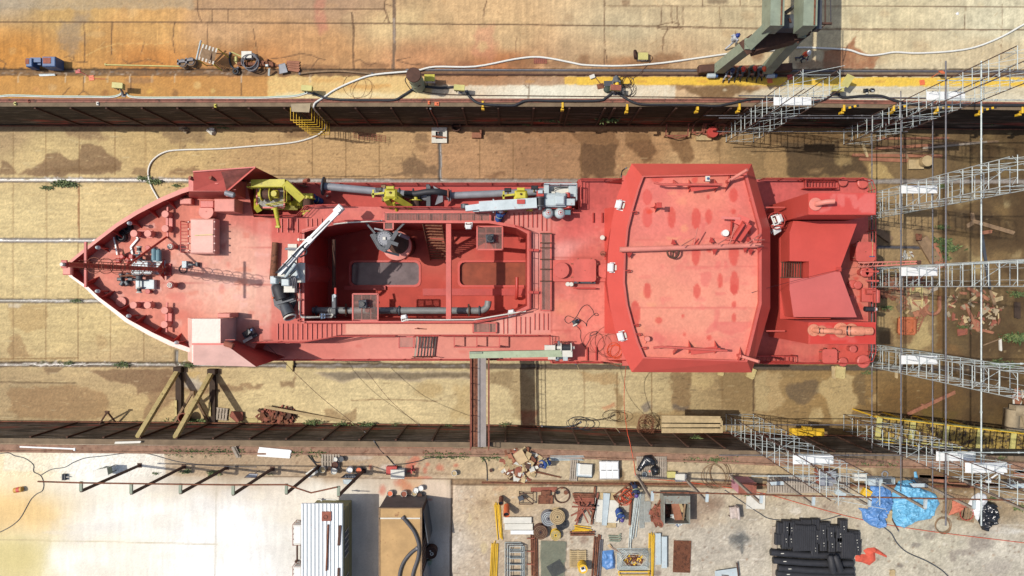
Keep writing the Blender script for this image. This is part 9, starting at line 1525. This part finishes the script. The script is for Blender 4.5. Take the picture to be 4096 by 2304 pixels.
sheets('white_board','white board lying under a post by the pink cabinet','board','23',[(2362,640),(2545,635),(2540,775),(2355,770)],.05,.04,OFFW);o=MB(mat('patterned_chair',(206,190,180),.8,var=.25,scale=5));p=Q('23',2210,790,0);o.bbox((p.x,p.y,.25),(.5,.75,.3),.1,.1);o.bbox((p.x+.2,p.y+.05,.25),(.16,.8,.6),.1,.06);o.m(RUSTD)
for sx in(-.2,.2):
 for sy in(-.3,.3):o.bbox((p.x+sx,p.y+sy,0),(.05,.05,.26))
single(o,'old_armchair','old pale armchair alone in the yard','chair')
t=thing('waste_skip','open steel skip half filled with boards and white rubbish','skip',Q('23',1650,800,0));SK=mat('skip_paint',(150,150,138),.6,var=.2,rust=.3);A,B=Q('23',1530,985,1.3),Q('23',1795,645,1.3);x0,x1,y0,y1=A.x,B.x,A.y+.35,B.y
o=MB(SK)
for a in((x0,x0+.06,y0,y1),(x1-.06,x1,y0,y1),(x0+.06,x1-.06,y1-.06,y1),(x0+.06,x1-.06,y0,y0+.06)):box6(o,*a,.02,1.25)
o.m(RUSTD);box6(o,x0+.06,x1-.06,y0+.06,y1-.06,.1,.14);o.build('body',t);o=MB(SK);o.add([(x0,y1,1.25),(x1,y1,1.25),(x1-.05,y1-.55,1.12),(x0+.05,y1-.55,1.12)],[[0,1,2,3],[3,2,1,0]]);o.build('end_flap',t)
heap('rubbish','white and blue rubbish lying in the open skip','rubbish','23',1665,870,75,70,60,[WHITE,BLUE,OFFW,GREYL],.2,.4,(.08,.3),13);plank('broad brown board standing in the skip',Q('23',1640,710,.9),Q('23',1680,900,.6),.5,.05,WOODR);plank('narrow pale lath in the skip',Q('23',1690,715,.9),Q('23',1720,800,.7),.2,.04,WOOD);plank('brown lath at the right side of the skip',Q('23',1740,720,.9),Q('23',1720,890,.7),.12,.04,WOODD)
p=Q('23',1500,680,0);heap('scrap_heap','heap of rusty pipes and fittings left of the skip','scrap heap','23',1470,820,70,110,70,[RUST,RUSTR,RUSTD,RUSTR],0,.35,(.2,.8),15);bundle('tube_bundle','rusty pipes standing out above the fittings left of the skip','pipes','23',(1520,680),(1420,860),4,.06,RUST,jit=.2)
t=thing('mobile_rack','rusty tilted frame rack holding orange cables','rack',Q('23',1150,650,0));o=MB(RUST);c4=[Q('23',x,y,.9)for x,y in((1195,560),(1285,610),(1100,740),(1040,680))]
for z in(0,-.75):
 for a,b in zip(c4,c4[1:]+c4[:1]):o.beam(a+Vector((0,0,z)),b+Vector((0,0,z)),.07)
for a in c4:o.beam(a,Vector((a.x,a.y,0)),.07)
for f in(.3,.6):o.beam(c4[0].lerp(c4[3],f)-Vector((0,0,.7)),c4[1].lerp(c4[2],f)-Vector((0,0,.7)),.1,.03)
o.build('frame',t);coil('cable_coil','orange brown cables lying in the rusty rack',Q('23',1145,650,.25),.35,.02,8,ORC,.15,wob=.3)
for a in((280,598,1000,690,20,'ring of rusty pipe, large and thin, by the scrap'),):p=Q('23',502,632,0);o=MB(RUSTD);o.ring((p.x,p.y,.06),.5,.045,30,8);o.m(RUST);o.bbox((p.x,p.y+.46,0),(.14,.1,.12));single(o,'steel_hoop','large rusty hoop with small pots inside it','hoop');bucket('rusty pot at the left inside the hoop','23',455,605,.11,.15,RUSTD,BLACKP);bucket('rusty pot at the right inside the hoop','23',540,605,.13,.12,RUSTR,RUST)
sheets('rusty_plate','rust brown rounded plate left of the hoop','plate','23',[(268,640),(408,638),(410,720),(265,720)],.08,.05,RUST);sheets('rusty_plate','rust brown plate just above the rounded plate','plate','23',[(295,592),(385,592),(385,638),(295,638)],.16,.05,RUST);sheets('rusty_plate','long red rust plate above the hoop','plate','23',[(190,560),(450,555),(450,600),(190,600)],.03,.03,RUSTR);o=MB(RUSTD)
p=Q('23',135,660,0)
for dx,dy,ex,ey in((-.4,.4,.5,.4),(-.4,-.3,.5,-.3),(-.4,.4,-.4,-.3),(.5,.4,.5,-.3),(-.4,.4,.5,-.3)):o.beam((p.x+dx,p.y+dy,.4),(p.x+ex,p.y+ey,.4),.05);o.beam((p.x+dx,p.y+dy,0),(p.x+dx,p.y+dy,.4),.05)
o.m(GREYD);o.bbox((p.x-.3,p.y+.1,.3),(.35,.3,.2),.4);single(o,'frame_stand','small dark frame stand with a grey block left of the plates','stand')
t=thing('frame_stack','stack of red oxide frames and thick pipes','steel stack',Q('23',720,740,0))
for i in range(5):o=MB(RUST if i<2 else RUSTR);o.tube(Q('23',610+i*8,625+22*i,.2+.1*(i%2)),Q('23',825,630+20*i,.2),.09,n=8);o.build('pipe',t)
for i in range(9):a=random.uniform(0,3.1);c=Q('23',715+random.uniform(-50,50),775+random.uniform(-55,55),.25+.05*i);o=MB(RUSTR);d=Vector((math.cos(a),math.sin(a),0))*.75;o.beam(c-d,c+d,.09,.07);o.build('frame_bar',t)
for x0,y0,x1,y1,m_ in((835,550,800,930,RUST),(865,610,815,870,RUSTR),(850,660,825,870,OFFW)):o=MB(m_);o.beam(Q('23',x0,y0,.15),Q('23',x1,y1,.15),.12,.1);o.build('bar',t)
for i,(pl,m_)in enumerate((([(845,680),(1070,690),(1075,915),(840,905)],OFFW),([(880,610),(1050,615),(1045,960),(950,960)],WOOD),([(920,615),(985,620),(950,940),(905,935)],GREYL))):sheets('board_sheet',['large white board sheet under the others in the yard','cream sheet under the white board','narrow grey steel planks on the white board'][i],'sheet','23',pl,.06+[.05,0,.1][i],.03,m_)
bundle('tube_bundle','long silver tubes reaching below the rusty rack','tubes','23',(1270,600),(1210,1060),6,.032,STEEL);bundle('tube_bundle','single thick rusty pipe beside the silver tubes','pipe','23',(1200,590),(1185,930),1,.09,RUST);bundle('tube_bundle','lower silver tubes continuing toward the trestle frames','tubes','23',(1195,960),(1185,1170),3,.03,STEEL)
def meshsheet(lab,k,x0,y0,x1,y1,nx,ny,m_,z=.06,r=.012,deg=0):
 A,B=Q(k,x0,y1,z),Q(k,x1,y0,z);c=(A+B)/2;o=MB(m_);w,d=B.x-A.x,B.y-A.y;rt=Matrix.Rotation(R(deg),3,'Z')
 for i in range(nx+1):x=-w/2+w*i/nx;o.tube(c+rt@Vector((x,-d/2,0)),c+rt@Vector((x,d/2,0)),r,n=4,caps=False)
 for j in range(ny+1):y=-d/2+d*j/ny;o.tube(c+rt@Vector((-w/2,y,r)),c+rt@Vector((w/2,y,r)),r,n=4,caps=False)
 single(o,'mesh_panel',lab,'mesh panel')
meshsheet('pale wire grating beside the silver tubes','23',1280,620,1330,965,5,26,STEEL,.1);meshsheet('pale wire grating left of the rusty fittings','23',1335,700,1392,905,6,18,STEEL,.12);meshsheet('rust brown rebar mesh stack right of the planks','23',1625,1095,1795,1410,22,38,RUST,.05,.02,-2);meshsheet('grey green wire mesh panel, upper of two','23',285,1100,540,1300,26,20,GREENG,.08,.012,-2);meshsheet('grey green wire mesh panel, lower of two','23',290,1300,525,1460,24,16,GREENG,.06,.012,0);meshsheet('crooked dark mesh panel on the lower green one','23',370,1310,520,1440,16,14,GREYD,.12,.012,30)
for lab,x,y,r,h_,m_,f in(('upright wooden cable reel seen from above',452,830,.5,.5,WOOD,WOODD),('cable reel wound with silver cable',365,850,.5,.45,STEELD,STEEL),('black drum of cable beside the wooden reel',490,918,.34,.4,BLACK,BLACKP),('rusty wire drum left of the yellow rimmed one',285,985,.48,.45,RUSTD,WOODD),('yellow rimmed drum with green cable',435,1020,.34,.35,YELB,TEAL)):
 p=Q('23',x,y,0);t=thing('cable_drum',lab,'cable drum',p);o=MB(m_);o.lathe([(r,0),(r,.05),(r*.6,.06)],p,22);o.lathe([(r*.6,h_-.06),(r,h_-.05),(r,h_),(r*.2,h_+.005)],p,22);o.build('flange',t);o=MB(f);o.lathe([(r*.8,.06),(r*.8,h_-.06)],p,22)
 for q in(.85,.62,.4):o.ring((p.x,p.y,h_+.01),r*q,.02,22,5)
 o.build('winding',t);o=MB(BLACKP);o.cyl((p.x,p.y,h_),.06,.02,10);o.build('hub',t)
bucket('orange mesh wrapped pipe stub, open end toward the dock','13',2522,730,.2,.9,ORANGE,BLACKP,(0,-.4,1),'pipe_stub','pipe');bucket('brown pipe stub above the orange one','13',2468,650,.16,.6,RUST,BLACKP,(0,-.4,1),'pipe_stub','pipe')
bundle('tube_bundle','bright yellow tubes at the left of the white planks','tubes','13',(2425,720),(2455,1070),6,.03,YELB);bundle('tube_bundle','bright yellow tubes with couplers at lower left of the yard','tubes','13',(2405,1105),(2395,1460),7,.03,YELB);bundle('tube_bundle','bright yellow tubes right of the trestle frames','tubes','23',(1405,1020),(1400,1440),6,.03,YELB);bundle('rod_bundle','yellow rods on a rusty sill in the middle of the yard','rods','23',(615,965),(785,985),5,.04,YELB);bundle('rod_bundle','rusty channel below the yellow rods','channel','23',(570,1018),(838,1020),2,.07,RUST)
bundle('tube_bundle','brown and red pipes left of the blue tarp','pipes','23',(860,1040),(835,1460),4,.05,RUST,spread=.5);bundle('tube_bundle','grey pipes next to the blue tarp','pipes','23',(900,1080),(880,1430),3,.035,STEELD);bundle('tube_bundle','rusty pipes right of the ladder frames at the left of the yard','pipes','23',(220,1045),(222,1460),4,.05,RUST,spread=.5)
def planks(lab,k,x0,y0,x1,y1,n,m_,z=.1,along=True):
 t=thing('plank_stack',lab,'steel planks',Q(k,(x0+x1)/2,(y0+y1)/2,0));A,B=Q(k,x0,y1,z),Q(k,x1,y0,z)
 for i in range(n):
  o=MB(m_)
  if along:w=(B.x-A.x)/n;o.bbox((A.x+w*(i+.5),(A.y+B.y)/2-.2*(i%2),z+.05*(i%2)),(w*.92,(B.y-A.y)*.96,.06),0,.012)
  else:w=(B.y-A.y)/n;o.bbox(((A.x+B.x)/2-.08*(i%2),A.y+w*(i+.5),z+.05*(i%2)),((B.x-A.x)*.96,w*.92,.06),0,.012)
  o.build('plank',t)
planks('white perforated steel planks stacked at the left of the yard','23',-80,850,215,985,2,OFFW,.1,False);planks('single white steel plank below the white stack','23',-20,985,232,1030,1,WHITE,.08,False);planks('pale steel planks stacked upright right of the yellow tubes','23',1440,1010,1560,1340,2,GREYL,.15)
t=thing('ladder_frames','stack of grey ladder scaffold frames at the left of the yard','frames',Q('23',30,1270,0))
for i in range(5):
 o=MB(GREYD if i%2 else STEEL);A,B=Q('23',-70+12*i,1460,.1+.07*i),Q('23',90+8*i,1110+10*i,.1+.07*i)
 for x in(A.x,B.x):o.tube((x,A.y,A.z),(x,B.y,A.z),.025,n=5)
 for j in range(6):y=A.y+(B.y-A.y)*j/5;o.tube((A.x,y,A.z),(B.x,y,A.z),.022,n=5)
 o.build('frame',t)
o=MB(RUSTR);A,B=Q('23',150,1330,.1),Q('23',235,1070,.1)
for y in(A.y,(A.y+B.y)/2,B.y):o.beam((A.x,y,.1),(B.x,y,.1),.06)
o.build('red_frame',t)
t=thing('ladder_frames','square of silver scaffold frames round loose couplers','frames',Q('23',1225,1280,0));A,B=Q('23',1060,1385,.1),Q('23',1390,1175,.1)
for i in range(5):
 o=MB(STEEL);d=.07*i;o.path([(A.x+d,A.y+d,.08+.05*i),(A.x+d,B.y-d,.08+.05*i),(B.x-d,B.y-d,.08+.05*i),(B.x-d,A.y+d,.08+.05*i),(A.x+d,A.y+d,.08+.05*i)],.025,5)
 for sx,cx in((1,A.x+d),(-1,B.x-d)):o.tube((cx,A.y+d+.4,.1+.05*i),(cx+sx*.4,A.y+d,.1+.05*i),.02,n=4);o.tube((cx,B.y-d-.4,.1+.05*i),(cx+sx*.4,B.y-d,.1+.05*i),.02,n=4)
 o.build('frame',t)
heap('coupler_heap','loose rusty and yellow scaffold couplers inside the silver square','couplers','23',1225,1280,95,60,70,[RUST,YELB,RUSTD,RUST],.02,.06,(.08,.25),21)
t=thing('yellow_frame','bright yellow scaffold frame below the silver square','frame',Q('23',1225,1425,0));o=MB(YELB);A,B=Q('23',1070,1470,.2),Q('23',1385,1405,.2);o.path([(A.x,B.y,.2),(B.x,B.y,.2),(B.x-.1,A.y,.2),(A.x+.15,A.y,.2),(A.x,B.y,.2)],.04,6);o.tube((A.x,(A.y+B.y)/2,.2),(B.x,(A.y+B.y)/2,.2),.03,n=5);o.build('frame',t)
tarp('blue_tarp','folded blue tarpaulin beside the silver square','tarpaulin','23',[(905,1195),(1020,1185),(1040,1300),(1035,1370),(950,1385),(905,1350)],.18,BLUET,4,0,.07,.1,None,False);pallet('weathered pallet under the yellow drum','23',662,1270,1.15,1.1,90,WOOD,9);bp=Q('23',700,1370,0);o=MB(YELB);o.lathe([(.29,0),(.29,.28),(.305,.3),(.29,.32),(.29,.58),(.305,.6),(.29,.62),(.29,.86),(.3,.88),(.27,.88),(.265,.86)],(bp.x,bp.y+.3,0),24);o.m(WHITE);o.box((bp.x,bp.y+.3,.9),(.3,.3,.02),R(20));o.m(BLACKP);o.box((bp.x-.01,bp.y+.36,.905),(.2,.16,.02),R(20));single(o,'steel_drum','bright yellow drum with a white label on its lid','drum')
for i in range(3):o=MB(GREENG);y=1045+24*i;o.path([Q('23',970+5*i,y,.1),Q('23',1065+8*i,y+5,.1),Q('23',1095,y-20,.1)],.05,6);single(o,'bent_pipe','bent pale pipe in the middle of the yard, %s of three'%['upper','middle','lower'][i],'pipe')
o=MB(CARD);p=Q('23',985,1150,.1);o.bbox((p.x,p.y,.05),(.2,.26,.08),.6);o.m(RUSTR);o.tube((p.x,p.y,.12),Q('23',1120,1235,.15),.02);single(o,'hand_broom','broom with a pale head by the blue tarpaulin','broom');o=MB(GREYL);P_=[Q('23',x,y,.25)for x,y in((2040,1400),(2262,1368),(2285,1480),(2045,1500))];o.add(P_,[[3,2,1,0]]);o.m(RUSTD);o.beam(Q('23',2262,1315,.3),Q('23',2280,1460,.3),.07);o.beam(Q('23',2110,1440,.27),Q('23',2180,1445,.27),.05);single(o,'steel_sheet','grey panel with a rusty rod at the lower border of the yard','panel')
o=None;t=thing('slatted_ladder','long grey slatted timber ladder in the yard mud','ladder',Q('33',350,520,0));A,B=Q('23',2250+0,520,.15),Q('33',820,515,.15);A=Q('33',-15,525,.15)
for y in(-.55,0,.55):o=MB(WOODG);o.beam(A+Vector((0,y,0)),B+Vector((0,y,0)),.1,.08);o.build('side_rail',t)
for i in range(32):q=A.lerp(B,(i+.5)/32);o=MB(WOODG);o.box(q+Vector((0,0,.06)),(.13,1.15,.03));o.build('slat',t)
cab('tool_chest','rust red open chest under the southern scaffold','chest','33',540,430,1.0,.9,.9,RUSTR,lid=GREY)
for lab,x,y,w,d,h_,m_ in(('cream box left of three by the blue tarpaulin',895,440,.7,.4,.4,OFFW),('cream box in the middle of three by the blue tarpaulin',1035,478,.85,.5,.55,GREYL),('pale cabinet leaning on a post under the slatted ladder',700,590,.62,.45,.5,GREYL),('yellow box standing askew left of the dark blue tarpaulin',972,605,.5,.5,.3,YELB)):cab('site_box',lab,'box','33',x,y,w,d,h_,m_,deg=-30 if 'ask' in lab or 'lean' in lab else 0)
t=thing('grey_crate','open grey plastic crate at the head of the blue tarpaulin','crate',Q('33',1210,490,0));A,B=Q('33',1145,525,.4),Q('33',1275,460,.4);o=MB(GREYL)
for a in((A.x,A.x+.05,A.y,B.y),(B.x-.05,B.x,A.y,B.y),(A.x+.05,B.x-.05,B.y-.05,B.y),(A.x+.05,B.x-.05,A.y,A.y+.05)):box6(o,*a,.0,.45)
o.build('side',t);o=MB(GREYD);box6(o,A.x+.05,B.x-.05,A.y+.05,B.y-.05,.02,.08);o.build('bottom',t)
tarp('blue_tarp','dark blue crumpled tarpaulin heap in the yard','tarpaulin','33',[(1020,510),(1100,500),(1230,560),(1245,700),(1225,780),(1185,830),(1170,940),(1120,970),(1030,940),(950,880),(940,800),(900,760),(1000,770),(1030,700)],.3,BLUET,14,0,.055,.26);tarp('blue_tarp','large light blue tarpaulin spread over stores in the yard','tarpaulin','33',[(1310,490),(1480,475),(1520,560),(1680,620),(1725,720),(1670,790),(1640,870),(1480,900),(1370,965),(1290,940),(1240,860),(1245,620),(1270,560)],.3,CYANT,22,0,.055,.2);tarp('blue_tarp','small blue tarpaulin scrap above the large one','tarpaulin','33',[(1465,400),(1490,395),(1512,470),(1470,460)],.2,CYANT,25,0,.06,.1);plank('pale board with a dark strip between the two tarpaulins',Q('33',1210,790,.2),Q('33',1205,890,.1),.5,.08,WOOD);hose('thin_cable','dark stick leaning at the gap of the two tarpaulins','stick',QL('33',[(1225,810),(1260,900),(1310,990)],.1),.04,RUSTD)
tarp('white_bag','large white sack at the right of the yard','bag','33',[(2050,650),(2110,610),(2180,620),(2205,680),(2150,760),(2110,900),(2050,830),(2010,720)],.5,BAGW,31,0,.08,.1);tarp('black_bag','crumpled black plastic spilling from the white sack','bag','33',[(2120,720),(2200,690),(2280,710),(2300,800),(2310,910),(2260,920),(2200,1000),(2150,980),(2100,880),(2110,790)],.35,BAGB,33,.02,.07,.25);pallet('dark weathered pallet under terracotta cloth','33',1870,730,1.5,1.4,-12,WOODD,9);tarp('cloth','terracotta cloth on the dark pallet','cloth','33',[(1850,690),(1940,680),(1990,740),(1940,800),(1810,840),(1850,760)],.2,TERRA,35,.16,.07,.12);pallet('brown broken pallet below the terracotta cloth','33',1990,825,1.1,.9,-10,WOODD,6)
p=Q('33',2000,820,.2);o=MB(REDD);o.ring(p,.44,.025,24,6);o.bbox((p.x+.42,p.y,.17),(.06,.08,.06));single(o,'red_hoop','thin red hoop on the brown broken pallet','hoop');coil('wire_coil','flat coil of yellowish wire on the ground',Q('33',1755,935,0),.5,.018,6,WOODD,.04,wob=.03);coil('cable_coil','grey hose ring lying by the cream boxes',Q('33',1170,422,0),.19,.03,3,GREY,.03,wob=.03)
tarp('jacket','orange red jacket with dark cuffs dropped on the ground','jacket','33',[(955,1190),(1000,1165),(1070,1160),(1120,1190),(1195,1245),(1190,1262),(1140,1240),(1075,1215),(1080,1290),(1020,1340),(945,1310),(880,1300),(872,1255),(900,1225),(985,1230)],.12,mat('orange_cloth',(222,96,72),.8),41,0,.06,.1,None,False)
hose('power_cable','pair of grey cables running down from the tarpaulin to the lower border','cable',QL('33',[(1160,955),(1240,1020),(1300,1120),(1400,1210),(1600,1300),(1760,1400),(1850,1500)],.04),.04,GREYD);hose('thin_cable','thin grey cable along the upper yard, left of the tarpaulin','cable',[Q('23',2150,590,.03),Q('23',2300,690,.03),Q('23',2480,810,.03),Q('33',60,880,.03),Q('33',500,890,.03),Q('33',720,840,.03)],.03,GREYD)
FB=mat('fender_rubber',(50,50,54),.65,var=.25,scale=3);cells=[(110,950,0,0),(160,945,1,0),(205,950,1,0),(90,1060,0,0),(150,1060,1,0),(200,1060,1,0),(270,905,0,1),(360,895,0,1),(340,935,2,1),(330,1040,3,0),(455,915,0,0),(545,925,0,1),(460,1030,1,0),(520,975,1,0),(600,1000,1,0),(690,1010,1,0),(640,955,0,1),(725,935,1,0),(525,1100,1,0),(440,1150,1,0),(610,1110,1,0),(690,1105,1,0),(765,1110,3,0),(840,1010,0,1),(855,1070,1,0),(865,1140,1,0),(275,1140,0,1),(170,1120,0,1)]
made={}
for i,(x,y,kd,ori)in enumerate(cells):
 p=Q('33',x,y,0);sx,sy,h_=((.5,.75,.4),(.44,.95,.5),(1.5,.36,.6),(1.45 if x<500 else.8,1.7,.55))[kd]
 if ori:sx,sy=max(sx,sy)*.9,min(sx,sy)*.9
 o=MB(FB);o.bbox((p.x,p.y,0),(sx,sy,h_),R(random.uniform(-7,3)),.05);n_=max(2,int(sx/.13))
 for j in range(n_):o.bbox((p.x-sx/2+sx*(j+.5)/n_,p.y,h_-.02),(sx/n_*.7,sy*.94,.05),0,.02)
 if kd==1:o.m(OFFW);o.bbox((p.x,p.y+.08,h_+.03),(.07,.05,.02));o.bbox((p.x+.02,p.y-.1,h_+.03),(.05,.04,.02))
 tag(single(o,'rubber_block','black ribbed rubber block in the stack beside the long black pipes','rubber block','black rubber blocks'))
for i,(y,x0,x1)in enumerate(((1225,25,855),(1305,50,855),(1380,100,858),(1435,85,860))):o=MB(FB);a,b=Q('33',x0,y-15,.3),Q('33',x1,y+15,.3);m_=(a+b)/2+Vector((0,-.08,0));o.path(smooth([a,m_,b],6),.215,14);o.m(BLACKP);d=(b-a).normalized();o.cyl(a-d*.01,.11,.02,12,.004,d);o.m(OFFW);o.bbox((a.x+.7,a.y,.5),(.2,.05,.015));single(o,'rubber_pipe','long black rubber pipe, %s of four lying side by side'%['uppermost','second','third','lowest'][i],'rubber pipe')
for i,(a,b)in enumerate((((625,1240),(660,1425)),((670,1240),(735,1410)))):o=MB(FB);p,q=Q('33',*a,.75),Q('33',*b,.75);d=q-p;o.path([p,p+d*.08,p+d*.5,p+d*.92,q],.2,12,radii=[.1,.21,.24,.22,.12]);o.m(BLACKP);o.cyl(p,.07,.01,10,.002,d.normalized());single(o,'rubber_fender','short fat rubber fender lying across the pipes, %s'%['left','right'][i],'fender')
o=MB(WOODG);o.beam(Q('33',65,950,.06),Q('33',68,1470,.06),.3,.1);o.beam(Q('33',70,1000,.13),Q('33',72,1200,.13),.2,.04);single(o,'timber_bearer','grey timber bearer at the left end of the black pipes','timber');plank('pale offcut at the lower border of the yard',Q('33',1230,1420,.05),Q('33',1270,1415,.05),.4,.1,WOOD);plank('reddish board at the right in the yard mud',Q('33',2480,410,.06),Q('33',2640,415,.06),.5,.06,WOODR);o=MB(WHITE);o.tube(Q('33',2200,495,.1),Q('33',2340,400,.1),.06,n=8);o.bbox(Q('33',2205,490,0),(.3,.2,.2));o.bbox(Q('33',2340,400,0),(.2,.3,.2));single(o,'white_pipe','white pipe with end pieces lying in the yard mud','pipe')
for lab,a,b,w in(('brown board above the light blue tarpaulin',(1515,460),(1640,465),.5),('reddish board right of the one above the tarpaulin',(1650,470),(1800,478),.45),('thin reddish batten crossing the mud',(1815,510),(2330,530),.12),('pale batten at the right of the mud',(2200,540),(2400,530),.2)):plank(lab,Q('33',*a,.06),Q('33',*b,.06),w,.06,WOODR if 'red' in lab else WOODD)
